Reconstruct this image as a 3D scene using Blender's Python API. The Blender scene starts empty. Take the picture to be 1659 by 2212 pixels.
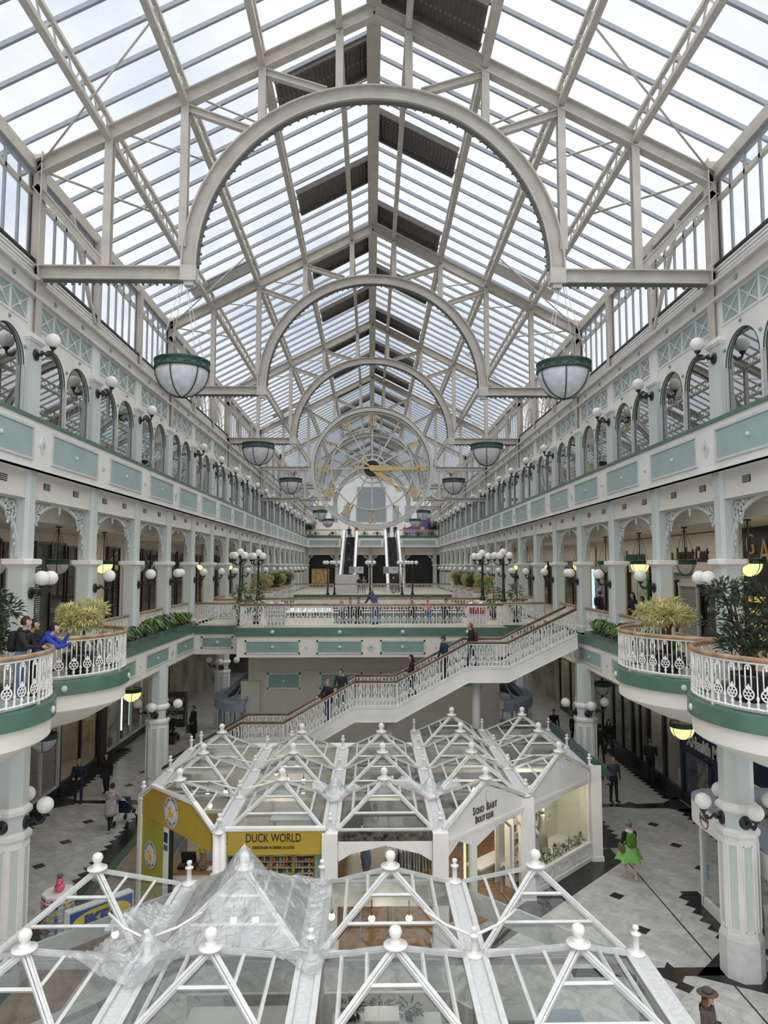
import bpy, bmesh, math, random
from math import sin, cos, pi, radians, sqrt, atan2, hypot
from mathutils import Vector, Matrix, kdtree
R = random.Random(7)
SC = bpy.context.scene
COL = SC.collection

# ------------------------------------------------------------------ mesh builder
class MB:
    def __init__(s): s.v = []; s.f = []; s.m = []; s.sm = []
    def add(s, vs, fs, m=0, smooth=False):
        b = len(s.v); s.v.extend([tuple(p) for p in vs])
        for f in fs:
            s.f.append(tuple(b + i for i in f)); s.m.append(m); s.sm.append(smooth)
        return s
    def box(s, x0, x1, y0, y1, z0, z1, m=0):
        if x0 > x1: x0, x1 = x1, x0
        if y0 > y1: y0, y1 = y1, y0
        vs = [(x0,y0,z0),(x1,y0,z0),(x1,y1,z0),(x0,y1,z0),(x0,y0,z1),(x1,y0,z1),(x1,y1,z1),(x0,y1,z1)]
        return s.add(vs, [(0,3,2,1),(4,5,6,7),(0,1,5,4),(1,2,6,5),(2,3,7,6),(3,0,4,7)], m)
    def bar(s, p, q, w, h, m=0, up=(0,0,1)):
        p = Vector(p); q = Vector(q); d = (q-p)
        if d.length < 1e-6: return s
        d.normalize(); u = Vector(up)
        if abs(d.dot(u)) > .98: u = Vector((0,1,0)) if abs(d.y) < .9 else Vector((1,0,0))
        a = d.cross(u).normalized()*w/2; b = a.cross(d).normalized()*h/2
        vs = [p-a-b,p+a-b,p+a+b,p-a+b,q-a-b,q+a-b,q+a+b,q-a+b]
        return s.add(vs, [(0,1,2,3),(7,6,5,4),(0,4,5,1),(1,5,6,2),(2,6,7,3),(3,7,4,0)], m)
    def ibeam(s, p, q, w, h, t=.03, m=0, up=(0,0,1)):
        p = Vector(p); q = Vector(q); d = (q-p).normalized(); u = Vector(up)
        if abs(d.dot(u)) > .98: u = Vector((0,1,0))
        a = d.cross(u).normalized(); b = a.cross(d).normalized()
        s.bar(p+b*(h/2-t/2), q+b*(h/2-t/2), w, t, m, up); s.bar(p-b*(h/2-t/2), q-b*(h/2-t/2), w, t, m, up)
        s.bar(p, q, t*1.2, h-2*t, m, up); return s
    def tube(s, p, q, r0, r1=None, n=8, m=0, caps=True, smooth=True):
        r1 = r0 if r1 is None else r1
        return s.path([p, q], [r0, r1], n, m, caps, smooth)
    def path(s, pts, rs, n=8, m=0, caps=True, smooth=True, closed=False):
        pts = [Vector(p) for p in pts]; k = len(pts)
        if not hasattr(rs, '__len__'): rs = [rs]*k
        vs = []; prev = None
        for i, p in enumerate(pts):
            if closed: d = pts[(i+1) % k]-pts[i-1]
            else: d = pts[min(i+1, k-1)]-pts[max(i-1, 0)]
            d = d.normalized() if d.length > 1e-9 else Vector((0,0,1))
            if prev is None:
                u = Vector((0,0,1)) if abs(d.z) < .9 else Vector((1,0,0))
                a = d.cross(u).normalized()
            else:
                a = prev-d*prev.dot(d)
                a = a.normalized() if a.length > 1e-6 else d.orthogonal().normalized()
            prev = a; b = d.cross(a)
            for j in range(n):
                t = 2*pi*j/n; vs.append(p+(a*cos(t)+b*sin(t))*rs[i])
        fs = []
        for i in range(k if closed else k-1):
            i2 = (i+1) % k
            for j in range(n):
                j2 = (j+1) % n; fs.append((i*n+j, i*n+j2, i2*n+j2, i2*n+j))
        s.add(vs, fs, m, smooth)
        if caps and not closed:
            b = len(s.v)-len(vs)
            s.f.append(tuple(b+j for j in range(n))[::-1]); s.m.append(m); s.sm.append(False)
            s.f.append(tuple(b+(k-1)*n+j for j in range(n))); s.m.append(m); s.sm.append(False)
        return s
    def lathe(s, prof, n=16, at=(0,0,0), m=0, smooth=True, a0=0, rot=0, sx=1, sy=1):
        # prof: list of (r, z)
        at = Vector(at); vs = []
        for r, z in prof:
            for j in range(n):
                t = rot+2*pi*j/n; vs.append((at.x+r*cos(t)*sx, at.y+r*sin(t)*sy, at.z+z))
        fs = []
        for i in range(len(prof)-1):
            for j in range(n):
                j2 = (j+1) % n; fs.append((i*n+j, i*n+j2, (i+1)*n+j2, (i+1)*n+j))
        s.add(vs, fs, m, smooth)
        b = len(s.v)-len(vs); k = len(prof)
        if prof[0][0] > 1e-4: s.f.append(tuple(b+j for j in range(n))[::-1]); s.m.append(m); s.sm.append(False)
        if prof[-1][0] > 1e-4: s.f.append(tuple(b+(k-1)*n+j for j in range(n))); s.m.append(m); s.sm.append(False)
        return s
    def sphere(s, c, r, n=16, k=9, m=0, sx=1, sy=1, sz=1):
        return s.lathe([(max(r*sin(pi*i/k), 1e-5), -r*cos(pi*i/k)*sz) for i in range(k+1)], n, c, m, True, sx=sx, sy=sy)
    def prism(s, pts, vec, m=0):
        pts = [Vector(p) for p in pts]; v = Vector(vec); n = len(pts)
        s.add(pts+[p+v for p in pts], [tuple(range(n))[::-1], tuple(range(n, 2*n))]+[(i,(i+1)%n,n+(i+1)%n,n+i) for i in range(n)], m)
        return s
    def ring(s, c, R0, r, n=20, k=6, axis='y', m=0, sx=1, sz=1, a0=0, a1=2*pi):
        c = Vector(c); full = abs(a1-a0-2*pi) < 1e-6; pts = []
        for i in range(n if full else n+1):
            t = a0+(a1-a0)*i/n; u, w = R0*cos(t)*sx, R0*sin(t)*sz
            pts.append(c+(Vector((u,0,w)) if axis == 'y' else Vector((0,u,w)) if axis == 'x' else Vector((u,w,0))))
        return s.path(pts, r, k, m, True, True, full)
    def quad(s, a, b, c, d, m=0): return s.add([a,b,c,d], [(0,1,2,3)], m)
    def xf(s, M):
        s.v = [tuple(M @ Vector(p)) for p in s.v]; return s
    def join(s, o, M=None, moff=0):
        vs = [M @ Vector(p) for p in o.v] if M is not None else o.v
        b = len(s.v); s.v.extend([tuple(p) for p in vs])
        s.f.extend([tuple(b+i for i in f) for f in o.f]); s.m.extend([x+moff for x in o.m]); s.sm.extend(o.sm); return s
    def mesh(s, name, mats):
        me = bpy.data.meshes.new(name); me.from_pydata(s.v, [], s.f)
        for mt in (mats if isinstance(mats, (list, tuple)) else [mats]): me.materials.append(mt)
        me.polygons.foreach_set('material_index', s.m); me.polygons.foreach_set('use_smooth', s.sm)
        me.update(); return me
    def build(s, name, mats, parent=None, loc=None):
        return link(name, s.mesh(name, mats), parent, loc)

def link(name, data, parent=None, loc=None):
    o = bpy.data.objects.new(name, data); COL.objects.link(o)
    if parent is not None: o.parent = parent
    if loc is not None: o.location = loc
    return o
def tag(o, label, cat, group=None, kind=None):
    if label: o['label'] = label
    if cat: o['category'] = cat
    if group: o['group'] = group
    if kind: o['kind'] = kind
    return o
def thing(name, label, cat, loc=(0,0,0), rz=0, group=None):
    o = bpy.data.objects.new(name, None); COL.objects.link(o); o.empty_display_size = .1
    o.location = loc; o.rotation_euler = (0,0,rz)
    return tag(o, label, cat, group)
def struct(o, label=None):
    o['kind'] = 'structure'
    if label: o['label'] = label
    return o
def dup(root, loc=None, rz=None, label=None, group=None, scale=None):
    r = root.copy(); COL.objects.link(r)
    if loc is not None: r.location = loc
    if rz is not None: r.rotation_euler = (0,0,rz)
    if scale is not None: r.scale = scale
    if label: r['label'] = label
    if group: r['group'] = group
    for ch in CH.get(root.name, None) or list(root.children):
        c = ch.copy(); COL.objects.link(c); c.parent = r
        for g in ch.children:
            d = g.copy(); COL.objects.link(d); d.parent = c
    return r
CH = {}
ORD = ['first','second','third','fourth','fifth','sixth','seventh','eighth','ninth','tenth','eleventh','twelfth','thirteenth','fourteenth','fifteenth','sixteenth','seventeenth','eighteenth','nineteenth','twentieth','twenty-first','twenty-second','twenty-third','twenty-fourth']

# ------------------------------------------------------------------ materials
def mat(name, col, rough=.5, metal=0, var=.06, scale=3., bump=0, bscale=40., emit=0, spec=.5, col2=None, streak=0):
    m = bpy.data.materials.new(name); m.use_nodes = True; nt = m.node_tree; b = nt.nodes['Principled BSDF']
    b.inputs['Roughness'].default_value = rough; b.inputs['Metallic'].default_value = metal
    b.inputs['Specular IOR Level'].default_value = spec
    c = (*col, 1)
    if var > 0 or col2:
        tc = nt.nodes.new('ShaderNodeTexCoord'); nz = nt.nodes.new('ShaderNodeTexNoise'); nz.inputs['Scale'].default_value = scale
        nz.inputs['Detail'].default_value = 4
        if streak:
            mp = nt.nodes.new('ShaderNodeMapping'); mp.inputs['Scale'].default_value = (1,1,streak)
            nt.links.new(tc.outputs['Object'], mp.inputs['Vector']); nt.links.new(mp.outputs[0], nz.inputs['Vector'])
        else: nt.links.new(tc.outputs['Object'], nz.inputs['Vector'])
        rp = nt.nodes.new('ShaderNodeValToRGB'); rp.color_ramp.elements[0].position = .3; rp.color_ramp.elements[1].position = .72
        d = [max(0, x*(1-var*2)) for x in col] if not col2 else col2
        rp.color_ramp.elements[0].color = (*d, 1); rp.color_ramp.elements[1].color = tuple(min(1, x*(1+var*.5)) for x in col)+(1,)
        nt.links.new(nz.outputs['Fac'], rp.inputs['Fac']); nt.links.new(rp.outputs['Color'], b.inputs['Base Color'])
    else: b.inputs['Base Color'].default_value = c
    if bump:
        tc2 = nt.nodes.new('ShaderNodeTexCoord'); n2 = nt.nodes.new('ShaderNodeTexNoise'); n2.inputs['Scale'].default_value = bscale
        nt.links.new(tc2.outputs['Object'], n2.inputs['Vector'])
        bp = nt.nodes.new('ShaderNodeBump'); bp.inputs['Strength'].default_value = bump
        nt.links.new(n2.outputs['Fac'], bp.inputs['Height']); nt.links.new(bp.outputs[0], b.inputs['Normal'])
    if emit:
        b.inputs['Emission Color'].default_value = c; b.inputs['Emission Strength'].default_value = emit
    return m
def glass(name, tint=(.93,.95,.95), base=.05, power=4., amp=.9, rough=.015, wrinkle=0, wscale=6., milk=0):
    m = bpy.data.materials.new(name); m.use_nodes = True; nt = m.node_tree; nt.nodes.clear()
    out = nt.nodes.new('ShaderNodeOutputMaterial'); mix = nt.nodes.new('ShaderNodeMixShader')
    tr = nt.nodes.new('ShaderNodeBsdfTransparent'); tr.inputs[0].default_value = (*tint, 1)
    gl = nt.nodes.new('ShaderNodeBsdfGlossy'); gl.inputs['Roughness'].default_value = rough; gl.inputs[0].default_value = (.95,.97,.97,1)
    lw = nt.nodes.new('ShaderNodeLayerWeight'); lw.inputs[0].default_value = .5
    pw = nt.nodes.new('ShaderNodeMath'); pw.operation = 'POWER'; pw.inputs[1].default_value = power
    ma = nt.nodes.new('ShaderNodeMath'); ma.operation = 'MULTIPLY_ADD'; ma.inputs[1].default_value = amp; ma.inputs[2].default_value = base
    ma.use_clamp = True
    nt.links.new(lw.outputs['Facing'], pw.inputs[0]); nt.links.new(pw.outputs[0], ma.inputs[0]); nt.links.new(ma.outputs[0], mix.inputs[0])
    src = tr.outputs[0]
    if milk:
        df = nt.nodes.new('ShaderNodeBsdfDiffuse'); df.inputs[0].default_value = (.85,.87,.88,1)
        mx = nt.nodes.new('ShaderNodeMixShader')
        nz = nt.nodes.new('ShaderNodeTexNoise'); nz.inputs['Scale'].default_value = wscale*.6; nz.inputs['Detail'].default_value = 6
        tc = nt.nodes.new('ShaderNodeTexCoord'); nt.links.new(tc.outputs['Object'], nz.inputs['Vector'])
        r2 = nt.nodes.new('ShaderNodeMath'); r2.operation = 'MULTIPLY'; r2.inputs[1].default_value = milk*2; r2.use_clamp = True
        nt.links.new(nz.outputs['Fac'], r2.inputs[0]); nt.links.new(r2.outputs[0], mx.inputs[0])
        nt.links.new(tr.outputs[0], mx.inputs[1]); nt.links.new(df.outputs[0], mx.inputs[2]); src = mx.outputs[0]
    if wrinkle:
        tc = nt.nodes.new('ShaderNodeTexCoord'); nz = nt.nodes.new('ShaderNodeTexNoise'); nz.inputs['Scale'].default_value = wscale
        nz.inputs['Detail'].default_value = 5; nz.inputs['Distortion'].default_value = 1.5
        bp = nt.nodes.new('ShaderNodeBump'); bp.inputs['Strength'].default_value = wrinkle; bp.inputs['Distance'].default_value = .1
        nt.links.new(tc.outputs['Object'], nz.inputs['Vector']); nt.links.new(nz.outputs['Fac'], bp.inputs['Height'])
        nt.links.new(bp.outputs[0], gl.inputs['Normal'])
    nt.links.new(src, mix.inputs[1]); nt.links.new(gl.outputs[0], mix.inputs[2]); nt.links.new(mix.outputs[0], out.inputs[0])
    return m
WHITE = mat('white_paint', (.82,.80,.765), .45, var=.05, scale=1.2)
CREAM = mat('cream_plaster', (.78,.74,.67), .7, var=.04, scale=.8)
STEEL = mat('stone_grey_steel_paint', (.53,.49,.43), .5, var=.08, scale=2.5)
SAGE = mat('pale_sage_paint', (.60,.645,.615), .45, var=.05, scale=1.5, streak=.2)
TEAL = mat('dusty_teal_paint', (.35,.455,.445), .55, var=.05, scale=2)
JADE = mat('jade_panel_paint', (.22,.35,.30), .5, var=.05, scale=2)
CURB = mat('green_gloss_paint', (.085,.175,.125), .3, var=.1, scale=2)
DKGREEN = mat('dark_green_iron', (.018,.06,.045), .4, var=.1)
TRIMG = mat('grey_moulding_paint', (.62,.62,.61), .5, var=.05)
WOOD = mat('varnished_handrail_wood', (.42,.26,.14), .35, var=.25, scale=4)
DKWOOD = mat('dark_handrail_wood', (.17,.085,.045), .35, var=.25, scale=4)
BLACK = mat('black_cast_iron', (.02,.021,.022), .35, var=.1)
OPAL = mat('opal_globe_glass', (.84,.82,.77), .25, var=.02)
BOWLW = mat('frosted_bowl_glass', (.62,.62,.66), .45, var=.12, scale=6)
AMBER = mat('lit_amber_bowl', (1.0,.66,.22), .4, var=0, emit=1.5)
BULBW = mat('lit_warm_bulb', (1.0,.78,.42), .4, var=0, emit=4)
GOLD = mat('gold_leaf_paint', (.62,.45,.19), .45, var=.08, scale=4)
BARG = mat('blue_grey_glazing_bar', (.30,.325,.37), .45, var=.05)
VENT = mat('dark_corrugated_vent', (.115,.10,.09), .6, var=.1, scale=6)
KWHITE = mat('weathered_white_timber', (.64,.64,.63), .5, var=.07, scale=5, bump=.15, bscale=60)
DIRTY = mat('dusty_white_lead', (.60,.61,.61), .6, var=.08, scale=14, bump=.4, bscale=50)
YELLOW = mat('matt_yellow_board', (.44,.30,.035), .55, var=.04, scale=2)
YELLOW2 = mat('lime_yellow_board', (.36,.34,.03), .55, var=.04, scale=2)
DARK = mat('near_black', (.012,.012,.014), .4, var=0)
GREYF = mat('shop_tile_floor', (.30,.26,.21), .4, var=.1, scale=3)
OAK = mat('oak_floor', (.36,.18,.065), .4, var=.2, scale=6, streak=.1)
CHROME = mat('brushed_steel', (.55,.56,.57), .25, 1, var=.05)
GREYP = mat('grey_plastic', (.42,.43,.44), .5, var=.05)
BLUEG = mat('slate_blue_metal', (.25,.30,.37), .4, var=.07)
INTER = mat('shop_interior_wall', (.42,.385,.32), .7, var=.05)
SOIL = mat('dark_soil', (.03,.022,.015), .9, var=.2, scale=20)
POT = mat('black_plastic_pot', (.012,.012,.013), .3, var=0)
LEAF = mat('mid_green_leaf', (.10,.19,.05), .45, var=.5, scale=9, col2=(.03,.08,.02))
LEAFD = mat('deep_green_leaf', (.055,.09,.045), .45, var=.5, scale=9, col2=(.02,.04,.02))
LEAFY = mat('pale_yellow_leaf', (.70,.64,.33), .5, var=.5, scale=5, col2=(.46,.45,.19))
BARK = mat('brown_bark', (.13,.085,.05), .8, var=.3, scale=12)
PINKF = mat('red_flower', (.35,.03,.04), .5, var=.2)
NAVY = mat('navy_fascia_paint', (.012,.016,.075), .35, var=.05)
GR = glass('roof_glass', (.95,.97,.98), .04, 4, .6)
GK = glass('kiosk_roof_glass', (.76,.79,.775), .045, 3, .34, .015, wrinkle=.03, wscale=2.5)
GW = glass('arched_window_glass', (.62,.67,.66), .22, 1.8, .65, .0)
GS = glass('shop_glass', (.86,.88,.87), .05, 4, .5)
GC = glass('clock_glass', (.90,.92,.93), .07, 3, .4, .04, milk=.035, wscale=.5)
PLASTIC = glass('crumpled_clear_plastic', (.88,.89,.89), .12, 1.6, .42, .10, wrinkle=.75, wscale=3.2, milk=.24)

def floor_mat():
    m = bpy.data.materials.new('grey_marble_tiles'); m.use_nodes = True; nt = m.node_tree; b = nt.nodes['Principled BSDF']
    N = nt.nodes.new; L = nt.links.new
    tc = N('ShaderNodeTexCoord'); mp = N('ShaderNodeMapping'); mp.inputs['Rotation'].default_value = (0,0,radians(45))
    L(tc.outputs['Object'], mp.inputs['Vector'])
    br = N('ShaderNodeTexBrick'); br.inputs['Scale'].default_value = 1.0; br.inputs['Mortar Size'].default_value = .004
    br.inputs['Brick Width'].default_value = .60; br.inputs['Row Height'].default_value = .30; br.offset = .5
    br.inputs['Color1'].default_value = (.50,.50,.49,1); br.inputs['Color2'].default_value = (.37,.375,.37,1); br.inputs['Mortar'].default_value = (.22,.22,.215,1)
    br.inputs['Bias'].default_value = -.25
    L(mp.outputs[0], br.inputs['Vector'])
    nz = N('ShaderNodeTexNoise'); nz.inputs['Scale'].default_value = 1.6; nz.inputs['Detail'].default_value = 8; nz.inputs['Distortion'].default_value = 2.2
    L(tc.outputs['Object'], nz.inputs['Vector'])
    rp = N('ShaderNodeValToRGB'); rp.color_ramp.elements[0].position = .35; rp.color_ramp.elements[0].color = (.80,.80,.79,1); rp.color_ramp.elements[1].position = .6; rp.color_ramp.elements[1].color = (1.05,1.05,1.04,1)
    L(nz.outputs['Fac'], rp.inputs['Fac'])
    mx = N('ShaderNodeMix'); mx.data_type = 'RGBA'; mx.blend_type = 'MULTIPLY'; mx.inputs['Factor'].default_value = 1
    L(br.outputs['Color'], mx.inputs['A']); L(rp.outputs['Color'], mx.inputs['B']); L(mx.outputs['Result'], b.inputs['Base Color'])
    b.inputs['Roughness'].default_value = .32
    return m
MARBLE = floor_mat()
BMARB = mat('black_marble', (.022,.022,.026), .25, var=.4, scale=5)
CARP = mat('tan_bridge_floor', (.62,.53,.42), .5, var=.05, scale=3)

# ------------------------------------------------------------------ camera, sky, light
F = 1500.; p_ = math.atan(116/F); a_ = math.atan(27.5/F)
cam = bpy.data.objects.new('camera', bpy.data.cameras.new('camera')); COL.objects.link(cam)
fw = Vector((sin(a_)*cos(p_), cos(a_)*cos(p_), sin(p_))); rt = Vector((cos(a_), -sin(a_), 0)); up = rt.cross(fw)
M = Matrix((rt, up, -fw)).transposed().to_4x4(); M.translation = (0, 0, 9.3); cam.matrix_world = M
cam.data.sensor_fit = 'VERTICAL'; cam.data.sensor_height = 36; cam.data.lens = 36*F/2212; cam.data.clip_end = 400; cam.data.clip_start = .1
SC.camera = cam
w = bpy.data.worlds.new('sky'); SC.world = w; w.use_nodes = True; nt = w.node_tree; bg = nt.nodes['Background']
tc = nt.nodes.new('ShaderNodeTexCoord'); nz = nt.nodes.new('ShaderNodeTexNoise'); nz.inputs['Scale'].default_value = 2.6; nz.inputs['Detail'].default_value = 7
nz.inputs['Roughness'].default_value = .55; nz.inputs['Distortion'].default_value = .3
mp = nt.nodes.new('ShaderNodeMapping'); mp.inputs['Scale'].default_value = (1,1,1.6); mp.inputs['Location'].default_value = (.3,.1,.2)
nt.links.new(tc.outputs['Generated'], mp.inputs[0]); nt.links.new(mp.outputs[0], nz.inputs['Vector'])
rp = nt.nodes.new('ShaderNodeValToRGB'); e = rp.color_ramp.elements
e[0].position = .40; e[0].color = (.70,.76,.88,1); e[1].position = .60; e[1].color = (1.0,1.0,1.0,1)
x = e.new(.49); x.color = (.85,.89,.95,1)
nt.links.new(nz.outputs['Fac'], rp.inputs['Fac']); nt.links.new(rp.outputs['Color'], bg.inputs['Color']); bg.inputs['Strength'].default_value = .92
def lamp(kind, name, loc, energy, col=(1,1,1), rot=(0,0,0), **k):
    l = bpy.data.lights.new(name, kind); l.energy = energy; l.color = col
    for a, b in k.items(): setattr(l, a, b)
    o = bpy.data.objects.new(name, l); COL.objects.link(o); o.location = loc; o.rotation_euler = rot; return o
lamp('SUN', 'overcast_sun', (0,20,60), 3.6, (1,.985,.96), (radians(4),radians(3),0), angle=radians(120))
for s_, x_ in (('left',-11.2),('right',11.4)):
    lamp('AREA','gallery_fill_'+s_,(x_,45,10.5),230,(1,.93,.82),(0,0,0),shape='RECTANGLE',size=1.2,size_y=66)  # added fill strip to brighten the gallery, no fixture there
    lamp('AREA','walkway_fill_'+s_,(x_,30,4.9),30,(1,.92,.80),(0,0,0),shape='RECTANGLE',size=1.2,size_y=34)  # weaker added fill over the ground floor walk, also without fixtures
vs = SC.view_settings; vs.view_transform = 'Standard'; vs.look = 'None'; vs.gamma = 1; vs.use_curve_mapping = False; vs.exposure = 0.32
cy = SC.cycles; cy.max_bounces = 7; cy.diffuse_bounces = 4; cy.glossy_bounces = 3; cy.transparent_max_bounces = 14; cy.transmission_bounces = 3
cy.use_denoising = True; cy.caustics_reflective = False; cy.caustics_refractive = False; cy.sample_clamp_indirect = 4
# ------------------------------------------------------------------ hall shell
WC = {-1: 8.72, 1: 9.05}          # column line
BF = {-1: 8.3, 1: 8.6}            # gallery fascia face
SIDE = {-1: 'left', 1: 'right'}
YK = lambda k: 17.5+4*k
K0, K1 = -3, 18
Y0, Y1 = YK(K0), YK(K1)
ZF1, ZF2 = 6.5, 12.9
YEND = 89.6
# floor
fl = MB(); fl.box(-14, 14, 3, 62, -.2, 0); struct(fl.build('floor', MARBLE))
def slabs():
    n = 0
    for s in (-1, 1):
        mb = MB(); mb.box(s*(BF[s]+.02), s*13.4, Y0, 92, 5.25, 6.5, 0)
        mb.box(s*(BF[s]+.02), s*13.4, Y0, 92, 5.2, 5.25, 1)
        struct(mb.build('floor_gallery_'+SIDE[s], [CARP, CREAM]))
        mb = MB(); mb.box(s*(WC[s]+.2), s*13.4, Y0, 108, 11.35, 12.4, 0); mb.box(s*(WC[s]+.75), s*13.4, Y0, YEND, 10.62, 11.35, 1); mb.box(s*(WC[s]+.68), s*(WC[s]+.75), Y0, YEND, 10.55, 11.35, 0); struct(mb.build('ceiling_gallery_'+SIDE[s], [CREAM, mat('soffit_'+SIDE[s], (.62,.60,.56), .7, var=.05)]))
        mb = MB(); mb.box(s*(WC[s]-.1), s*13.4, Y0, 108, 16.55, 16.75, 0); struct(mb.build('ceiling_upper_'+SIDE[s], [mat('upper_ceiling_'+SIDE[s], (.35,.35,.34), .8, var=.05)]))
        # outer side walls behind the galleries (upper two storeys)
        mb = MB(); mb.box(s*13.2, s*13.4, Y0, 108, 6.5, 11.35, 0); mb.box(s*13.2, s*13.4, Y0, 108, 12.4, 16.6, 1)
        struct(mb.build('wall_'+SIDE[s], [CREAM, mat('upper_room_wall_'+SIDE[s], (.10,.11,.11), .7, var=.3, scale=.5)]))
slabs()
# side facade ------------------------------------------------------
def frame_rect(mb, x, s, yc, w, z0, z1, t=.06, d=.04, mf=1, mp=2):
    """moulded panel on the fascia at plane x facing the hall (towards -s)"""
    xf = x-s*d
    mb.box(x, xf, yc-w/2, yc+w/2, z0, z0+t, mf); mb.box(x, xf, yc-w/2, yc+w/2, z1-t, z1, mf)
    mb.box(x, xf, yc-w/2, yc-w/2+t, z0+t, z1-t, mf); mb.box(x, xf, yc+w/2-t, yc+w/2, z0+t, z1-t, mf)
    mb.box(x, x-s*d*.3, yc-w/2+t, yc+w/2-t, z0+t, z1-t, mp)
def rosette(mb, x, s, y, z, r=.06, m=1):
    mb.path([(x, y, z), (x-s*.03, y, z), (x-s*.055, y, z)], [r, r*.8, r*.3], 10, m)
def diamond(mb, x, s, y, z, mf=1, mp=2):
    for k, (h, wd, m, d) in enumerate(((.25,.17,mf,.03),(.17,.11,0,.035),(.12,.075,mp,.04))):
        mb.prism([(x, y-wd, z), (x, y, z-h), (x, y+wd, z), (x, y, z+h)], (-s*d, 0, 0), m)
tn = 0
for s in (-1, 1):
    b = s*BF[s]
    mb = MB(); mb.box(b, s*(WC[s]+.35), Y0, YEND, 11.68, 12.88, 0)
    mb.box(b-s*.05, b+s*.3, Y0, YEND, 12.88, 12.97, 3); mb.box(b-s*.02, b+s*.2, Y0, YEND, 11.68, 11.74, 0)
    for k in range(K0, K1):
        frame_rect(mb, b, s, YK(k)+2, 3.05, 11.88, 12.72); rosette(mb, b-s*.012, s, YK(k)+2, 12.3, .07)
        if k % 3 == 0: diamond(mb, b, s, YK(k), 12.3)
        else: rosette(mb, b, s, YK(k), 12.3, .09)
    tn += 1; struct(mb.build('trim_%d' % tn, [WHITE, TRIMG, TEAL, CURB]), 'white first upper gallery fascia with teal panels on the '+SIDE[s])
    # lower gallery fascia, green kerb and planter trough
    mb = MB(); mb.box(b, b+s*.3, Y0, 68, 5.2, 6.2, 0)
    mb.box(b, b+s*.3, 68, YEND, 5.2, 6.2, 0)
    mb.box(b-s*.06, b+s*.3, Y0, YEND, 6.2, 6.5, 3)
    for k in range(K0, K1):
        frame_rect(mb, b, s, YK(k)+2, 2.9, 5.42, 6.03); rosette(mb, b-s*.012, s, YK(k)+2, 5.72, .07)
        if k % 3 == 0: diamond(mb, b, s, YK(k), 5.69)
        else: rosette(mb, b, s, YK(k), 5.69, .07)
    # plastered underside step
    mb.box(b+s*.3, s*(WC[s]+.6), Y0, YEND, 5.0, 5.2, 0)
    tn += 1; struct(mb.build('trim_%d' % tn, [CREAM, TRIMG, JADE if s < 0 else mat('sea_green_panel', (.30,.44,.40), .5, var=.05), CURB]), 'cream lower gallery fascia with green kerb on the '+SIDE[s])
    # frieze under the upper gallery, with vent slots
    x = s*(WC[s]-.12); mb = MB(); mb.box(x, x+s*.3, Y0, YEND, 11.0, 11.68, 0)
    for k in range(K0, K1):
        for dy in (.95, 2.75):
            y = YK(k)+dy; mb.box(x, x-s*.02, y-.17, y+.17, 11.29, 11.45, 1)
            for q in range(3): mb.box(x-s*.02, x-s*.03, y-.15, y+.15, 11.315+q*.045, 11.33+q*.045, 2)
    mb.box(x-s*.05, x, Y0, YEND, 10.98, 11.03, 0)
    tn += 1; struct(mb.build('trim_%d' % tn, [CREAM, BLACK, TRIMG]))
    # upper beam with rosettes, white louvre strip, eave beam
    x = s*(WC[s]-.1); mb = MB(); mb.box(x-s*.12, x+s*.3, Y0, 108, 16.1, 16.2, 0); mb.box(x, x+s*.3, Y0, 108, 16.2, 16.55, 0); mb.box(x-s*.12, x+s*.3, Y0, 108, 16.55, 16.65, 0)
    for k in range(K0, K1+4):
        for dy in (1.1, 2.9): rosette(mb, x, s, YK(k)+dy, 16.38, .075, 1)
    mb.box(x+s*.12, x+s*.3, Y0, 108, 16.65, 17.12, 2)
    for q in range(4): mb.box(x+s*.04, x+s*.12, Y0, 108, 16.70+q*.1, 16.76+q*.1, 2)
    mb.box(x+s*.02, x+s*.3, Y0, 108, 17.08, 17.16, 3)
    tn += 1; struct(mb.build('trim_%d' % tn, [mat('pale_beam_paint_'+SIDE[s], (.66,.63,.58), .5, var=.06), JADE, WHITE, BLACK]))
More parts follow.
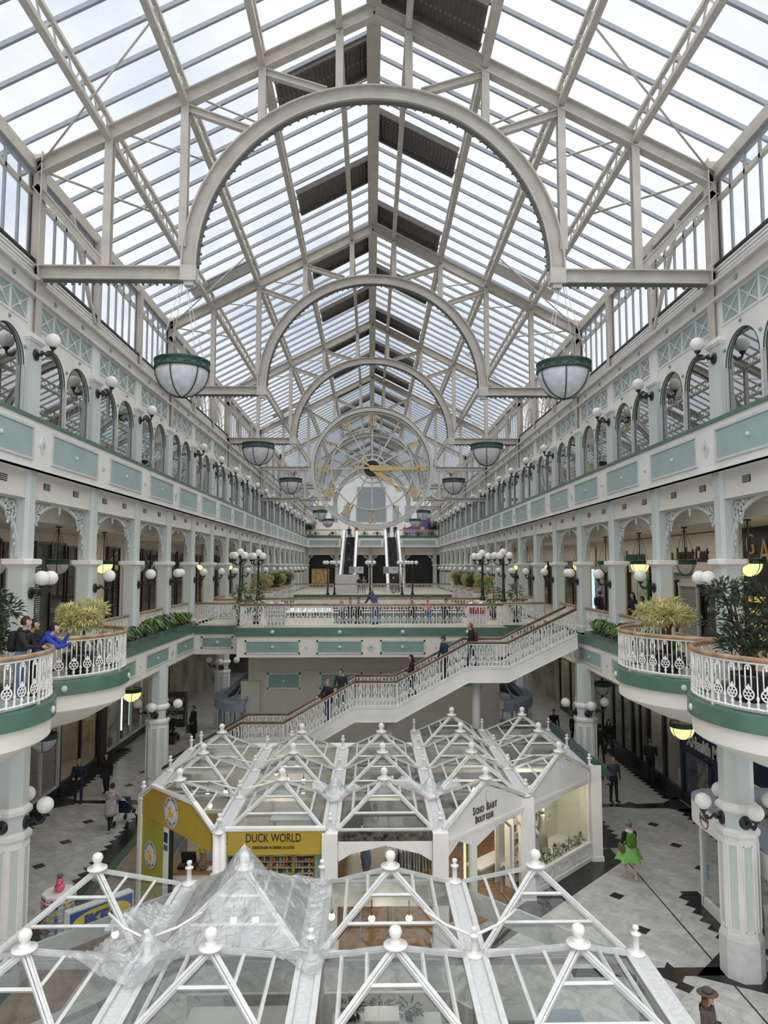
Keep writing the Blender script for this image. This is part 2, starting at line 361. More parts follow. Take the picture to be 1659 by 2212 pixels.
# one bay of the arched upper arcade; local y along the hall, x = 0 at glass plane, hall towards -s
def arcade_mesh(s):
    a = .77; zs = 14.28; zt = 15.42; mb = MB(); X = -s*.06; Xb = -s*.01
    def arch(yc):
        n = 14; out = []
        for i in range(n+1):
            t = pi*i/n; out.append((yc-a*cos(t), zs+a*sin(t)*1.05))
        return out
    for yc in (-.85, .85):
        pts = arch(yc)
        for i in range(len(pts)-1):
            (ya, za), (yb, zb) = pts[i], pts[i+1]
            mb.add([(X,ya,za),(X,yb,zb),(X,yb,zt),(X,ya,zt)], [(0,1,2,3)], 0)
            mb.add([(X,ya,za),(X,yb,zb),(Xb,yb,zb),(Xb,ya,za)], [(0,1,2,3)], 2)
        mb.path([(X-s*.002, y, z) for y, z in pts], .014, 4, 1)
        # dark sash below the springing
        for e in (-1, 1): mb.box(X+s*.02, Xb, yc+e*a-.015, yc+e*a+.015, 12.97, zs, 2)
        rosette(mb, X, s, yc, 15.27, .05, 3)
    # solid strips between and beside arches (above springing)
    for y0, y1 in ((-1.7,-.85-a), (-.85+a, .85-a), (.85+a, 1.7)): mb.box(X, Xb, y0, y1, zs, zt, 0)
    for y in (-1.62, 0, 1.62):
        rosette(mb, X, s, y, 14.75, .05, 3)
        for q in (-.08,.08): mb.box(X-s*.004, X, y-.1, y+.1, zs-.02, zs+.01, 0)
    mb.box(X-s*.02, Xb, -.035, .035, 12.97, zs, 2)            # white mullion
    for e in (-1, 1): mb.box(X, Xb, e*1.62-.03, e*1.62+.03, 12.97, zs, 2)
    # lattice band: teal back, white crosses
    mb.box(X+s*.02, Xb, -1.72, 1.72, 15.42, 16.1, 4)
    mb.box(X-s*.03, X+s*.02, -1.72, 1.72, 15.40, 15.45, 0); mb.box(X-s*.03, X+s*.02, -1.72, 1.72, 16.06, 16.1, 0)
    for i in range(4):
        y0 = -1.72+i*.86; y1 = y0+.86; xx = X
        mb.box(xx-s*.02, xx+s*.02, y0-.02, y0+.02, 15.42, 16.1, 0)
        mb.bar((xx, y0, 15.45), (xx, y1, 16.06), .02, .03, 0, (1,0,0)); mb.bar((xx, y0, 16.06), (xx, y1, 15.45), .02, .03, 0, (1,0,0))
        mb.ring((xx-s*.01, (y0+y1)/2, 15.755), .06, .014, 10, 4, 'x', 0)
    mb.box(X-s*.02, X+s*.02, 1.70, 1.74, 15.42, 16.1, 0)
    return mb.mesh('arcade', [WHITE, DKGREEN, TRIMG, JADE, TEAL])
def arcade_glass(s):
    mb = MB(); mb.quad((0,-1.7,12.95),(0,1.7,12.95),(0,1.7,15.1),(0,-1.7,15.1)); return mb.mesh('arcade_glass', GW)
def pilaster_mesh(s):
    mb = MB(); mb.box(-s*.16, s*.2, -.32, .32, 12.95, 15.08, 0)
    mb.box(-s*.2, s*.2, -.36, .36, 12.95, 13.1, 0); mb.box(-s*.22, s*.2, -.39, .39, 15.02, 15.14, 1); mb.box(-s*.19, s*.2, -.35, .35, 14.97, 15.02, 1)
    mb.box(-s*.1, s*.2, -.29, .29, 15.14, 16.1, 1)
    for z in (13.35, 13.9, 14.5, 14.85):
        for y in (-.27, .27): mb.path([(-s*.16,y,z),(-s*.172,y,z)], [.016,.01], 6, 1)
    return mb.mesh('pilaster', [SAGE, WHITE])
wn = 0
for s in (-1, 1):
    am, ag, pm = arcade_mesh(s), arcade_glass(s), pilaster_mesh(s)
    # clerestory glazing above
    cm = MB()
    for i in range(7): cm.box(-.03, .03, -2+i*4/6-.035, -2+i*4/6+.035, 17.12, 19.45, 0)
    cm.box(-.04, .04, -2, 2, 19.40, 19.5, 0); cm.box(-.04, .04, -2, 2, 17.12, 17.2, 0)
    cmm = cm.mesh('clerestory', BARG)
    fm = MB()
    for i in range(13): a = pi*i/12; fm.bar((0, .38*cos(a), 17.2+.38*sin(a)), (0, 1.95*cos(a), min(19.42, 17.2+2.2*sin(a))), .05, .06, 0, (1,0,0))
    fm.ring((0,0,17.2), .38, .04, 16, 5, 'x', a0=0, a1=pi); fm.ring((0,0,17.2), 1.15, .03, 20, 5, 'x', a0=0, a1=pi); fm.box(-.05,.05,-2,2,19.38,19.5); fm.box(-.05,.05,-2,2,17.12,17.22); fm.box(-.05,.05,-2,-1.9,17.12,19.5); fm.box(-.05,.05,1.9,2,17.12,19.5)
    fan = fm.mesh('fan_window', STEEL)
    cg = MB(); cg.quad((0,-2,17.15),(0,2,17.15),(0,2,19.45),(0,-2,19.45)); cgm = cg.mesh('clerestory_glass', GR)
    for k in range(K0, K1+4):
        wn += 1; o = struct(link('window_%d' % wn, am, None, (s*WC[s], YK(k)+2, 0))); g = link('pane', ag, o)
        wn += 1; o = struct(link('window_%d' % wn, fan if k in (4, 5) else cmm, None, (s*(WC[s]+.1), YK(k)+2, 0))); g = link('pane', cgm, o)
        if k > K0: tn += 1; struct(link('trim_%d' % tn, pm, None, (s*WC[s], YK(k), 0)))
# ------------------------------------------------------------------ roof glazing, purlins
XR = .05
ZR, ZE = 24.75, 19.9
XE = {-1: -9.1, 1: 9.45}
def roofz(x): 
    s = -1 if x < XR else 1
    return ZR-(ZR-ZE)*abs(x-XR)/abs(XE[s]-XR)
YR0, YR1 = 8.5, 107.5
for s in (-1, 1):
    xe = XE[s]
    for j in range(-1, 8):
        ya, yb = YK(3*j), YK(3*j)+12
        if j == -1: ya = YR0-3
        if ya > 105: continue
        wn += 1
        g = MB(); g.quad((XR, ya, ZR), (xe-s*-.4, ya, roofz(xe)-.2), (xe+s*.4, yb, roofz(xe)-.2), (XR, yb, ZR))
        bars = MB(); nb = 13; nn = int(round((yb-ya)/(12/nb)))
        for i in range(nn):
            y = ya+(i+.5)*(yb-ya)/nn
            bars.bar((XR, y, ZR-.05), (xe+s*.4, y, roofz(xe)-.25), .075, .11, 0)
        o = struct(bars.build('window_%d' % wn, BARG)); g.build('pane', GR, o)
        # corrugated ventilator strips next to the ridge
        step = [1.45, 7.4, 13.4] if s < 0 else [-1.3, 4.7, 10.6]
        vb = MB(); got = False
        for st in step:
            y0 = YK(3*j)+st
            if not (ya <= y0 < yb-1): continue
            got = True; n = 22; x0, x1 = XR+s*.12, XR+s*2.85
            vs, fs = [], []
            for i in range(n*2+1):
                x = x0+(x1-x0)*i/(n*2); dz = -.10-(.045 if i % 2 else 0)
                vs += [(x, y0, roofz(x)+dz), (x, y0+1.45, roofz(x)+dz)]
                if i: fs.append((2*i-2, 2*i-1, 2*i+1, 2*i))
            vb.add(vs, fs, 0)
            for y in (y0, y0+1.45): vb.bar((x0, y, roofz(x0)-.14), (x1, y, roofz(x1)-.14), .1, .2, 0)
        if got: vb.build('ventilator_panel', VENT, o)
        # flat grey gutter sheet half way down
        if j in (1, 3):
            pb = MB(); pb.bar((XR+s*4.9, YK(3*j)-1.0 , roofz(4.9)-.16), (XR+s*7.6, YK(3*j)-1.0, roofz(7.6)-.16), 1.0, .04, 0); pb.build('blind_panel', TRIMG, o)
# lattice purlins
PX = [6.9, 4.95, 2.95, .92]
pn = ['lowest', 'second lowest', 'third', 'topmost']
for s in (-1, 1):
    for i, px in enumerate(PX):
        x = XR+s*px; zt = roofz(x)-.17; zb = zt-.52; t = thing('roof_purlin', 'long lattice roof purlin, %s one above the %s eave' % (pn[i], SIDE[s]), 'purlin', (x, YR0, zb), group='lattice purlins under the glass roof')
        L_ = YR1-YR0
        MB().bar((0,0,.52),(0,L_,.52),.11,.10,0).build('top_chord', STEEL, t); MB().bar((0,0,0),(0,L_,0),.17,.13,0).build('bottom_chord', STEEL, t)
        m = MB(); n = int(L_/.75)
        for q in range(n):
            y = q*.75; m.bar((0,y,0),(0,y+.375,.52),.035,.035); m.bar((0,y+.375,.52),(0,y+.75,0),.035,.035)
        m.build('lattice_web', STEEL, t)
t = thing('ridge_beam', 'deep grey ridge beam along the top of the glass roof', 'beam', (XR, YR0, ZR-.5))
MB().box(-.13,.13,0,YR1-YR0,0,.46).build('web', STEEL, t); MB().box(-.2,.2,0,YR1-YR0,-.04,0.02).build('flange', STEEL, t)
for s in (-1, 1):
    x = s*(WC[s]+.12); t = thing('eave_beam', 'grey steel eave beam along the %s clerestory' % SIDE[s], 'beam', (x, YR0, 19.5))
    MB().box(-.14,.14,0,YR1-YR0,0,.34).build('web', STEEL, t)
    MB().box(-.05,.05,0,YR1-YR0,-.62,-.5).build('rail', STEEL, t)
# ------------------------------------------------------------------ trusses
XT = .06; RA = 4.98; ZS = 16.98
def rafz(x): return 24.1-(24.1-19.5)*abs(x-XT)/8.95
def make_truss(k, clock=False):
    RA = 4.72 if clock else 4.98
    y = YK(k); wl, wr = WC[-1], WC[1]
    t = thing('roof_truss', None, 'roof truss', (0, y, 16.6), group='arched steel roof trusses')
    def B(name, mb): o = mb.build(name, STEEL, t); return o
    o_ = Vector((0, 0, 16.6))
    def V(x, z, dy=0): return Vector((x, dy, z))-o_
    for s, wx in ((-1, wl), (1, wr)):
        B('rafter', MB().ibeam(V(s*wx, rafz(s*wx)), V(XT, rafz(XT)), .26, .38))
        B('wall_post', MB().ibeam(V(s*(wx-.04), 15.1), V(s*(wx-.04), 20.0), .30, .34, m=0, up=(1,0,0)).box(s*(wx-.3), s*(wx+.15), -.2, .2, -.05, .02))
        if not clock:
            B('tie_beam', MB().ibeam(V(s*wx, 16.8), V(XT+s*(RA-.2), 16.8), .28, .36).box(XT+s*(RA-.41), XT+s*(RA-.0), -.145, .145, .0, .40).box(XT+s*(RA-.34), XT+s*(RA-.1), -.1, .1, -.12, .0))
        for i, px in enumerate(PX):
            x = XT+s*px; z1 = rafz(x)-.15
            z0 = 16.98 if px > RA else ZS+sqrt(max(0, (RA-.0)**2-(x-XT)**2))
            B('post', MB().ibeam(V(x, z0-.02), V(x, z1), .2, .22, up=(0,1,0)))
            if 0 < i < 3:
                a = math.acos(min(1, (PX[i+1]+.35)/RA)) if i < 3 else 0
                B('diagonal', MB().ibeam(V(x, z1-.1), V(XT+s*RA*cos(a), ZS+RA*sin(a)+.02), .16, .2))
        B('diagonal', MB().ibeam(V(s*wx, 19.15), V(XT+s*6.95, 17.0), .16, .2))
        # slim wind brace rods to the next purlin
        m = MB(); x1 = XT+s*6.9; x2 = s*wx
        m.tube(V(x2, 19.6), V(x1, roofz(x1)-.6, 4.0), .035, n=6); m.tube(V(x2, 19.6), V(XT+s*5.0, rafz(5)+.1, -2.6), .03, n=6)
        m.tube(V(x1, rafz(x1)+.15), V(XT+s*4.95, roofz(4.95)-.6, 3.0), .03, n=6); m.tube(V(XT+s*4.95, rafz(4.95)+.15), V(XT+s*2.95, roofz(2.95)-.6, 3.0), .03, n=6)
        B('brace_rod', m)
    # arch rib: web and two flanges
    n = 48
    def arc(r, w, h):
        mb = MB(); vs = []; fs = []
        for i in range(n+1):
            a = pi*i/n
            for rr, yy in ((r-h/2,-w/2),(r+h/2,-w/2),(r+h/2,w/2),(r-h/2,w/2)): vs.append(V(XT+rr*cos(a), ZS+rr*sin(a), yy))
        for i in range(n):
            for j in range(4): fs.append((4*i+j, 4*i+(j+1)%4, 4*i+4+(j+1)%4, 4*i+4+j))
        mb.add(vs, fs, 0, False); return mb
    m = arc(RA-.02, .28, .04); m.join(arc(RA-.38, .28, .04)); m.join(arc(RA-.2, .05, .34)); B('arch_rib', m)
    # festoon of lamp holders under arch and ties
    m = MB()
    if not clock:
        rr = RA-.40; m2 = arc(rr-.03, .1, .05); 
        for i in range(58):
            a = pi*(i+.5)/58; c = V(XT+rr*cos(a), ZS+rr*sin(a)); d = Vector((-cos(a), 0, -sin(a)))
            m.tube(c, c+d*.11, .045, .03, 6)
        for s, wx in ((-1, wl), (1, wr)):
            L_ = wx-RA-.5
            for i in range(18):
                x = s*(RA+.1+L_*(i+.5)/18); m.tube(V(x, 16.61), V(x, 16.5), .045, .03, 6)
            m2.box(s*(RA-.1), s*(wx-.3), -.05, .05, -.03, .0)
        m.join(m2); m.build('lamp_strip', mat('strip_grey_%d' % k, (.12,.12,.115), .5, var=0), t)
    return t
TR = {}
TRL = {0:'arched steel roof truss nearest the viewer, spanning the top of the picture', 3:'arched steel roof truss, second from the viewer', 6:'arched steel roof truss just in front of the clock',
       9:'steel roof truss that holds the great clock', 12:'arched steel roof truss first behind the clock glass', 15:'arched steel roof truss second behind the clock glass', 18:'arched steel roof truss at the far gallery end'}
for k in (0, 3, 6, 9, 12, 15, 18): TR[k] = make_truss(k, k == 9); TR[k]['label'] = TRL[k]
# intermediate clerestory posts with raking struts
for s in (-1, 1):
    x = s*(WC[s]-.02); m = MB(); m.ibeam((0,0,16.65), (0,0,19.6), .22, .26, up=(1,0,0)); pm = m.mesh('post', STEEL)
    st = MB().bar((0,-2.0,19.4),(0,-.1,16.75),.1,.12).mesh('strut', STEEL)
    num = 0
    for k in range(-1, 20):
        if k % 3 == 0: continue
        t = thing('clerestory_post', 'grey clerestory post with raking strut, %s on the %s wall' % (ORD[num], SIDE[s]), 'post', (x, YK(k), 0), group='clerestory posts'); num += 1
        link('post', pm, t); 
        if k % 3 == 1: link('strut', st, t, (-s*.05,0,0))
# end wall of the roof and glass gable far away
m = MB(); m.prism([(-9.2,107.6,11.5),(9.5,107.6,11.5),(9.5,107.6,19.6),(XR,107.6,24.7),(-9.2,107.6,19.6)],(0,.2,0),0)
for i in range(9): m.box(-7.6+i*1.9-.5, -7.6+i*1.9+.5, 107.55, 107.6, 13.6, 18.6, 1)
m.box(-2.2, 2.2, 107.5, 107.6, 12.9, 21.5, 2)
struct(m.build('wall_back', [WHITE, BLUEG, mat('dark_tower_glass', (.10,.13,.17), .2, var=.2)]))
fl = MB(); fl.box(-13, 13, YEND, 107.6, 12.4, 12.9, 0); struct(fl.build('floor_far_gallery', CARP))
# ------------------------------------------------------------------ columns of the lower gallery
def chsq(h, c, z): return [(h-c,-h,z),(h,-h+c,z),(h,h-c,z),(h-c,h,z),(-h+c,h,z),(-h,h-c,z),(-h,-h+c,z),(-h+c,-h,z)]
def oct_stack(levels, m=0):
    mb = MB(); vs = []
    for h, c, z in levels: vs += chsq(h, c, z)
    n = len(levels); fs = [(i*8+j, i*8+(j+1)%8, (i+1)*8+(j+1)%8, (i+1)*8+j) for i in range(n-1) for j in range(8)]
    fs += [tuple(range(8))[::-1], tuple((n-1)*8+j for j in range(8))]
    return mb.add(vs, fs, m)
sh = oct_stack([(.30,.10,0),(.30,.10,.25),(.27,.09,.3),(.27,.09,2.8)]).mesh('shaft', SAGE)
cp = oct_stack([(.27,.09,2.74),(.30,.10,2.78),(.39,.12,2.84),(.39,.12,2.95),(.36,.11,2.97)]).mesh('capital', WHITE)
us = oct_stack([(.23,.08,2.97),(.23,.08,5.0),(.25,.08,5.05),(.25,.08,5.2)]).mesh('upper_shaft', SAGE)
COLT = {}
for s in (-1, 1):
    for k in range(-2, 19):
        t = thing('gallery_column', 'pale sage gallery column, %s from the viewer along the %s arcade' % (ORD[k+2], SIDE[s]) if k < 18 else 'pale sage gallery column at the far end of the %s arcade' % SIDE[s], 'column', (s*WC[s], YK(k), 6.5), group='sage columns of the lower gallery')
        link('shaft', sh, t); link('capital', cp, t); link('upper_shaft', us, t); COLT[s, k] = t
# cast iron spandrel arches
def spandrel():
    mb = MB(); n = 28; W_ = 1.76
    pts = [(0, -W_*cos(pi*i/n), 3.05+1.4*sin(pi*i/n)**.8) for i in range(n+1)]
    for i in range(n): mb.bar(pts[i], pts[i+1], .09, .05, 0, (1,0,0))
    mb.box(-.04,.04,-W_,W_,4.44,4.5)
    for e in (-1, 1):
        mb.box(-.04,.04,e*(W_-.03),e*(W_+.02),3.0,4.5)
        mb.ring((0,e*1.40,4.13), .24, .022, 14, 4, 'x'); mb.ring((0,e*1.40,4.13), .09, .02, 8, 4, 'x')
        for q in range(6):
            a = pi*q/3; mb.bar((0,e*1.40+.08*cos(a),4.13+.08*sin(a)), (0,e*1.40+.24*cos(a),4.13+.24*sin(a)), .03, .05, 0, (1,0,0))
        for y, z, r in ((1.0,4.30,.11),(.76,4.36,.07),(1.19,4.37,.06),(1.55,3.76,.11),(1.60,3.5,.08),(1.62,3.32,.055),(1.28,3.86,.05),(.6,4.39,.04)):
            sp = [(0, e*y+r*(1-.75*i/18)*cos(i*.6), z+r*(1-.75*i/18)*sin(i*.6)) for i in range(19)]
            mb.path(sp, .018, 4)
    return mb.mesh('tracery', mat('pale_grey_iron_paint', (.58,.62,.61), .5, var=.04))
spm = spandrel()
drop = MB().lathe([(.001,4.18),(.03,4.22),(.05,4.28),(.03,4.33),(.06,4.38),(.04,4.46)], 8).mesh('pendant_drop', TRIMG)
for s in (-1, 1):
    for k in range(-2, 18):
        t = thing('spandrel_arch', 'pierced iron spandrel arch, %s from the viewer on the %s gallery' % (ORD[k+2], SIDE[s]), 'arch', (s*WC[s], YK(k)+2, 6.5), group='pierced iron spandrel arches')
        link('tracery', spm, t); link('drop_finial', drop, t)
# ------------------------------------------------------------------ globe lamps
def sconce_meshes():
    pl = MB().path([(0,0,0),(.03,0,0),(.05,0,0),(.07,0,0)], [.15,.15,.11,.05], 14)
    arm = MB().path([(.05,0,0),(.14,0,.0),(.2,0,.05),(.27,0,-.02),(.36,0,-.02),(.42,0,.06),(.43,0,.14)], [.045,.04,.035,.03,.03,.033,.035], 8)
    arm.path([(.14,0,.02),(.13,0,.08),(.17,0,.1),(.2,0,.06)], .018, 6)
    arm.path([(.30,0,-.03),(.33,0,.05),(.38,0,.03)], .016, 6)
    arm.lathe([(.04,.13),(.075,.16),(.085,.19),(.07,.2)], 10, (.43,0,0))
    gl = MB().sphere((.43,0,.37), .185, 20, 12)
    return pl.mesh('wall_plate', BLACK), arm.mesh('arm', BLACK), gl.mesh('globe', OPAL)
SPL, SARM, SGL = sconce_meshes()
def sconce(loc, ang, label, group, double=False):
    t = thing('globe_sconce', label, 'wall lamp', loc, ang, group)
    link('wall_plate', SPL, t)
    for da in ((-.55,.55) if double else (0,)):
        a = link('arm', SARM, t); g = link('globe', SGL, t); a.rotation_euler = g.rotation_euler = (0,0,da)
    return t
for s in (-1, 1):
    ang = 0 if s < 0 else pi
    for k in range(-1, 18):
        ordn = ORD[k+1]
        sconce((s*(WC[s]-.27), YK(k), 8.62), ang, ('twin' if k % 3 == 0 else 'single')+' white globe lamp on the %s column of the %s lower arcade' % (ORD[k+2], SIDE[s]), 'globe lamps on the lower gallery columns', k % 3 == 0)
        if k != 3: sconce((s*(WC[s]-.16), YK(k), 14.66), ang, 'white globe lamp between the upper arched windows, %s along the %s wall' % (ordn, SIDE[s]), 'globe lamps on the upper gallery pilasters')
# ------------------------------------------------------------------ ground storey columns
def ground_col(s, k, label):
    cx_, cy_ = {(-1,0):(-8.24,16.5),(1,0):(8.52,16.5),(-1,3):(-8.45,28.2),(1,3):(8.58,28.2),(-1,6):(-8.6,41),(1,6):(8.9,41)}[s,k]
    t = thing('ground_column', label, 'column', (cx_, cy_, 0), group='octagonal ground floor columns')
    O = lambda lv, m, nm: oct_stack(lv).build(nm, m, t)
    c = lambda h: h*.586
    O([(.44,c(.44),0),(.44,c(.44),.86),(.40,c(.40),.96)], KWHITE, 'plinth')
    p = oct_stack([(.395,c(.395),.92),(.395,c(.395),3.12)])
    for j in range(8):
        a = j*pi/4; n = Vector((cos(a), sin(a), 0)); q = Vector((-sin(a), cos(a), 0)); f = n*.398
        w = .105
        p.add([f+q*w+Vector((0,0,1.1)), f-q*w+Vector((0,0,1.1)), f-q*w+Vector((0,0,2.95)), f+q*w+Vector((0,0,2.95))], [(0,1,2,3)], 1)
        for e in (-1, 1): p.bar(f+q*w*e+Vector((0,0,1.08)), f+q*w*e+Vector((0,0,2.97)), .035, .035, 0)
        for z in (1.09, 2.96): p.bar(f-q*w+Vector((0,0,z)), f+q*w+Vector((0,0,z)), .035, .035, 0)
    p.build('pedestal', [WHITE, SAGE], t)
    O([(.41,c(.41),3.10),(.44,c(.44),3.16),(.44,c(.44),3.24),(.38,c(.38),3.30)], WHITE, 'lower_band')
    O([(.36,c(.36),3.28),(.36,c(.36),3.66)], SAGE, 'neck')
    O([(.38,c(.38),3.64),(.43,c(.43),3.70),(.43,c(.43),3.78),(.36,c(.36),3.86)], WHITE, 'upper_band')
    O([(.345,c(.345),3.84),(.345,c(.345),5.4)], SAGE, 'shaft')
    for j, a in enumerate((0, pi/2, pi, -pi/2)):
        wd = {0:'right-pointing', 1:'rear', 2:'left-pointing', 3:'front'}[j]
        sconce((cx_+.36*cos(a), cy_+.36*sin(a), 3.47), a, '%s white globe lamp on the %s' % (wd, label.replace('octagonal ', '')), 'globe lamps round the ground floor columns')
for s in (-1, 1):
    ground_col(s, 0, 'octagonal ground column nearest the viewer on the %s' % SIDE[s]); ground_col(s, 3, 'octagonal ground column beyond the rear kiosk on the %s' % SIDE[s])
    ground_col(s, 6, 'octagonal ground column behind the bridge on the %s' % SIDE[s])
# ------------------------------------------------------------------ bowl pendants
def bowl_pendant(r, drop, lit, big):
    """local origin at the bowl rim; returns unlinked meshes"""
    bm_ = MB().lathe([(r*.96*sin(pi/2*i/9), -r*1.02*cos(pi/2*i/9)-.02) for i in range(1, 10)], 24)
    bm_.lathe([(.001,-r*1.04),(r*.96*sin(pi/18),-r*1.02*cos(pi/18)-.02)], 24)
    rg = MB(); h = r*.28
    rg.lathe([(r*.97,-.03),(r*1.03,-.02),(r*1.03,.02),(r,.03),(r,h-.03),(r*1.03,h-.02),(r*1.03,h+.02),(r*.97,h+.03),(r*.95,h),(r*.95,0),(r*.97,-.03)], 28)
    if big:
        for j in range(14):
            a0, a1 = 2*pi*j/14, 2*pi*(j+1)/14
            rg.bar((r*1.02*cos(a0),r*1.02*sin(a0),0),(r*1.02*cos(a1),r*1.02*sin(a1),h),.02,.02); rg.bar((r*1.02*cos(a0),r*1.02*sin(a0),h),(r*1.02*cos(a1),r*1.02*sin(a1),0),.02,.02)
    rb = MB()
    for j in range(6 if big else 4):
        a = 2*pi*j/(6 if big else 4)+.35
        rb.path([(r*.985*sin(pi/2*i/8)*cos(a), r*.985*sin(pi/2*i/8)*sin(a), -r*1.04*cos(pi/2*i/8)-.02) for i in range(9)], .016 if big else .013, 5)
    rb.sphere((0,0,-r*1.07), .035, 8, 5)
    cb = MB()
    if big:
        for j in range(4):
            a = pi/4+pi/2*j; cb.tube((r*.98*cos(a), r*.98*sin(a), h), (.05*cos(a), .05*sin(a), drop), .009, n=5)
        cb.lathe([(.07,drop-.02),(.12,drop+.03),(.12,drop+.12)], 10)
    else:
        cb.tube((0,0,-.1),(0,0,drop), .02, n=6)
        for j in range(4):
            a = pi/4+pi/2*j; cb.tube((r*.98*cos(a), r*.98*sin(a), h), (.05*cos(a), .05*sin(a), drop-.1), .008, n=5)
        cb.lathe([(.10,drop-.04),(.10,drop)], 10)
    return [('bowl', bm_.mesh('bowl', AMBER if lit else BOWLW)), ('rim_ring', rg.mesh('rim_ring', DKGREEN)), ('ribs', rb.mesh('ribs', DKGREEN)), ('suspension', cb.mesh('suspension', TRIMG if big else BLACK))]
BIGP = bowl_pendant(.68, 2.35, False, True); SML = {l: bowl_pendant(.36, 1.23, l, False) for l in (False, True)}; SMG = {l: bowl_pendant(.40, 1.25, l, False) for l in (False, True)}
def pendant(meshes, loc, label, group):
    t = thing('bowl_pendant', label, 'pendant lamp', loc, 0, group)
    for n, m in meshes: link(n, m, t)
    return t
for s in (-1, 1):
    for i, k in enumerate((0, 3, 6, 12, 15)):
        nm = ['largest in view, under the nearest truss','under the second truss','just in front of the clock','behind the clock, higher of the far pair','behind the clock, lower of the far pair'][i]
        pendant(BIGP, (XT+s*4.9, YK(k), 14.3), 'large green-ringed bowl pendant, %s, %s side' % (nm, SIDE[s]), 'large bowl pendants hung from the trusses')
    for k in range(-1, 9):
        lit = (k % 2 == 0) if s > 0 else (k % 2 == 0) ^ (k < 0)
        lit = {(-1,-1):True,(-1,0):False,(-1,1):False,(-1,2):True,(-1,3):False,(1,-1):False,(1,0):True,(1,1):False,(1,2):True,(1,3):False}.get((s,k), k % 2 == 0)
        pendant(SML[lit], (s*10.5 if s < 0 else 10.68, YK(k)+2, 9.38), '%s bowl pendant, %s from the viewer under the %s gallery ceiling' % ('lit amber' if lit else 'unlit grey', ORD[k+1], SIDE[s]), 'bowl pendants of the lower gallery')
    for k, lit in (((1, False), (3, True)) if s < 0 else ((1, True), (3, False))):
        pendant(SMG[lit], ((-10.2 if s < 0 else 10.4), YK(k)+ (2 if s > 0 else .8), 3.95), '%s bowl pendant over the %s ground floor walk, %s' % ('lit amber' if lit else 'unlit grey', SIDE[s], 'nearer one' if k == 1 else 'farther one'), 'bowl pendants of the ground floor walks')
# ------------------------------------------------------------------ balustrades
def balusters():
    a = MB().lathe([(.035,.06),(.035,.1),(.015,.13),(.030,.18),(.015,.22),(.032,.27),(.013,.32),(.011,.80),(.015,.86),(.03,.93)], 7)
    b = MB()
    b.lathe([(.04,.06),(.035,.1),(.016,.13),(.036,.17),(.018,.21),(.012,.25)], 7)
    b.ring((0,0,.335), .098, .015, 16, 4); b.ring((0,0,.335), .034, .012, 8, 4)
    for q in range(6): t = pi*q/3+pi/6; b.bar((.03*cos(t),0,.335+.03*sin(t)), (.098*cos(t),0,.335+.098*sin(t)), .018, .018)
    b.prism([(-.05,-.012,.42),(.05,-.012,.42),(.062,-.012,.49),(.025,-.012,.46),(0,-.012,.52),(-.025,-.012,.46),(-.062,-.012,.49)], (0,.024,0))
    for e in (-1, 1):
        b.path([(e*.055,0,.44),(e*.055,0,.80)], .014, 5)
    b.ring((0,0,.80), .055, .014, 10, 4, a0=0, a1=pi)
    b.bar((0,0,.80),(0,0,.93),.02,.02); b.sphere((0,0,.79), .025, 6, 4)
    for e in (-1, 1): b.bar((e*.052,0,.9),(e*.02,0,.93),.02,.02)
    c = MB().box(-.022,.022,-.022,.022,0,.95)
    return a, b, c
BAL_A, BAL_B, BAL_C = balusters()
BMA, BMB, BMC = BAL_A.mesh('plain_baluster', WHITE), BAL_B.mesh('ornate_baluster', WHITE), BAL_C.mesh('rail_post', WHITE)
def balustrade(label, pts, group=None, rail=WOOD, step=.165, merged=False, post_every=12, h=1.0, cat='balustrade', slope=False, parent=None, ends=False):
    """pts: polyline of floor points. merged: one mesh for the bars (far away)"""
    pts = [Vector(p) for p in pts]
    o0 = pts[0].copy()
    t = parent or thing('balustrade', label, cat, o0, 0, group)
    base = Vector((0,0,0)) if parent else o0
    P = [p-base for p in pts]
    # resample
    seg = [(P[i+1]-P[i]).length for i in range(len(P)-1)]; L_ = sum(seg); n = max(2, int(round(L_/step)))
    def at(d):
        for i, l in enumerate(seg):
            if d <= l or i == len(seg)-1: return P[i]+(P[i+1]-P[i])*(d/l), (P[i+1]-P[i])
            d -= l
    m = MB(); hr = h+.02
    m.path([p+Vector((0,0,hr)) for p in P], .055, 8); m2 = MB(); m2.path([p+Vector((0,0,hr-.055)) for p in P], .03, 6)
    m2.path([p+Vector((0,0,.08)) for p in P], .022, 5)
    # scalloped top under the handrail
    m.build('handrail', rail, t); 
    if not merged: m2.build('bottom_rail', WHITE, t)
    far = MB()
    cnt = 0; extra = MB()
    for i in range(n):
        p, d = at((i+.5)*L_/n); ang = atan2(d.y, d.x)
        kind = BMC if (post_every and i % post_every == post_every//2) else (BMB if i % 2 else BMA)
        if merged or cnt >= 96:
            Mx = Matrix.Translation(p) @ Matrix.Rotation(ang, 4, 'Z')
            (far if merged else extra).join(BAL_C if kind is BMC else BAL_B if i % 2 else BAL_A, Mx)
        else:
            o = link('rail_post' if kind is BMC else 'ornate_baluster' if kind is BMB else 'plain_baluster', kind, t, p); o.rotation_euler = (0,0,ang); cnt += 1
    if merged: far.join(m2); far.build('balusters', WHITE, t)['kind'] = 'stuff'
    elif extra.v: extra.build('balusters', WHITE, t)['kind'] = 'stuff'
    return t
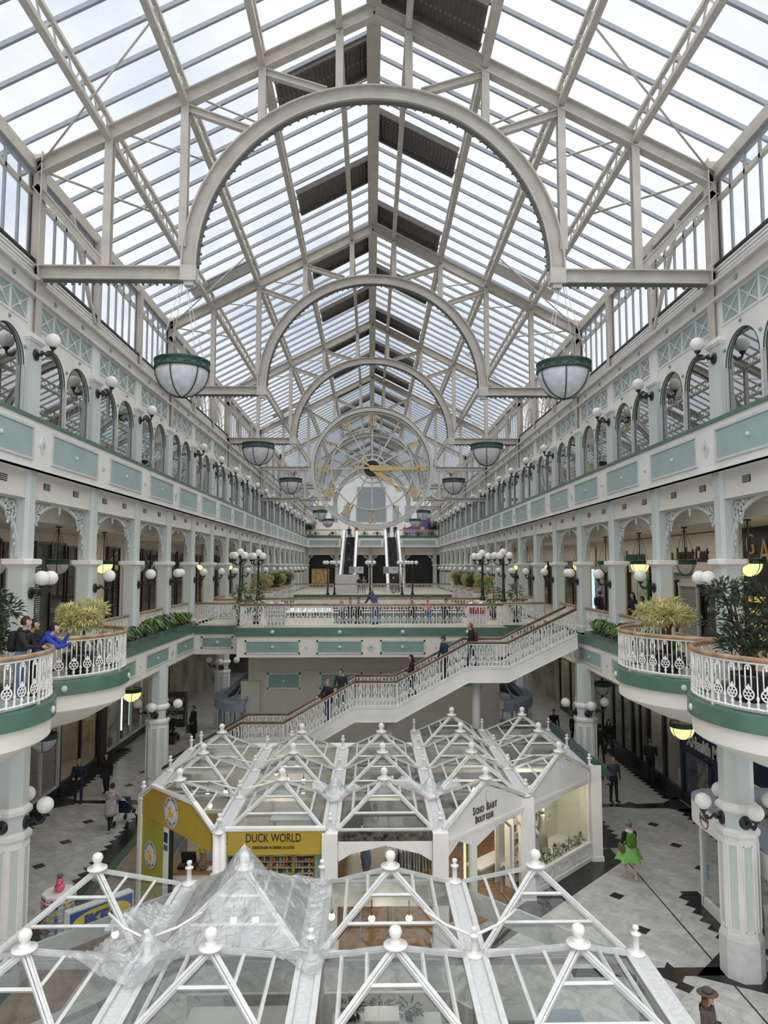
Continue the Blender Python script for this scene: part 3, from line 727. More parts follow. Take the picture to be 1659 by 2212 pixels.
# ------------------------------------------------------------------ rounded balconies
RBS = {-1: 2.07, 1: 2.22}
def balcony(s, yc, label, detail=True):
    x0 = s*BF[s]; n = 28; RB = RBS[s] if detail else 1.95
    def half(r, z): return [(x0-s*r*cos(-pi/2+pi*i/n), yc+r*sin(-pi/2+pi*i/n), z) for i in range(n+1)]
    mb = MB()
    def band(lv, m):
        for (ra, za), (rb, zb) in zip(lv, lv[1:]):
            A, B = half(ra, za), half(rb, zb)
            mb.add(A+B, [(i, i+1, n+2+i, n+1+i) for i in range(n)], m, True)
    band([(RB-.16,6.55),(RB-.16,6.68),(RB+.02,6.68),(RB+.03,6.65),(RB+.03,6.34)], 1); band([(RB+.03,6.34),(RB-.05,6.34),(RB-.06,6.30),(RB-.06,5.98),(RB-.14,5.92)], 0)
    band([(RB-.14,5.92),(1.2,5.52),(.0,5.15)], 0)
    A = half(RB-.16, 6.55); mb.add(A, [tuple(range(n+1))], 2)
    for a in (-.9, .15, 1.1):
        px = x0-s*(RB+.03)*cos(a); py = yc+(RB+.03)*sin(a); d = Vector((-s*cos(a), sin(a), 0)); mb.path([Vector((px,py,6.5)), Vector((px,py,6.5))+d*.03, Vector((px,py,6.5))+d*.05], [.075,.07,.03], 10, 3)
    o = mb.build('balcony', [CREAM, CURB, GREYP, TRIMG]); o['label'] = label; o['category'] = 'balcony'; o['group'] = 'rounded balconies of the lower gallery'
    pts = [(x, y, 6.67) for x, y, z in half(RB-.08, 0)]
    balustrade(label.replace('rounded cream balcony', 'curved white balustrade of the balcony'), pts, 'curved balcony balustrades', merged=not detail, h=.93)
for s in (-1, 1):
    balcony(s, 13.62, 'rounded cream balcony nearest the viewer on the %s' % SIDE[s]); balcony(s, 17.86, 'rounded cream balcony second from the viewer on the %s' % SIDE[s])
    for i, k in enumerate((7, 8, 9, 10)): balcony(s, YK(k)+.2, 'rounded cream balcony beyond the bridge on the %s, %s in line' % (SIDE[s], ORD[i]), False)
    # straight rails between the columns behind the planters
    for i, k in enumerate((0, 1, 2, 3)):
        if k == 0: continue
        balustrade('straight white balustrade behind the %s planter, %s bay' % (SIDE[s], ['nearest','middle','farthest'][k-1]), [(s*(WC[s]-.05), YK(k)+.36, 6.5), (s*(WC[s]-.05), YK(k+1)-.36, 6.5)], 'balustrades between gallery columns')
    balustrade('long white balustrade of the %s gallery beyond the bridge' % SIDE[s], [(s*(WC[s]-.05), YK(5)+.9, 6.5), (s*(WC[s]-.05), 67, 6.5)], None, merged=True)
# ------------------------------------------------------------------ planters and shrubs
def leaf_cloud(mb, c, rx, ry, rz, n, size, m=0, hang=.2, R=R):
    for _ in range(n):
        a = R.uniform(0, 2*pi); u = R.uniform(-1, 1); q = sqrt(1-u*u); rr = R.uniform(.55, 1.0)
        p = Vector((c[0]+rx*rr*q*cos(a), c[1]+ry*rr*q*sin(a), c[2]+rz*rr*u))
        d = Vector((q*cos(a)+R.uniform(-.6,.6), q*sin(a)+R.uniform(-.6,.6), u*.7+R.uniform(-.5,.5)+hang)).normalized()
        L_ = size*R.uniform(.7, 1.3); w_ = L_*.13; sd = d.cross(Vector((0,0,1)))
        if sd.length < .05: sd = Vector((1,0,0))
        sd.normalize(); up_ = sd.cross(d)
        mid = p+d*L_*.5+up_*L_*.08
        mb.add([p, mid+sd*w_, p+d*L_-up_*L_*.15, mid-sd*w_], [(0,1,2),(0,2,3)], m)
def strap_tuft(mb, c, n, L_, m=0, R=R):
    for _ in range(n):
        a = R.uniform(0, 2*pi); l = L_*R.uniform(.6, 1.1); lean = R.uniform(.25, .9); d = Vector((cos(a), sin(a), 0)); sd = Vector((-sin(a), cos(a), 0)); w_ = l*.07
        p0 = Vector(c); p1 = p0+d*l*lean*.5+Vector((0,0,l*.75)); p2 = p0+d*l*lean*1.1+Vector((0,0,l*(.75-.45*lean)))
        mb.add([p0-sd*w_*.5, p0+sd*w_*.5, p1+sd*w_, p1-sd*w_, p2], [(0,1,2,3),(3,2,4)], m)
FLR = [mat('orange_red_bloom', (.45,.06,.02), .5, var=.1), PINKF]
GRB = mat('blue_grey_trailing_leaf', (.17,.25,.23), .6, var=.3)
def planter(s, ya, yb, label, name='planter_trough'):
    x = s*BF[s]; t = thing(name, label, 'planter', (x, ya, 6.5))
    mb = MB(); L_ = yb-ya
    mb.box(-s*.075, 0, 0, L_, .0, .20, 0); mb.box(s*.34, s*.40, 0, L_, 0, .20, 0); mb.box(-s*.06, s*.4, 0, .06, 0, .20, 0); mb.box(-s*.06, s*.4, L_-.06, L_, 0, .20, 0)
    mb.build('trough', CURB, t); MB().box(0, s*.34, .06, L_-.06, .04, .14).build('soil', SOIL, t)
    return t
pl_n = 0
for s in (-1, 1):
    planter(s, 19.9, 33.0 if s < 0 else 27.9, 'green planter trough along the edge of the %s gallery' % SIDE[s])
    ys = [20.3, 21.4, 22.6, 23.6, 24.7, 25.8, 26.9, 28.2, 29.4, 30.6, 31.8] if s < 0 else [20.3, 21.4, 22.5, 23.6, 24.6, 25.6, 26.6]
    for i, y in enumerate(ys):
        t = thing('planter_shrub', 'strap-leaved plant in the %s gallery planter, %s from the viewer' % (SIDE[s], ORD[i]), 'plant', (s*(BF[s]+.13), y, 6.64), group='plants in the gallery planters')
        m = MB(); h = R.uniform(.6, .9)
        strap_tuft(m, (0,0,0), 80, h, 0); strap_tuft(m, (-s*.05,.35,0), 45, h*.8, 0)
        m.build('foliage', LEAF if i % 3 == 1 else mat('bright_green_leaf_%d' % (i*(s+2)), (.12,.20,.045), .5, var=.4, scale=9, col2=(.04,.09,.02)), t)
        m = MB()
        leaf_cloud(m, (-s*.17,.1,.04), .07, .5, .14, 80, .11, 0, -.5)
        m.build('trailing_leaves', GRB, t)
        if i % 2 == (0 if s < 0 else 1) or (s > 0 and i == 3):
            m = MB()
            for _ in range(8): m.sphere((-s*.08+R.uniform(-.1,.1), R.uniform(-.2,.3), R.uniform(.08,.3)), .045, 6, 4)
            m.build('blooms', FLR[i % 2], t)
def pot_tree(loc, label, kind, h, group=None, rz=0):
    t = thing('potted_tree', label, 'potted tree', loc, rz, group); Rr = random.Random(int(loc[0]*97+loc[1]*13))
    MB().lathe([(.30,0),(.36,.35),(.40,.5),(.40,.56),(.36,.56),(.34,.46),(.001,.46)], 20).build('pot', POT, t)
    m = MB(); tips = []
    nt_ = 3 if kind == 'yellow' else 5
    for i in range(nt_):
        a = 2*pi*i/nt_+Rr.uniform(-.3,.3); b0 = Vector((.08*cos(a), .08*sin(a), .45)); sp = .35 if kind == 'yellow' else .55
        p1 = b0+Vector((.05*cos(a+1), .05*sin(a+1), h*.35)); p2 = Vector((sp*.5*cos(a), sp*.5*sin(a), h*.66))
        m.path([b0, p1, p2], [.045,.035,.03], 7)
        for j in range(4):
            a2 = a+Rr.uniform(-1.2,1.2); rr = Rr.uniform(.1,1)*h*.20; p3 = p2+Vector((rr*cos(a2), rr*sin(a2), h*Rr.uniform(-.04,.27))); m.path([p2, (p2+p3)/2+Vector((0,0,.04)), p3], [.025,.02,.012], 5); tips.append(p3)
        if kind != 'yellow':
            for j in range(3):
                z = h*Rr.uniform(.3,.55); a2 = a+Rr.uniform(-1,1); p3 = Vector((.35*cos(a2), .35*sin(a2), z+.25)); m.path([Vector((.08*cos(a),.08*sin(a),z)), p3], [.02,.01], 5); tips.append(p3)
    m.build('trunk', BARK, t)
    f = MB()
    for p in tips:
        rr = h*(.14 if kind == 'yellow' else .12); leaf_cloud(f, p, rr, rr, rr*.75, 210 if kind == 'yellow' else 46, .15 if kind == 'yellow' else .16, 0, .25, Rr)
    f.build('foliage', LEAFY if kind == 'yellow' else LEAFD, t)
    return t
pot_tree((-7.55, 18.3, 6.5), 'pale yellow-leaved potted tree on the second left balcony', 'yellow', 1.85)
pot_tree((7.75, 18.2, 6.5), 'pale yellow-leaved potted tree on the second right balcony', 'yellow', 2.0)
pot_tree((-8.25, 14.75, 6.55), 'dark leafy potted shrub at the left picture edge on the nearest balcony', 'dark', 2.3)
pot_tree((7.75, 14.3, 6.55), 'dark leafy potted shrub with bare stems on the nearest right balcony', 'dark', 2.4)
for s in (-1, 1):
    for i, k in enumerate((8, 9, 10, 11, 12)):
        pot_tree((s*(BF[s]-.55), YK(k)+ (1 if i % 2 else .3), 6.5), '%s potted tree on the %s gallery beyond the bridge, %s in line' % ('yellow-leaved' if i % 2 == 0 else 'dark leafy', SIDE[s], ORD[i]), 'yellow' if i % 2 == 0 else 'dark', 2.2, 'potted trees beyond the bridge')
# ------------------------------------------------------------------ lettering helper
def text_mesh(body, size, mt, extr=.01, bold=0, align='CENTER', squeeze=1.0, shear=0):
    c = bpy.data.curves.new('lettering', 'FONT'); c.body = body; c.size = size; c.extrude = extr; c.offset = bold; c.align_x = align; c.align_y = 'CENTER'; c.shear = shear
    c.resolution_u = 3
    o = bpy.data.objects.new('tmp', c); COL.objects.link(o); bpy.context.view_layer.update()
    me = bpy.data.meshes.new_from_object(o.evaluated_get(bpy.context.evaluated_depsgraph_get())); bpy.data.objects.remove(o)
    me.materials.clear(); me.materials.append(mt)
    me.transform(Matrix.Diagonal((squeeze,1,1,1))); return me
def text_on(name, me, parent, loc, facing):
    """facing: direction (degrees) the text looks towards in plan; -90 = towards the viewer"""
    o = link(name, me, parent, loc); o.rotation_euler = (pi/2, 0, radians(facing+90)); return o
# ------------------------------------------------------------------ the great clock
yc = YK(9); zc = 16.8; t = thing('hanging_clock', 'huge open-frame clock with gold Roman numerals hung across the hall', 'clock', (XT, yc, zc))
def cring(name, r, w, d, m=STEEL, y=0, n=72):
    mb = MB(); vs, fs = [], []
    for i in range(n):
        a = 2*pi*i/n
        for rr, yy in ((r-w/2,y-d/2),(r+w/2,y-d/2),(r+w/2,y+d/2),(r-w/2,y+d/2)): vs.append((rr*cos(a), yy, rr*sin(a)))
    for i in range(n):
        for j in range(4): fs.append((4*i+j, 4*i+(j+1)%4, 4*((i+1)%n)+(j+1)%4, 4*((i+1)%n)+j))
    mb.add(vs, fs, 0); return mb.build(name, m, t)
PALE = mat('pale_clock_steel', (.56,.55,.50), .5, var=.05)
cring('outer_rim', 4.88, .26, .5, PALE); cring('minute_ring', 4.64, .10, .3, PALE); cring('numeral_ring', 3.36, .12, .2, PALE); cring('hub_ring', 1.18, .10, .18, PALE); cring('boss_ring', .74, .12, .26, PALE)
m = MB()
for i in range(60): a = 2*pi*i/60; m.bar((4.62*cos(a),-.16,4.62*sin(a)),(4.86*cos(a),-.16,4.86*sin(a)),.03,.05)
m.build('minute_marks', BARG, t)
for i in range(12):
    a = 2*pi*i/12; MB().bar((.74*cos(a),0,.74*sin(a)),(3.36*cos(a),0,3.36*sin(a)),.12,.13,0,(0,1,0)).build('spoke', PALE, t)
MB().path([(0,-.06,0),(0,.06,0)], .70, 32, smooth=False).build('boss_plate', mat('blue_black_boss', (.012,.018,.035), .2, var=.2), t)
def numeral(s_):
    mb = MB(); w_ = {'I':.17,'V':.40,'X':.42}; tot = sum(w_[c] for c in s_); x = -tot/2; z0, z1 = -.52, .52
    for c in s_:
        cw = w_[c]; xm = x+cw/2
        if c == 'I': mb.box(xm-.055,xm+.055,-.04,.04,z0,z1); mb.box(xm-.08,xm+.08,-.04,.04,z0,z0+.06); mb.box(xm-.08,xm+.08,-.04,.04,z1-.06,z1)
        if c == 'V': mb.bar((xm-.14,0,z1),(xm,0,z0),.12,.08,0,(0,1,0)); mb.bar((xm+.14,0,z1),(xm,0,z0),.06,.08,0,(0,1,0)); mb.box(xm-.2,xm+.2,-.04,.04,z1-.05,z1)
        if c == 'X': mb.bar((xm-.15,0,z1),(xm+.15,0,z0),.12,.08,0,(0,1,0)); mb.bar((xm+.15,0,z1),(xm-.15,0,z0),.05,.08,0,(0,1,0)); mb.box(xm-.2,xm+.2,-.04,.04,z1-.05,z1); mb.box(xm-.2,xm+.2,-.04,.04,z0,z0+.05)
        x += cw
    return mb
for i, s_ in enumerate('XII I II III IIII V VI VII VIII IX X XI'.split()):
    a = pi/2-2*pi*i/12; o = numeral(s_).build('numeral', GOLD, t, (3.98*cos(a), -.2, 3.98*sin(a))); o.rotation_euler = (0, -(a-pi/2), 0)
def hand(name, L_, tail, ang, y):
    mb = MB(); mb.path([(0,-.06,0),(0,.06,0)], .25, 20, smooth=False)
    mb.prism([(0,-.03,-.19),(.6,-.03,-.24),(1.0,-.03,-.2),(L_-.6,-.03,-.06),(L_-.6,-.03,.06),(1.0,-.03,.2),(.6,-.03,.24),(0,-.03,.19)], (0,.06,0))
    mb.prism([(L_-.7,-.03,-.05),(L_-.5,-.03,-.2),(L_-.32,-.03,-.2),(L_,-.03,0),(L_-.32,-.03,.2),(L_-.5,-.03,.2),(L_-.7,-.03,.05)], (0,.06,0))
    mb.prism([(0,-.03,-.08),(-tail+.3,-.03,-.08),(-tail+.1,-.03,-.28),(-tail,-.03,0),(-tail+.1,-.03,.28),(-tail+.3,-.03,.08),(0,-.03,.08)], (0,.06,0))
    o = mb.build(name, GOLD, t, (0,y,0)); o.rotation_euler = (0, -ang, 0)
hand('minute_hand', 4.5, 1.45, radians(-.5), -.42); hand('hour_hand', 3.1, 1.15, radians(-38), -.34)
MB().path([(0,.1,0),(0,.11,0)], 4.75, 48, smooth=False).build('glass_disc', GC, t); t.scale = (.945,1,.945)
# framed glazing round the clock
t = thing('clock_screen', 'glazed steel screen filling the truss round the great clock', 'screen', (XT, yc, 14.4))
m = MB(); 
for s in (-1, 1):
    wx = WC[s]-.1
    m.ibeam((s*4.95,0,2.4),(s*wx,0,2.4),.26,.3); m.ibeam((s*5.6,0,0),(s*wx,0,0),.26,.26)
    m.path([(s*5.6,0,0),(s*4.95,0,.05),(s*4.55,0,.35)], .12, 6)
    for x in (5.2, 6.9, 8.3): m.bar((s*x,0,0),(s*x,0,2.4),.16,.16)
    m.bar((s*4.3,0,-1.3),(s*5.9,0,-1.3),.14,.2); 
m.build('frame', STEEL, t)
for s in (-1, 1):
    g = MB(); g.quad((s*4.6,.1,0),(s*8.6,.1,0),(s*8.6,.1,2.4),(s*4.85,.1,2.4)); g.build('pane', GC, t)
    vs = [(s*(WC[s]-.1),.1,2.5)]; n = 16
    g = MB(); pts = [(s*4.95*cos(pi/2*i/n),.1,2.45+4.95*sin(pi/2*i/n)) for i in range(n+1)]; top = [(s*(8.7-8.7*i/n),.1,rafz(8.7-8.7*i/n)-14.5) for i in range(n+1)]
    for i in range(n): g.quad(pts[i], top[i], top[i+1], pts[i+1])
    g.build('gable_pane', GC, t)
# ------------------------------------------------------------------ bridge over the hall
DOME = TRIMG
m = MB(); m.box(-6.1,6.15,32,38,5.15,6.1,0); m.box(-8.3,-6.1,33.2,37,5.15,6.1,0); m.box(6.15,8.6,33.2,37,5.15,6.1,0)
m.box(-6.2,6.25,31.93,38.05,6.1,6.48,1); m.box(-8.3,-6.1,33.13,37.05,6.1,6.48,1); m.box(6.15,8.6,33.13,37.05,6.1,6.48,1)
m.box(-6.1,6.15,32.05,37.95,6.48,6.5,2); m.box(-8.3,-6.1,33.25,36.9,6.48,6.5,2); m.box(6.15,8.6,33.25,36.9,6.48,6.5,2)
def hframe(mb, y, xc, w, z0, z1, t_=.07, mf=3, mp=4):
    for a in ((xc-w/2,xc+w/2,z0,z0+t_),(xc-w/2,xc+w/2,z1-t_,z1),(xc-w/2,xc-w/2+t_,z0,z1),(xc+w/2-t_,xc+w/2,z0,z1)): mb.box(a[0],a[1],y-.04,y,a[2],a[3],mf)
    mb.box(xc-w/2+t_,xc+w/2-t_,y-.015,y,z0+t_,z1-t_,mp)
    mb.path([(xc,y-.01,(z0+z1)/2),(xc,y-.05,(z0+z1)/2),(xc,y-.07,(z0+z1)/2)], [.09,.08,.03], 10, 3)
for xc, w_ in ((-4.48,2.5),(-1.43,2.1),(1.44,2.05),(4.4,2.4)): 
    hframe(m, 32, xc, w_, 5.30, 5.92); m.path([(xc,31.93,6.29),(xc,31.88,6.29),(xc,31.86,6.29)], [.1,.09,.03], 10, 3)
for x in (-2.95, 2.95): m.path([(x,32,5.6),(x,31.95,5.6)], [.06,.04], 8, 3)
for h, wd, mm, d in ((.2,.19,3,.04),(.12,.115,0,.05),(.08,.075,4,.055)): m.prism([(-wd,32,5.6),(0,32,5.6-h),(wd,32,5.6),(0,32,5.6+h)], (0,-d,0), mm)
for xc in (-7.25, 7.4): hframe(m, 33.2, xc, 1.5, 5.42, 5.98)
struct(m.build('floor_bridge', [CREAM, CURB, CARP, TRIMG, JADE]))
balustrade('long white balustrade along the front of the bridge, seated people behind it', [(-6.0,32.1,6.5),(6.05,32.1,6.5)], 'bridge balustrades')
balustrade('white balustrade along the rear edge of the bridge', [(-6.0,37.9,6.5),(6.05,37.9,6.5)], 'bridge balustrades', merged=True)
for s, xa, xb in ((-1,-8.28,-6.1),(1,6.15,8.3)):
    balustrade('short set-back white balustrade joining the bridge to the %s gallery' % SIDE[s], [(xa,33.3,6.5),(xb,33.3,6.5)], 'bridge link balustrades'); balustrade('rear white balustrade joining the bridge to the %s gallery' % SIDE[s], [(xa,36.9,6.5),(xb,36.9,6.5)], None, merged=True)
    for y0, y1 in ((32.1,33.2),): balustrade('short return balustrade at the %s end of the bridge' % SIDE[s], [(-6.0 if s < 0 else 6.05,y0,6.5),(-6.0 if s < 0 else 6.05,y1,6.5)], None, merged=True)
# block under the bridge
BEIGE = mat('beige_render', (.55,.51,.43), .7, var=.04)
m = MB(); m.box(-5.9,6.2,34,37.9,0,5.15,0); m.box(-5.5,6.25,33.93,34,4.22,4.28,0); m.box(-6.2,-5.3,33.75,34.4,0,3.75,0); m.box(-6.22,-5.28,33.72,34.4,3.72,3.8,0); m.box(-6.0,6.2,33.95,34,2.3,2.36,0); m.box(-5.95,6.2,33.9,34,0,2.3,0)
for xc, w_, z0, z1 in ((-4.2,1.6,3.40,4.16),(-1.45,2.05,3.40,4.16),(1.45,2.0,3.40,4.16),(4.3,2.0,3.40,4.16)): hframe(m, 34, xc, w_, z0, z1)
struct(m.build('wall_stair_block', [BEIGE, CURB, CARP, TRIMG, JADE]))
# rounded slate-blue counters at both ends of the block
for s in (-1, 1):
    xc_ = -5.9 if s < 0 else 6.2; t = thing('curved_counter', 'slate-blue curved counter with sloping glass roof at the %s end of the stair block' % SIDE[s], 'counter', (xc_, 34.8, 0))
    n = 14; a0 = -pi/2
    def arc_(r, z): return [(s*r*cos(a0+pi*i/n)*1.0, r*1.6*sin(a0+pi*i/n)+1.2, z) for i in range(n+1)]
    def strip(A, B): mb.add(A+B, [(i,i+1,n+2+i,n+1+i) for i in range(n)], 0)
    mb = MB(); strip(arc_(1.95,2.5), arc_(1.95,2.9)); strip(arc_(1.95,2.9), arc_(1.45,2.95)); strip(arc_(1.95,2.5), arc_(1.5,2.5)); mb.build('hood', BLUEG, t)
    mb = MB(); strip(arc_(1.5,2.92), [(x*.05, y*.25+.9, 4.1) for x, y, z in arc_(1.5,0)]); mb.build('roof_glass', GS, t)
    mb = MB()
    for i in range(0, n+1, 2): p = arc_(1.5,2.95)[i]; mb.bar(p, (p[0]*.05, p[1]*.25+.9, 4.12), .08, .08); q = arc_(1.7,0)[i]; mb.bar((q[0],q[1],1.0),(q[0],q[1],2.5),.06,.06)
    mb.build('glazing_bars', BLUEG, t)
    mb = MB(); strip(arc_(1.7,0), arc_(1.7,1.0)); mb.build('base', GREYF, t); mb = MB(); strip(arc_(1.68,1.0), arc_(1.68,2.5)); mb.build('counter_glass', GS, t)
    mb = MB(); strip(arc_(1.75,.98), arc_(1.5,1.0)); mb.build('counter_top', BLUEG, t)
# ------------------------------------------------------------------ staircase
ys0, ys1 = 27.95, 29.55
PR = [(8.25,6.5),(5.45,5.16),(3.85,5.16),(1.0,3.64),(-.65,3.64),(-3.45,2.06),(-5.1,2.06),(-8.3,.25)]
t = thing('staircase', 'white steel staircase climbing in flights from left to the right gallery', 'staircase', (0, ys0, 0))
for y in (0, ys1-ys0):
    m = MB(); nm = 'stringer'
    for (xa, za), (xb, zb) in zip(PR, PR[1:]):
        m.prism([(xa,y-.04,za-.48),(xa,y-.04,za+.06),(xb,y-.04,zb+.06),(xb,y-.04,zb-.48)], (0,.08,0))
        m.bar((xa,y,za+.07),(xb,y,zb+.07),.14,.03); m.bar((xa,y,za-.48),(xb,y,zb-.48),.14,.03)
    m.build(nm, WHITE, t)
for (xa, za), (xb, zb) in zip(PR, PR[1:]):
    if abs(za-zb) < .01: MB().box(min(xa,xb),max(xa,xb),.04,ys1-ys0-.04,za-.1,za).build('landing', GREYP, t); continue
    n = 9
    for i in range(n):
        xs = xa+(xb-xa)*i/n; xe = xa+(xb-xa)*(i+1)/n; z = za-(za-zb)*(i+1)/n
        MB().box(xe, xs, .04, ys1-ys0-.04, z-.05, z).box(xs-.02, xs, .04, ys1-ys0-.04, z, z+(za-zb)/n-.05).build('step', GREYP, t)
for y, lab in ((ys0,'near'),(ys1,'far')):
    for i in range(7):
        pass
    for nm_, seg_ in (('upper', PR[0:3]), ('middle', PR[2:5]), ('lower', PR[4:])):
        balustrade('%s side balustrade of the staircase, %s flight, dark wooden handrail' % (lab, nm_), [(x, y+(.03 if lab == 'near' else -.03), z+.05) for x, z in seg_], 'staircase balustrades', rail=DKWOOD, step=.15, post_every=14)
for x, y in ((4.35,29.2),(.75,29.0)):
    t = thing('stair_post', 'round white post under the %s landing' % ('upper' if x > 2 else 'lower'), 'post', (x, y, 0)); h = (5.06 if x > 2 else 3.54)
    MB().lathe([(.17,0),(.17,h)], 16).build('shaft', WHITE, t); MB().lathe([(.24,0),(.24,.08),(.17,.12)], 16).build('base', WHITE, t)
# ------------------------------------------------------------------ lamp standards
def standard(loc, label, group, n=5, h=3.1):
    t = thing('lamp_standard', label, 'street lamp', loc, 0, group)
    MB().lathe([(.16,0),(.16,.15),(.1,.22),(.08,.6),(.10,.64),(.06,.7),(.05,h-.45),(.09,h-.4),(.06,h-.3),(.05,h)], 12).build('post', BLACK, t)
    for i in range(n):
        a = 2*pi*i/n+.4; rr = .42 if i or n == 3 else 0.0; z = h-.05 if rr else h+.12
        m = MB()
        if rr: m.path([(0,0,h-.4),(rr*.5*cos(a),rr*.5*sin(a),h-.45),(rr*cos(a),rr*sin(a),h-.38),(rr*cos(a),rr*sin(a),z-.2)], .03, 6)
        m.lathe([(.05,z-.22),(.11,z-.15),(.09,z-.12)], 10, (rr*cos(a),rr*sin(a),0)); m.build('arm', BLACK, t)
        MB().sphere((rr*cos(a),rr*sin(a),z+.05), .19, 16, 10).build('globe', OPAL, t)
    return t
for x, y, l in ((-6.55,35.0,'front left'),(-6.0,37.2,'rear left'),(5.95,37.2,'rear right'),(6.65,35.0,'front right')):
    tt = thing('pedestal', 'white square pedestal under the %s lamp standard of the bridge' % l, 'pedestal', (x,y,6.5)); MB().box(-.3,.3,-.3,.3,0,.85).build('block', WHITE, tt); MB().box(-.35,.35,-.35,.35,.85,.95).build('cap', WHITE, tt)
    standard((x,y,7.45), 'black lamp standard with white globe cluster, %s of the bridge' % l, 'lamp standards on the bridge', 5, 2.35)
for i, x in enumerate((-4.2,-3.55,-.1,3.0,4.0)): standard((x,67.6,6.5), 'far black globe lamp standard before the escalators, %s from left' % ORD[i], 'far lamp standards', 3, 3.1)
# bench, bins, plants on the bridge
t = thing('bench', 'long brown slatted bench with green base on the bridge', 'bench', (0,34.5,6.5))
m = MB()
for q in range(4): m.box(-1.9,4.6,-.25+q*.13,-.15+q*.13,.42,.46)
m.build('seat', DKWOOD, t); m = MB()
for q in range(3): m.box(-1.9,4.6,.33,.37,.52+q*.12,.61+q*.12)
m.build('backrest', DKWOOD, t); MB().box(-1.8,4.5,-.1,.3,0,.40).build('base', JADE, t)
for x in (-1.5,.2,1.6,3.0,4.3): MB().box(x-.03,x+.03,.28,.33,.4,.86).build('support', BLACK, t)
for i, (x, red) in enumerate(((-4.45,0),(4.95,1))):
    t = thing('litter_bin', 'grey slatted litter bin at the left of the bridge' if not red else 'red and white poster bin at the right of the bridge', 'bin', (x,32.9,6.5))
    MB().box(-.42,.42,-.25,.25,.0,.9).build('body', GREYP if not red else WHITE, t); m = MB()
    for e in (-.24,.24): m.sphere((e,0,.98), .2, 12, 7, sz=.6)
    m.build('lids', TRIMG if not red else CHROME, t)
    if red: MB().box(-.38,.38,-.27,-.25,.55,.85).build('poster', mat('red_poster', (.45,.03,.04), .5, var=.3, scale=9), t); MB().box(-.38,.38,-.27,-.25,.1,.5).build('notice', mat('pastel_notice', (.7,.6,.58), .5, var=.4, scale=6, col2=(.3,.4,.55)), t)
    else:
        for q in range(4): MB().box(-.4,.4,-.27,-.25,.15+q*.18,.24+q*.18).build('slat', TRIMG, t)
for x, y, l in ((-5.9,34.0,'rear left'),(-6.6,33.6,'front left'),(6.0,36.2,'rear right'),(6.8,34.3,'front right')):
    t = thing('tall_plant', 'tall dark green plant by the %s lamp of the bridge' % l, 'plant', (x+.35,y,6.5)); MB().lathe([(.18,0),(.22,.4),(.2,.4),(.001,.36)], 12).build('pot', POT, t)
    MB().path([(0,0,.35),(.03,0,1.5)], .03, 6).build('stem', BARK, t); f = MB(); leaf_cloud(f, (0,0,1.2), .28, .28, .75, 130, .26, 0, -.2); f.build('foliage', LEAF, t)
# ------------------------------------------------------------------ far deck, escalators, end wall
m = MB(); m.box(-8.3,8.6,68,92,6.1,6.48,1); m.box(-8.3,8.6,68.1,92,6.48,6.5,2); m.box(-8.3,8.6,68.05,92,5.2,6.1,0); struct(m.build('floor_far_deck', [CREAM, CURB, CARP]))
balustrade('far white balustrade at the edge of the escalator deck', [(-7.6,68.2,6.5),(7.8,68.2,6.5)], None, merged=True)
FB = Y1
m = MB()
for xa, xb in ((-8.3,-3.9),(-1.7,1.6),(3.7,8.6)):
    m.box(xa,xb,FB,FB+.5,11.68,12.88,0); m.box(xa,xb,FB-.06,FB+.3,12.88,13.2,1); hframe(m, FB, (xa+xb)/2, xb-xa-.6, 11.95, 12.6)
m.box(-8.9,9.2,FB+1.2,FB+1.5,10.7,12.4,0)
struct(m.build('wall_far_gallery', [WHITE, CURB, CARP, TRIMG, TEAL]))
for xa, xb, l in ((-8.3,-3.9,'left'),(-1.7,1.6,'middle'),(3.7,8.6,'right')):
    balustrade('far upper gallery balustrade, %s section between the escalator heads' % l, [(xa,FB+.4,12.9),(xb,FB+.4,12.9)], 'far upper balustrades', merged=True)
    n = max(2, int((xb-xa)/1.5))
    for i in range(n):
        f = MB(); strap_tuft(f, (0,0,0), 60, .55); leaf_cloud(f, (0,0,.2), .5, .2, .25, 60, .2)
        t = thing('gallery_bush', 'green bush in the far gallery planter, %s of the %s section' % (ORD[i], l), 'plant', (xa+(i+.5)*(xb-xa)/n, FB+.1, 13.2), group='bushes on the far gallery'); f.build('foliage', LEAFD if i % 2 else LEAF, t)
# far arches under the end gallery
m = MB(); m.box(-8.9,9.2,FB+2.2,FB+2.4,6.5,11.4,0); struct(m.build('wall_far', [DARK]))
for i, x in enumerate((-8.4,-4.5,-.1,4.2,8.3)):
    t = thing('end_column', 'sage column under the far end gallery, %s from left' % ORD[i], 'column', (x, FB+1.3, 6.5), group='columns under the far gallery'); link('shaft', sh, t); link('capital', cp, t); link('upper_shaft', us, t)
for i, (x, w_) in enumerate(((-6.45,3.9),(-2.3,4.4),(2.05,4.3),(6.25,4.1))):
    t = thing('spandrel_arch', 'far end pierced arch, %s from left, before a dark opening' % ORD[i], 'arch', (x, FB+1.3, 6.5), pi/2, 'far end arches'); o = link('tracery', spm, t); o.scale = (1, w_/4, 1)
SHOPGLOW = mat('lit_shop_back', (.55,.36,.16), .6, var=.5, scale=2, col2=(.25,.14,.06), emit=0)
t = thing('shop_display', 'warm lit shop window under the far left arch', 'shop window', (-6.4, FB+2.1, 6.5)); MB().box(-1.4,.9,-.02,.05,.5,2.4).build('backdrop', mat('warm_lit_window', (.85,.55,.22), .6, var=.6, scale=3, col2=(.3,.18,.08), emit=0), t); MB().box(-1.5,1.0,-.06,-.02,2.4,2.5).build('frame', BLACK, t)
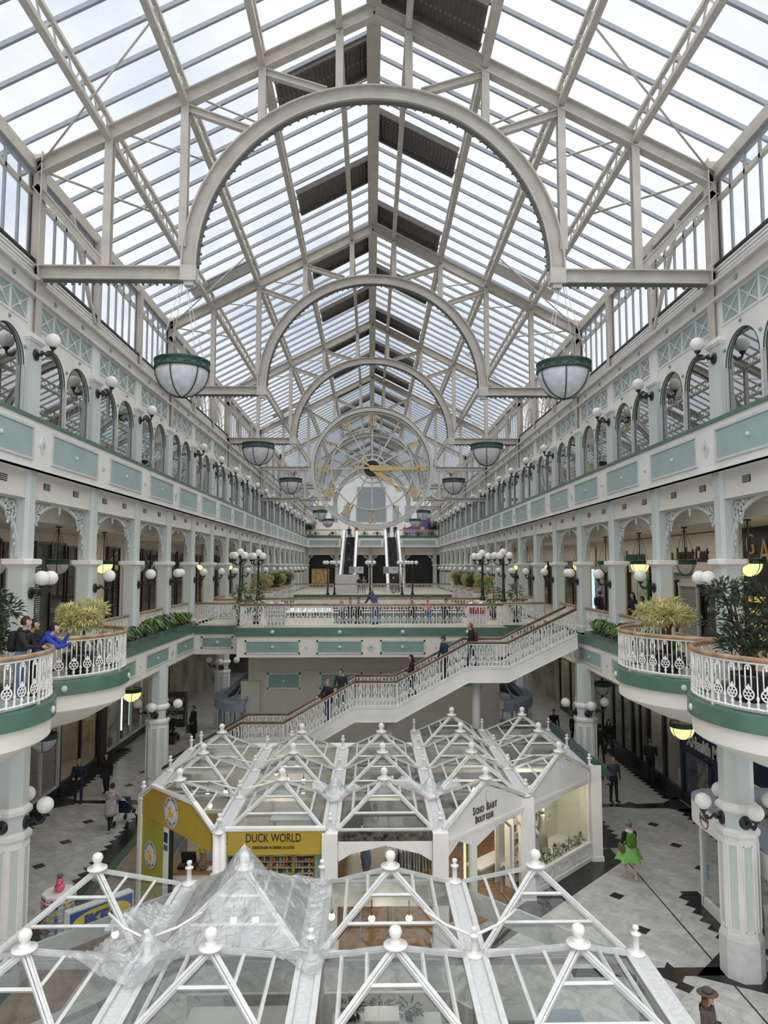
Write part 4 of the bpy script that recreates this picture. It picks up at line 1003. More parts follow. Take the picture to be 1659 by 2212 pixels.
def escalator(x, label):
    t = thing('escalator', label, 'escalator', (x, 73, 6.5)); Lr = 14.2; H = 6.35
    m = MB(); n = 28
    for i in range(n): m.box(-.5,.5, 1.2+i*(Lr-1.5)/n, 1.2+(i+1)*(Lr-1.5)/n, H*i/n-.3, H*(i+1)/n)
    m.box(-.5,.5,0,1.3,-.1,.02); m.build('steps', mat('dark_step_metal', (.035,.037,.045), .4, var=.2), t)
    for s in (-1, 1):
        b = MB(); b.prism([(s*.55,-.2,0),(s*.55,1.0,0),(s*.55,Lr,H-.1),(s*.55,Lr+1.2,H-.1),(s*.55,Lr+1.2,H+.85),(s*.55,Lr,H+.85),(s*.55,.9,.85),(s*.55,-.2,.75)], (s*.36,0,0)); b.build('balustrade_panel', WHITE, t)
        b = MB(); b.path([(s*.58,-.3,.4),(s*.6,-.3,.75),(s*.6,.9,.9),(s*.6,Lr,H+.9),(s*.6,Lr+1.2,H+.9)], .05, 6); b.build('handrail', BLACK, t)
    b = MB(); b.prism([(-.62,1.6,-.3),(-.62,Lr+.5,H-.8),(-.62,Lr+.5,H-.2),(-.62,1.3,-.1)], (1.24,0,0)); b.build('truss_casing', GREYP, t)
escalator(-2.6, 'left escalator rising to the far gallery, people riding it'); escalator(2.55, 'right escalator rising to the far gallery, empty dark steps')
for x, l in ((-1.55,'left'),(2.0,'right')):
    t = thing('hanging_notice', 'small white notice board hung before the %s escalator' % l, 'sign', (x, 72, 8.85)); MB().box(-.75,.75,-.03,.03,-.35,.35).build('board', mat('pale_notice_%s' % l, (.62,.68,.70), .5, var=.15, scale=3), t); MB().box(-.75,-.2,-.045,-.03,-.3,.3).build('dark_panel', BARG, t); MB().box(.25,.6,-.045,-.03,-.05,.2).build('red_mark', mat('faded_red_%s' % l, (.6,.3,.3), .5, var=.1), t)
t = thing('escalator_screen', 'pale grey boxed barrier at the foot of the left escalator', 'barrier', (-2.5, 71.6, 6.5)); MB().box(-1.2,1.2,-.2,.2,0,1.9).build('panel', TRIMG, t)
# upper far hall details
t = thing('stall_screen', 'purple slanting screen on the far upper gallery at right', 'screen', (6.3, 92.5, 12.9)); MB().prism([(-1.6,0,0),(1.6,0,0),(1.6,0,2.9),(-1.6,0,1.4)], (0,.1,0)).build('panel', mat('violet_panel', (.22,.10,.42), .5, var=.05), t)
t = thing('kiosk_wall', 'white partition on the far upper gallery', 'partition', (-1, 98, 12.9)); MB().box(-7.4,8.8,0,.2,0,2.5).build('panel', WHITE, t)
for x, l in ((-8.0,'left'),(8.1,'right')): pot_tree((x, 91.0, 12.9), 'dark shrub at the %s corner of the far upper gallery' % l, 'dark', 2.2)
# ------------------------------------------------------------------ glass-roofed kiosks
ZEV, ZAP = 2.8, 3.62
def finial_corner(mb):
    mb.lathe([(.14,0),(.15,.02),(.14,.04),(.055,.06),(.05,.10),(.05,.30),(.085,.32),(.085,.34),(.04,.36),(.03,.385),(.055,.42),(.05,.46),(.001,.48)], 14)
    return mb
FCM = finial_corner(MB()).mesh('corner_finial', WHITE)
FAM = MB().lathe([(.09,-.16),(.11,0),(.18,.03),(.18,.055),(.08,.07),(.09,.11),(.05,.13),(.08,.17),(.10,.23),(.08,.29),(.001,.33)], 18).mesh('apex_finial', WHITE)
def pyramid(kiosk, xa, xb, ya, yb, faces='FRBL', gutter=.17):
    """one glazed roof pyramid; faces: F front, R right, B back, L left"""
    A = Vector(((xa+xb)/2, (ya+yb)/2, ZAP)); g = gutter
    c = {'FL':Vector((xa+g,ya+.06,ZEV)),'FR':Vector((xb-g,ya+.06,ZEV)),'BR':Vector((xb-g,yb-.06,ZEV)),'BL':Vector((xa+g,yb-.06,ZEV))}
    F_ = {'F':('FL','FR'),'R':('FR','BR'),'B':('BR','BL'),'L':('BL','FL')}
    m = MB(); gl = MB(); used = set(); base = kiosk.location
    for f in faces:
        p, q = c[F_[f][0]], c[F_[f][1]]; used |= set(F_[f])
        gl.add([A+Vector((0,0,-.02)), p+Vector((0,0,-.02)), q+Vector((0,0,-.02))], [(0,1,2)])
        m.bar(p, q, .09, .08)
        n = (p-A).cross(q-A).normalized(); n = n if n.z > 0 else -n
        for t in (.34, .68): m.bar(A+(p-A)*t+n*.02, A+(q-A)*t+n*.02, .05, .045, 0, n)
    for k in used:
        d = (c[k]-A).normalized(); sd = d.cross(Vector((0,0,1))).normalized()
        for e in (-1, 1): m.bar(A+sd*e*.045+Vector((0,0,.02)), c[k]+sd*e*.036+Vector((0,0,.02)), .028, .055)
        m.bar(A+Vector((0,0,.045)), c[k]+Vector((0,0,.04)), .038, .045)
    Mx = Matrix.Translation(-Vector(base))
    o = m.xf(Mx).build('roof_pyramid', KWHITE, kiosk); gl.xf(Mx).build('glazing', GK, o)
    link('apex_finial', FAM, o, A-Vector(base)+Vector((0,0,.02)))
    return o
def part(mb, name, mt, k):
    return mb.xf(Matrix.Translation(-k.location)).build(name, mt, k)
def panel_plane(mb, A, B, u0, u1, z0, z1, th=.05, out=0.0, m=0):
    """upright slab between fractions u0..u1 of plan line A-B"""
    A = Vector((*A,0)); B = Vector((*B,0)); d = B-A; nrm = Vector((d.y,-d.x,0)).normalized()
    p, q = A+d*u0+nrm*out, A+d*u1+nrm*out
    mb.prism([(p.x,p.y,z0),(q.x,q.y,z0),(q.x,q.y,z1),(p.x,p.y,z1)], nrm*th, m); return mb
def poly_plane(mb, A, B, pts, th=.05, out=0.0, m=0):
    A = Vector((*A,0)); B = Vector((*B,0)); d = B-A; nrm = Vector((d.y,-d.x,0)).normalized()
    mb.prism([A+d*u+nrm*out+Vector((0,0,z)) for u, z in pts], nrm*th, m); return mb
def plane_pt(A, B, u, z, out=0):
    A = Vector((*A,0)); B = Vector((*B,0)); d = B-A; nrm = Vector((d.y,-d.x,0)).normalized(); return A+d*u+nrm*out+Vector((0,0,z))
# ---- front kiosk
CX = [-6.46,-3.73,-1.0,1.735,4.47]; CY = [6.7,9.42,12.15,14.87]
k1 = thing('glass_kiosk', 'front glass-roofed kiosk filling the bottom of the picture, partly under plastic sheet', 'kiosk', (-1,10.8,0))
for i in range(4): 
    for j in (0, 1): pyramid(k1, CX[i], CX[i+1], CY[j], CY[j+1])
pyramid(k1, CX[0], CX[1], CY[2], CY[3], 'FR'); pyramid(k1, CX[1], CX[2], CY[2], CY[3]); pyramid(k1, CX[2], CX[3], CY[2], CY[3]); pyramid(k1, CX[3], CX[4], CY[2], CY[3], 'FL')
for i in range(5): part(MB().box(CX[i]-.17,CX[i]+.17,CY[0],CY[3] if 0 < i < 4 else CY[2],ZEV-.12,ZEV-.02), 'gutter', DIRTY, k1)
for j in (1, 2): part(MB().box(CX[0],CX[4],CY[j]-.13,CY[j]+.13,ZEV-.10,ZEV+.0), 'valley', DIRTY, k1)
part(MB().box(CX[1],CX[3],CY[3]-.05,CY[3]+.2,ZEV-.16,ZEV-.02), 'rear_eave', KWHITE, k1)
for i in range(5):
    for j in range(1, 4):
        if j == 3 and i in (0, 4): continue
        link('corner_finial', FCM, k1, Vector((CX[i],CY[j],ZEV-.02))-k1.location)
# drain rods sagging over the valleys
m = MB()
for x, y in ((CX[3],CY[2]),(CX[1],CY[2])):
    for e in (-1, 1): m.path([(x,y,ZEV+.3),(x+e*.45,y+.2,ZEV+.38),(x+e*.8,y+.45,ZEV+.5)], .025, 6)
part(m, 'drain_rods', WHITE, k1)
m = MB(); m.box(CX[4]+.02,CX[4]+.08,CY[0],CY[2],0,ZEV-.12,0); m.box(CX[0]-.08,CX[0]-.02,CY[0],CY[2],0,ZEV-.12,0); m.box(CX[4]+.08,CX[4]+.12,CY[0],CY[2],.02,.07,1)
part(m, 'side_wall', [KWHITE, OAK], k1)
m = MB(); m.box(CX[1],CX[3],CY[3]+.02,CY[3]+.1,0,.6); m.box(CX[1],CX[3],CY[3]+.02,CY[3]+.1,2.3,ZEV-.1)
panel_plane(m, (CX[0],CY[2]), (CX[1],CY[3]), 0, 1, 2.45, ZEV-.05, .06); panel_plane(m, (CX[3],CY[3]), (CX[4],CY[2]), 0, 1, 2.35, ZEV-.05, .06); panel_plane(m, (CX[3],CY[3]), (CX[4],CY[2]), 0, 1, 0, .5, .06)
panel_plane(m, (CX[0],CY[2]), (CX[1],CY[3]), 0, 1, 1.30, 1.42, .25)
part(m, 'facade', KWHITE, k1)
part(MB().box(CX[0],CX[4],CY[0],CY[2],.0,.03).prism([(CX[0],CY[2],0),(CX[4],CY[2],0),(CX[3],CY[3],0),(CX[1],CY[3],0)],(0,0,.03)), 'shop_floor', GREYF, k1)
part(MB().box(-1.05,-.95,CY[0],CY[3],.03,2.2).box(1.70,1.77,CY[0],CY[2],.03,2.0), 'partition', INTER, k1)
def counter(loc, sx, sy, h, label, top=TRIMG, body=INTER, rz=0):
    t = thing('counter', label, 'counter', loc, rz); MB().box(-sx/2+.03,sx/2-.03,-sy/2+.03,sy/2-.03,0,h-.05).build('body', body, t); MB().box(-sx/2,sx/2,-sy/2,sy/2,h-.05,h).build('worktop', top, t)
    MB().box(-sx/2,sx/2,-sy/2+.05,sy/2-.05,.0,.06).build('plinth', BLACK, t); return t
counter((.3,13.3,.03), 2.0, .7, .95, 'pale counter seen through the second pyramid from the right', TRIMG, INTER); counter((.5,10.9,.03), 1.4, .9, .95, 'white-topped counter under the front middle pyramid', WHITE)
counter((3.0,13.2,.03), 1.8, .8, 1.0, 'blue-grey counter under the rear right pyramid', BLUEG); counter((-2.6,10.6,.03), 1.7, 1.0, .95, 'glass-topped counter under the front second pyramid', WHITE, GREYP)
counter((-5.0,10.5,.03), 1.8, 1.2, 1.0, 'white table under the front left pyramid', WHITE, BLUEG); counter((-2.4,13.4,.03), 1.9, .8, 1.0, 'pale counter under the plastic-covered pyramid', WHITE); counter((3.2,10.9,.03), .8, 1.6, 1.1, 'brown shelf counter under the front right pyramid', OAK, GREYF)
def bulb(loc, label, drop=.35):
    t = thing('bulb_pendant', label, 'pendant lamp', loc, 0, 'lit bulbs inside the kiosks'); MB().sphere((0,0,0), .07, 10, 7).build('bulb', BULBW, t); MB().tube((0,0,.06),(0,0,drop),.012,n=5).lathe([(.03,.05),(.03,.13)], 8).build('flex', BLACK, t)
for i, (x, y) in enumerate(((-4.9,14.0),(-.79,14.6),(.02,14.5),(.77,14.5),(-2.74,14.5),(-2.3,14.5))): bulb((x,y,2.25), 'lit warm bulb inside the front kiosk, %s from left' % ORD[[0,3,4,5,1,2][i]])
# blue and yellow light box sign standing on the diagonal ledge
A_, B_ = (CX[0],CY[2]), (CX[1],CY[3])
d_ = Vector((B_[0]-A_[0], B_[1]-A_[1], 0)).normalized(); ang = degrees_ = math.degrees(atan2(d_.y, d_.x))
t = thing('light_box_sign', 'blue and yellow oval furniture shop sign standing on the kiosk ledge at left', 'sign', (0,0,0))
SX, SY = -5.08, 13.69
t.location = (SX, SY, 2.53); t.rotation_euler = (0, 0, radians(ang))
IKB = mat('sign_blue', (.02,.07,.36), .4, var=.05); IKY = mat('sign_yellow', (.80,.60,.02), .4, var=.05)
MB().box(-.62,.62,-.06,.12,0,.48).build('case', WHITE, t); MB().box(-.59,.59,-.075,-.06,.025,.455).build('blue_face', IKB, t)
MB().prism([(.56*cos(2*pi*i/40),-.075,.24+.19*sin(2*pi*i/40)) for i in range(40)], (0,-.012,0)).build('yellow_oval', IKY, t)
o = link('lettering', text_mesh('IKEA', .27, IKB, .008, .016, squeeze=1.22), t, (0,-.095,.24)); o.rotation_euler = (pi/2,0,0)
# draped clear plastic
def roofh(x, y, cx, cy, rows=CY, cols=CX):
    h = ZEV
    for i in range(4):
        for j in range(3):
            if cols[i] <= x <= cols[i+1] and rows[j] <= y <= rows[j+1]:
                dx = abs(x-(cols[i]+cols[i+1])/2)/((cols[i+1]-cols[i])/2-.1); dy = abs(y-(rows[j]+rows[j+1])/2)/((rows[j+1]-rows[j])/2)
                h = max(h, ZEV+(ZAP-ZEV)*(1-max(dx, dy)))
    return h
from mathutils import noise
def drape(name, label, x0, x1, y0, y1, nx, ny, hf, keep=lambda x, y: True, amp=.05):
    vs = []; idx = {}; fs = []
    for i in range(nx+1):
        for j in range(ny+1):
            x = x0+(x1-x0)*i/nx; y = y0+(y1-y0)*j/ny
            w_ = noise.noise((x*3.1,y*3.1,.3))*amp+noise.noise((x*9,y*7,1.7))*amp*.45
            idx[i,j] = len(vs); vs.append((x+noise.noise((y*4,x,9))*.04, y, hf(x,y)+.07+w_))
    for i in range(nx):
        for j in range(ny):
            if keep(x0+(x1-x0)*(i+.5)/nx, y0+(y1-y0)*(j+.5)/ny): fs.append((idx[i,j],idx[i+1,j],idx[i+1,j+1],idx[i,j+1]))
    c = Vector(((x0+x1)/2,(y0+y1)/2,2.8)); m = MB(); m.add([Vector(v)-c for v in vs], fs, 0, True)
    o = m.build(name, PLASTIC, None, c); tag(o, label, 'plastic sheet'); return o
ax, ay = (CX[1]+CX[2])/2, (CY[2]+CY[3])/2
def h1(x, y):
    r = hypot(x-ax, y-ay); h = roofh(x, y, 0, 0)
    h = max(h, ZAP+.42-r*1.25)
    for fx in (CX[1], CX[2]):
        rr = hypot(x-fx, y-CY[2]); h = max(h, ZEV+.42-rr*1.1) if fx == CX[1] else h
    return h
def kp(x, y): 
    e = noise.noise((x*2.2,y*2.2,4))*.35
    if y < 11.6+e and not (x < -2.9 and y > 11.2+e): return False
    return not (x > -.75+e*.4) and not (x < -4.55+e and y < 12.5) and (x > -4.72+(y-12.2)*.5+e*.25)
drape('plastic_sheet', 'crumpled clear plastic sheet draped over the front kiosk pyramid with hidden finial', -5.1, -.5, 11.0, 14.95, 74, 66, h1, kp)
# ---- rear kiosk
DX = [-6.40,-3.70,-1.0,1.70,4.40,7.05]; DY = [17.6,20.22,22.83,25.42,28.05]
k2 = thing('glass_kiosk', 'rear glass-roofed kiosk with yellow duck shop and pale baby boutique', 'kiosk', (0,21,0))
pyramid(k2, DX[0], DX[1], DY[0], DY[1], 'RB')
for i in (1, 2): pyramid(k2, DX[i], DX[i+1], DY[0], DY[1])
pyramid(k2, DX[3], DX[4], DY[0], DY[1], 'BL')
for i in range(4): pyramid(k2, DX[i], DX[i+1], DY[1], DY[2])
pyramid(k2, DX[4], DX[5], DY[1], DY[2], 'BL')
for i in range(5): pyramid(k2, DX[i], DX[i+1], DY[2], DY[3])
for i in (3, 4): pyramid(k2, DX[i], DX[i+1], DY[3], DY[4])
for i in range(6):
    y0 = DY[0] if 1 <= i <= 3 else DY[1] if i in (0, 4) else DY[2]; y1 = DY[3] if i < 3 else DY[4]
    part(MB().box(DX[i]-.17,DX[i]+.17,y0,y1,ZEV-.12,ZEV-.02), 'gutter', DIRTY, k2)
for j, (a, b) in ((1,(DX[0],DX[4])),(2,(DX[0],DX[5])),(3,(DX[0],DX[5]))): part(MB().box(a,b,DY[j]-.08,DY[j]+.08,ZEV-.10,ZEV), 'valley', DIRTY, k2)
part(MB().box(DX[0],DX[3]-.2,DY[3]+.05,DY[3]+.75,ZEV-.12,ZEV).box(DX[3],DX[5],DY[4],DY[4]+.15,ZEV-.12,ZEV), 'rear_flat_roof', WHITE, k2)
for i in range(6):
    for j in range(5):
        ok = (1 <= i <= 3 and j == 0) or (i <= 4 and j == 1) or (j == 2) or (j == 3) or (j == 4 and i >= 3)
        if ok: link('corner_finial', FCM, k2, Vector((DX[i],DY[j],ZEV-.02))-k2.location)
for x, y in ((-6.2,DY[3]+.6),(-2.9,DY[3]+.6)): link('corner_finial', FCM, k2, Vector((x,y,ZEV))-k2.location)
m = MB()
for x, y in ((DX[1],DY[1]),(DX[1],DY[2]),(DX[4],DY[2]),(DX[4],DY[3])):
    for e in (-1, 1): m.path([(x,y,ZEV+.2),(x+e*.5,y+.15,ZEV+.26),(x+e*.95,y+.3,ZEV+.34)], .022, 6)
part(m, 'drain_rods', WHITE, k2)
# green parapet on the right
part(MB().prism([(7.1,22.6,2.62),(7.75,22.6,2.62),(7.3,22.6,3.05),(7.1,22.6,3.05)],(0,5.6,0)), 'parapet', mat('bottle_green_sheet', (.03,.085,.07), .4, var=.1), k2)
part(MB().box(7.08,7.30,22.75,28.05,0,2.62), 'right_wall', KWHITE, k2); part(MB().box(-6.46,-6.36,20.22,25.9,0,2.68), 'left_wall', BLUEG, k2); part(MB().box(-6.4,1.7,25.4,26.1,0,2.68).box(1.7,7.1,28.0,28.1,0,2.68).box(1.66,1.76,25.4,28,0,2.68), 'rear_wall', KWHITE, k2)
def sqpost(x, y, z1=2.85, w=.19, name='corner_post'):
    m = MB(); m.box(x-w,x+w,y-w,y+w,0,z1); m.box(x-w-.03,x+w+.03,y-w-.03,y+w+.03,0,.15); part(m, name, WHITE, k2)
m = MB(); 
for dx in (-.07, .09): m.lathe([(.09,0),(.09,ZEV)], 12, (DX[1]+dx,DY[0],0))
for z in (1.75,): m.lathe([(.1,z),(.22,z+.02),(.22,z+.07),(.1,z+.09)], 14, (DX[1],DY[0],0))
part(m, 'round_posts', WHITE, k2)
sqpost(DX[2], DY[0], 2.8); sqpost(DX[3], DY[0], 2.8); sqpost(DX[4], DY[1], 2.75); sqpost(DX[5]+.12, DY[2]-.12, 2.95, .16)
part(MB().box(DX[0]+.1,DX[2],18.2,25.3,.0,.03).box(DX[0]+.9,DX[2],17.75,20.2,.0,.028), 'duck_shop_floor', GREYF, k2)
part(MB().prism([(DX[2],17.65,0),(DX[3],17.65,0),(DX[5],22.9,0),(DX[5],28,0),(DX[3],28,0),(DX[3],25.3,0),(DX[2],25.3,0)],(0,0,.03)), 'boutique_floor', OAK, k2)
part(MB().box(DX[2]-.05,DX[2]+.05,18.0,25.3,.03,2.3).box(1.65,1.75,21.2,25.3,.03,2.2), 'partition', INTER, k2)
# front fascia with lettering
yf = DY[0]
o = part(MB().box(DX[1]+.22,DX[2]-.16,yf-.10,yf-.02,2.30,2.90), 'yellow_sign', YELLOW, k2)
BLK = mat('black_sign_letters', (.02,.02,.015), .5, var=0)
def txt(body, size, p, facing, mt=BLK, parent=o, bold=0, squeeze=1.0, shear=0, name='lettering', extr=.006):
    me = text_mesh(body, size, mt, extr, bold, squeeze=squeeze, shear=shear); q = text_on(name, me, parent, Vector(p)-k2.location, facing); return q
txt('DUCK WORLD', .285, (-2.37,yf-.107,2.69), -90, squeeze=.70); txt('DESIGNER RUBBER DUCKS', .085, (-2.37,yf-.107,2.47), -90, squeeze=1.0, bold=.001)
part(MB().box(DX[1]+.15,DX[2]-.1,yf-.12,yf+.05,2.86,2.93), 'eave_trim', WHITE, k2)
# boutique front opening: shutter housing, shallow white arch
part(MB().box(DX[2]+.2,DX[3]-.2,yf-.05,yf+.1,2.58,2.80), 'shutter_housing', mat('dull_brown_steel', (.16,.13,.11), .45, .3, var=.5, scale=8), k2)
m = MB(); w_ = DX[3]-DX[2]-.4
m.prism([(DX[2]+.2,yf-.06,2.58),(DX[2]+.2,yf-.06,2.10),(DX[2]+.5,yf-.06,2.28),(.35,yf-.06,2.48),(DX[3]-.5,yf-.06,2.28),(DX[3]-.2,yf-.06,2.10),(DX[3]-.2,yf-.06,2.58)],(0,.08,0)); part(m, 'arched_header', WHITE, k2)
# diagonal yellow front on the left
LA, LB = (DX[1],DY[0]), (DX[0],DY[1])
m = MB(); poly_plane(m, LB, LA, [(1-u, z) for u, z in ((1.0,2.38),(1.0,2.80),(.83,3.2),(.30,3.2),(.07,2.80),(.07,2.30))][::-1], .07, .0)
o2 = part(m, 'yellow_gable', YELLOW, k2)
part(poly_plane(MB(), LB, LA, [(1-u, z) for u, z in ((1.03,2.8),(.84,3.22),(.29,3.22),(.05,2.8),(.05,2.86),(.28,3.30),(.85,3.30),(1.03,2.88))], .12, -.02), 'gable_trim', WHITE, k2)
part(panel_plane(MB(), LB, LA, .02, .33, 0, 2.36, .05), 'lime_side_panel', YELLOW2, k2); part(panel_plane(MB(), LB, LA, .33, .40, 0, 2.36, .06), 'white_jamb', WHITE, k2); part(panel_plane(MB(), LB, LA, .40, .44, 0, 2.33, .05), 'black_door_edge', BLACK, k2); part(panel_plane(MB(), LB, LA, -.02, .02, 0, 2.8, .12), 'end_post', WHITE, k2)
def roundel(u, z, r):
    p = plane_pt(LB, LA, u, z, .055); facing = math.degrees(atan2(*(lambda d: (-d.x, d.y))(Vector((LA[0]-LB[0],LA[1]-LB[1],0)))))
    dx = Vector((LA[0]-LB[0],LA[1]-LB[1],0)).normalized(); nrm = Vector((dx.y,-dx.x,0))
    P = lambda a, b, out=0: p+dx*a+Vector((0,0,b))+nrm*out
    def disc(R_, o_): return [P(R_*cos(2*pi*i/32), R_*1.15*sin(2*pi*i/32), o_) for i in range(32)]
    oo = part(MB().prism(disc(r, .0), nrm*.012), 'logo_rim', mat('logo_grey_%.1f' % z, (.20,.22,.27), .5, var=0), k2)
    part(MB().prism(disc(r*.96, .012), nrm*.004), 'logo_disc', mat('logo_pale_%.1f' % z, (.55,.56,.62), .5, var=0), k2); part(MB().prism(disc(r*.60, .016), nrm*.003), 'logo_centre', mat('logo_white_%.1f' % z, (.66,.67,.72), .5, var=0), k2)
    OR = mat('logo_duck_%.1f' % z, (.75,.42,.03), .5, var=0)
    m = MB(); 
    m.prism([P(-.02*r+.30*r*cos(2*pi*i/20)*1.0, -.22*r+.27*r*sin(2*pi*i/20), .019) for i in range(20)], nrm*.01); m.prism([P(-.12*r+.17*r*cos(2*pi*i/16), .20*r+.19*r*sin(2*pi*i/16), .019) for i in range(16)], nrm*.01)
    m.prism([P(.22*r,-.10*r,.019),P(.36*r,.02*r,.019),P(.30*r,-.26*r,.019)], nrm*.01); part(m, 'logo_duck', OR, k2)
    part(MB().prism([P(-.27*r,.24*r,.02),P(-.40*r,.20*r,.02),P(-.27*r,.12*r,.02)], nrm*.011), 'logo_bill', PINKF, k2)
    fa = math.degrees(atan2(nrm.y, nrm.x))
    for s_, top in (('DUCK WORLD', True), ('DUBLIN', False)):
        for i, ch in enumerate(s_):
            if ch == ' ': continue
            sp = (i-(len(s_)-1)/2)*.27; a = pi/2-sp if top else -pi/2+sp
            me = text_mesh(ch, r*.26, BLK, .002, .001); ro = link('letter', me, oo, P(r*.78*cos(a), r*.78*1.15*sin(a), .02)-k2.location)
            ro.matrix_local = Matrix.Translation(P(r*.78*cos(a), r*.78*1.15*sin(a), .02)-k2.location) @ Matrix.Rotation(radians(fa+90), 4, 'Z') @ Matrix.Rotation(pi/2, 4, 'X') @ Matrix.Rotation((a-pi/2) if top else (a+pi/2), 4, 'Z')
roundel(.43, 2.80, .36); roundel(.155, 1.42, .33)
# boutique gables (diagonal, right)
RA_, RB_ = (DX[3],DY[0]), (DX[4],DY[1]); RC_ = (DX[5],DY[2])
for (a, b), nm in (((RA_,RB_),'boutique_gable'),((RB_,RC_),'plain_gable')):
    g = part(poly_plane(MB(), a, b, [(.06,2.52),(.95,2.52),(.95,2.78),(.5,3.50),(.06,2.78)], .06, -.02), nm, WHITE, k2)
    part(poly_plane(MB(), a, b, [(.02,2.78),(.5,3.56),(.98,2.78),(.98,2.86),(.5,3.66),(.02,2.86)], .12, -.05), 'gable_trim', KWHITE, k2)
    part(panel_plane(MB(), a, b, .05, .95, 2.46, 2.54, .11, -.03), 'gable_sill', WHITE, k2)
    p = plane_pt(a, b, .5, 3.2, .06); part(MB().prism([p+Vector((0,0,.2)), p+Vector((-.05,0,.1)), p+Vector((-.04,0,-.05)), p+Vector((0,0,-.12)), p+Vector((.04,0,-.05)), p+Vector((.05,0,.1))], (0,-.05,0)), 'gable_drop', DIRTY, k2)
    if nm == 'boutique_gable':
        fa = math.degrees(atan2(-(b[0]-a[0]), b[1]-a[1])); SIL = mat('dark_silver_letters', (.15,.135,.125), .4, .5, var=0)
        for s_, z, parts_ in (('SOHO BABY', 2.93, (('S',.25),('OHO',.20),(' ',.17),('B',.25),('ABY',.20))), ('BOUTIQUE', 2.70, (('B',.23),('OUTIQUE',.18)))):
            wd = sum(len(q)*sz*.58 for q, sz in parts_); x = -wd/2; L_ = hypot(b[0]-a[0], b[1]-a[1])
            for q, sz in parts_:
                for ch in q:
                    if ch != ' ':
                        me = text_mesh(ch, sz*1.12, SIL, .012, .003, squeeze=.74); text_on('letter', me, g, plane_pt(a, b, .47+(x+sz*.3)/L_, z+(sz-.2)*.3, .05)-k2.location, fa-0)
                    x += sz*(.58 if ch != 'I' else .36)
# boutique door bay
m = MB(); panel_plane(m, RA_, RB_, .31, .37, 0, 2.5, .10, -.03); panel_plane(m, RA_, RB_, .06, .95, 2.40, 2.50, .06)
poly_plane(m, RA_, RB_, [(.37,2.05),(.37,2.46),(.9,2.46),(.9,2.38),(.62,2.34)], .05); poly_plane(m, RA_, RB_, [(.06,2.1),(.18,2.38),(.31,2.16),(.31,2.5),(.06,2.5)], .05); panel_plane(m, RA_, RB_, .06, .31, 0, .5, .06)
part(m, 'door_frame', WHITE, k2); part(panel_plane(MB(), RA_, RB_, .07, .31, .5, 2.35, .01), 'shop_window', GS, k2)
m = MB(); dA = plane_pt(RA_, RB_, .80, 0, .0); dB = dA+Vector((-.15,.75,0)); 
for q in (dA, dB): m.bar(q, q+Vector((0,0,2.15)), .05, .05)
for z in (.05, .75, 2.12): m.bar(dA+Vector((0,0,z)), dB+Vector((0,0,z)), .05, .05)
part(m, 'open_door', CHROME, k2)
# big boutique display window
m = MB(); panel_plane(m, RB_, RC_, .06, .97, 0, .52, .07); panel_plane(m, RB_, RC_, .05, 1.0, 0, .12, .12); panel_plane(m, RB_, RC_, .05, .98, .50, .58, .12, -.02)
for u in (.16, .44, .72):
    for a, b, z0, z1 in ((u,u+.18,.2,.23),(u,u+.18,.42,.45),(u,u+.012,.2,.45),(u+.168,u+.18,.2,.45)): panel_plane(m, RB_, RC_, a, b, z0, z1, .025, .07)
panel_plane(m, RB_, RC_, .93, .98, .5, 2.5, .07); panel_plane(m, RB_, RC_, .06, .10, .5, 2.5, .07); poly_plane(m, RB_, RC_, [(.10,2.2),(.10,2.5),(.93,2.5),(.93,2.36),(.55,2.36)], .05)
part(m, 'window_frame', WHITE, k2); part(panel_plane(MB(), RB_, RC_, .10, .93, .55, 2.4, .01), 'display_glass', GS, k2)
part(panel_plane(MB(), RB_, RC_, .02, 1.0, .03, 2.4, .04, -1.15), 'window_backing', mat('cream_window_backing', (.72,.72,.60), .6, var=.04), k2); WBK = bpy.data.materials['cream_window_backing']; PQ = lambda u, z, o_: plane_pt(RB_, RC_, u, z, o_); part(MB().prism([PQ(.08,.47,0),PQ(.96,.47,0),PQ(.96,.47,-1.13),PQ(.08,.47,-1.13)],(0,0,.04)), 'window_shelf', WHITE, k2); part(MB().prism([PQ(.955,.03,-.01),PQ(.97,.03,-.01),PQ(.97,.03,-1.15),PQ(.955,.03,-1.15)],(0,0,2.4)), 'window_side', WBK, k2)
for i, (x, y) in enumerate(((-5.4,24.6),(-4.7,24.6),(-5.5,22.2),(-5.05,22.2),(-4.5,22.2),(-3.2,24.2),(-3.0,24.9),(-2.75,23.5),(-2.6,25.0),(-2.3,24.9),(-2.2,23.3),(-2.1,22.2),(-5.2,20.9),(-4.7,21.0))): bulb((x,y,2.3), 'lit warm bulb in the duck shop, %s of the %s row' % (ORD[i % 5], ['rear','middle','front'][i//5]))
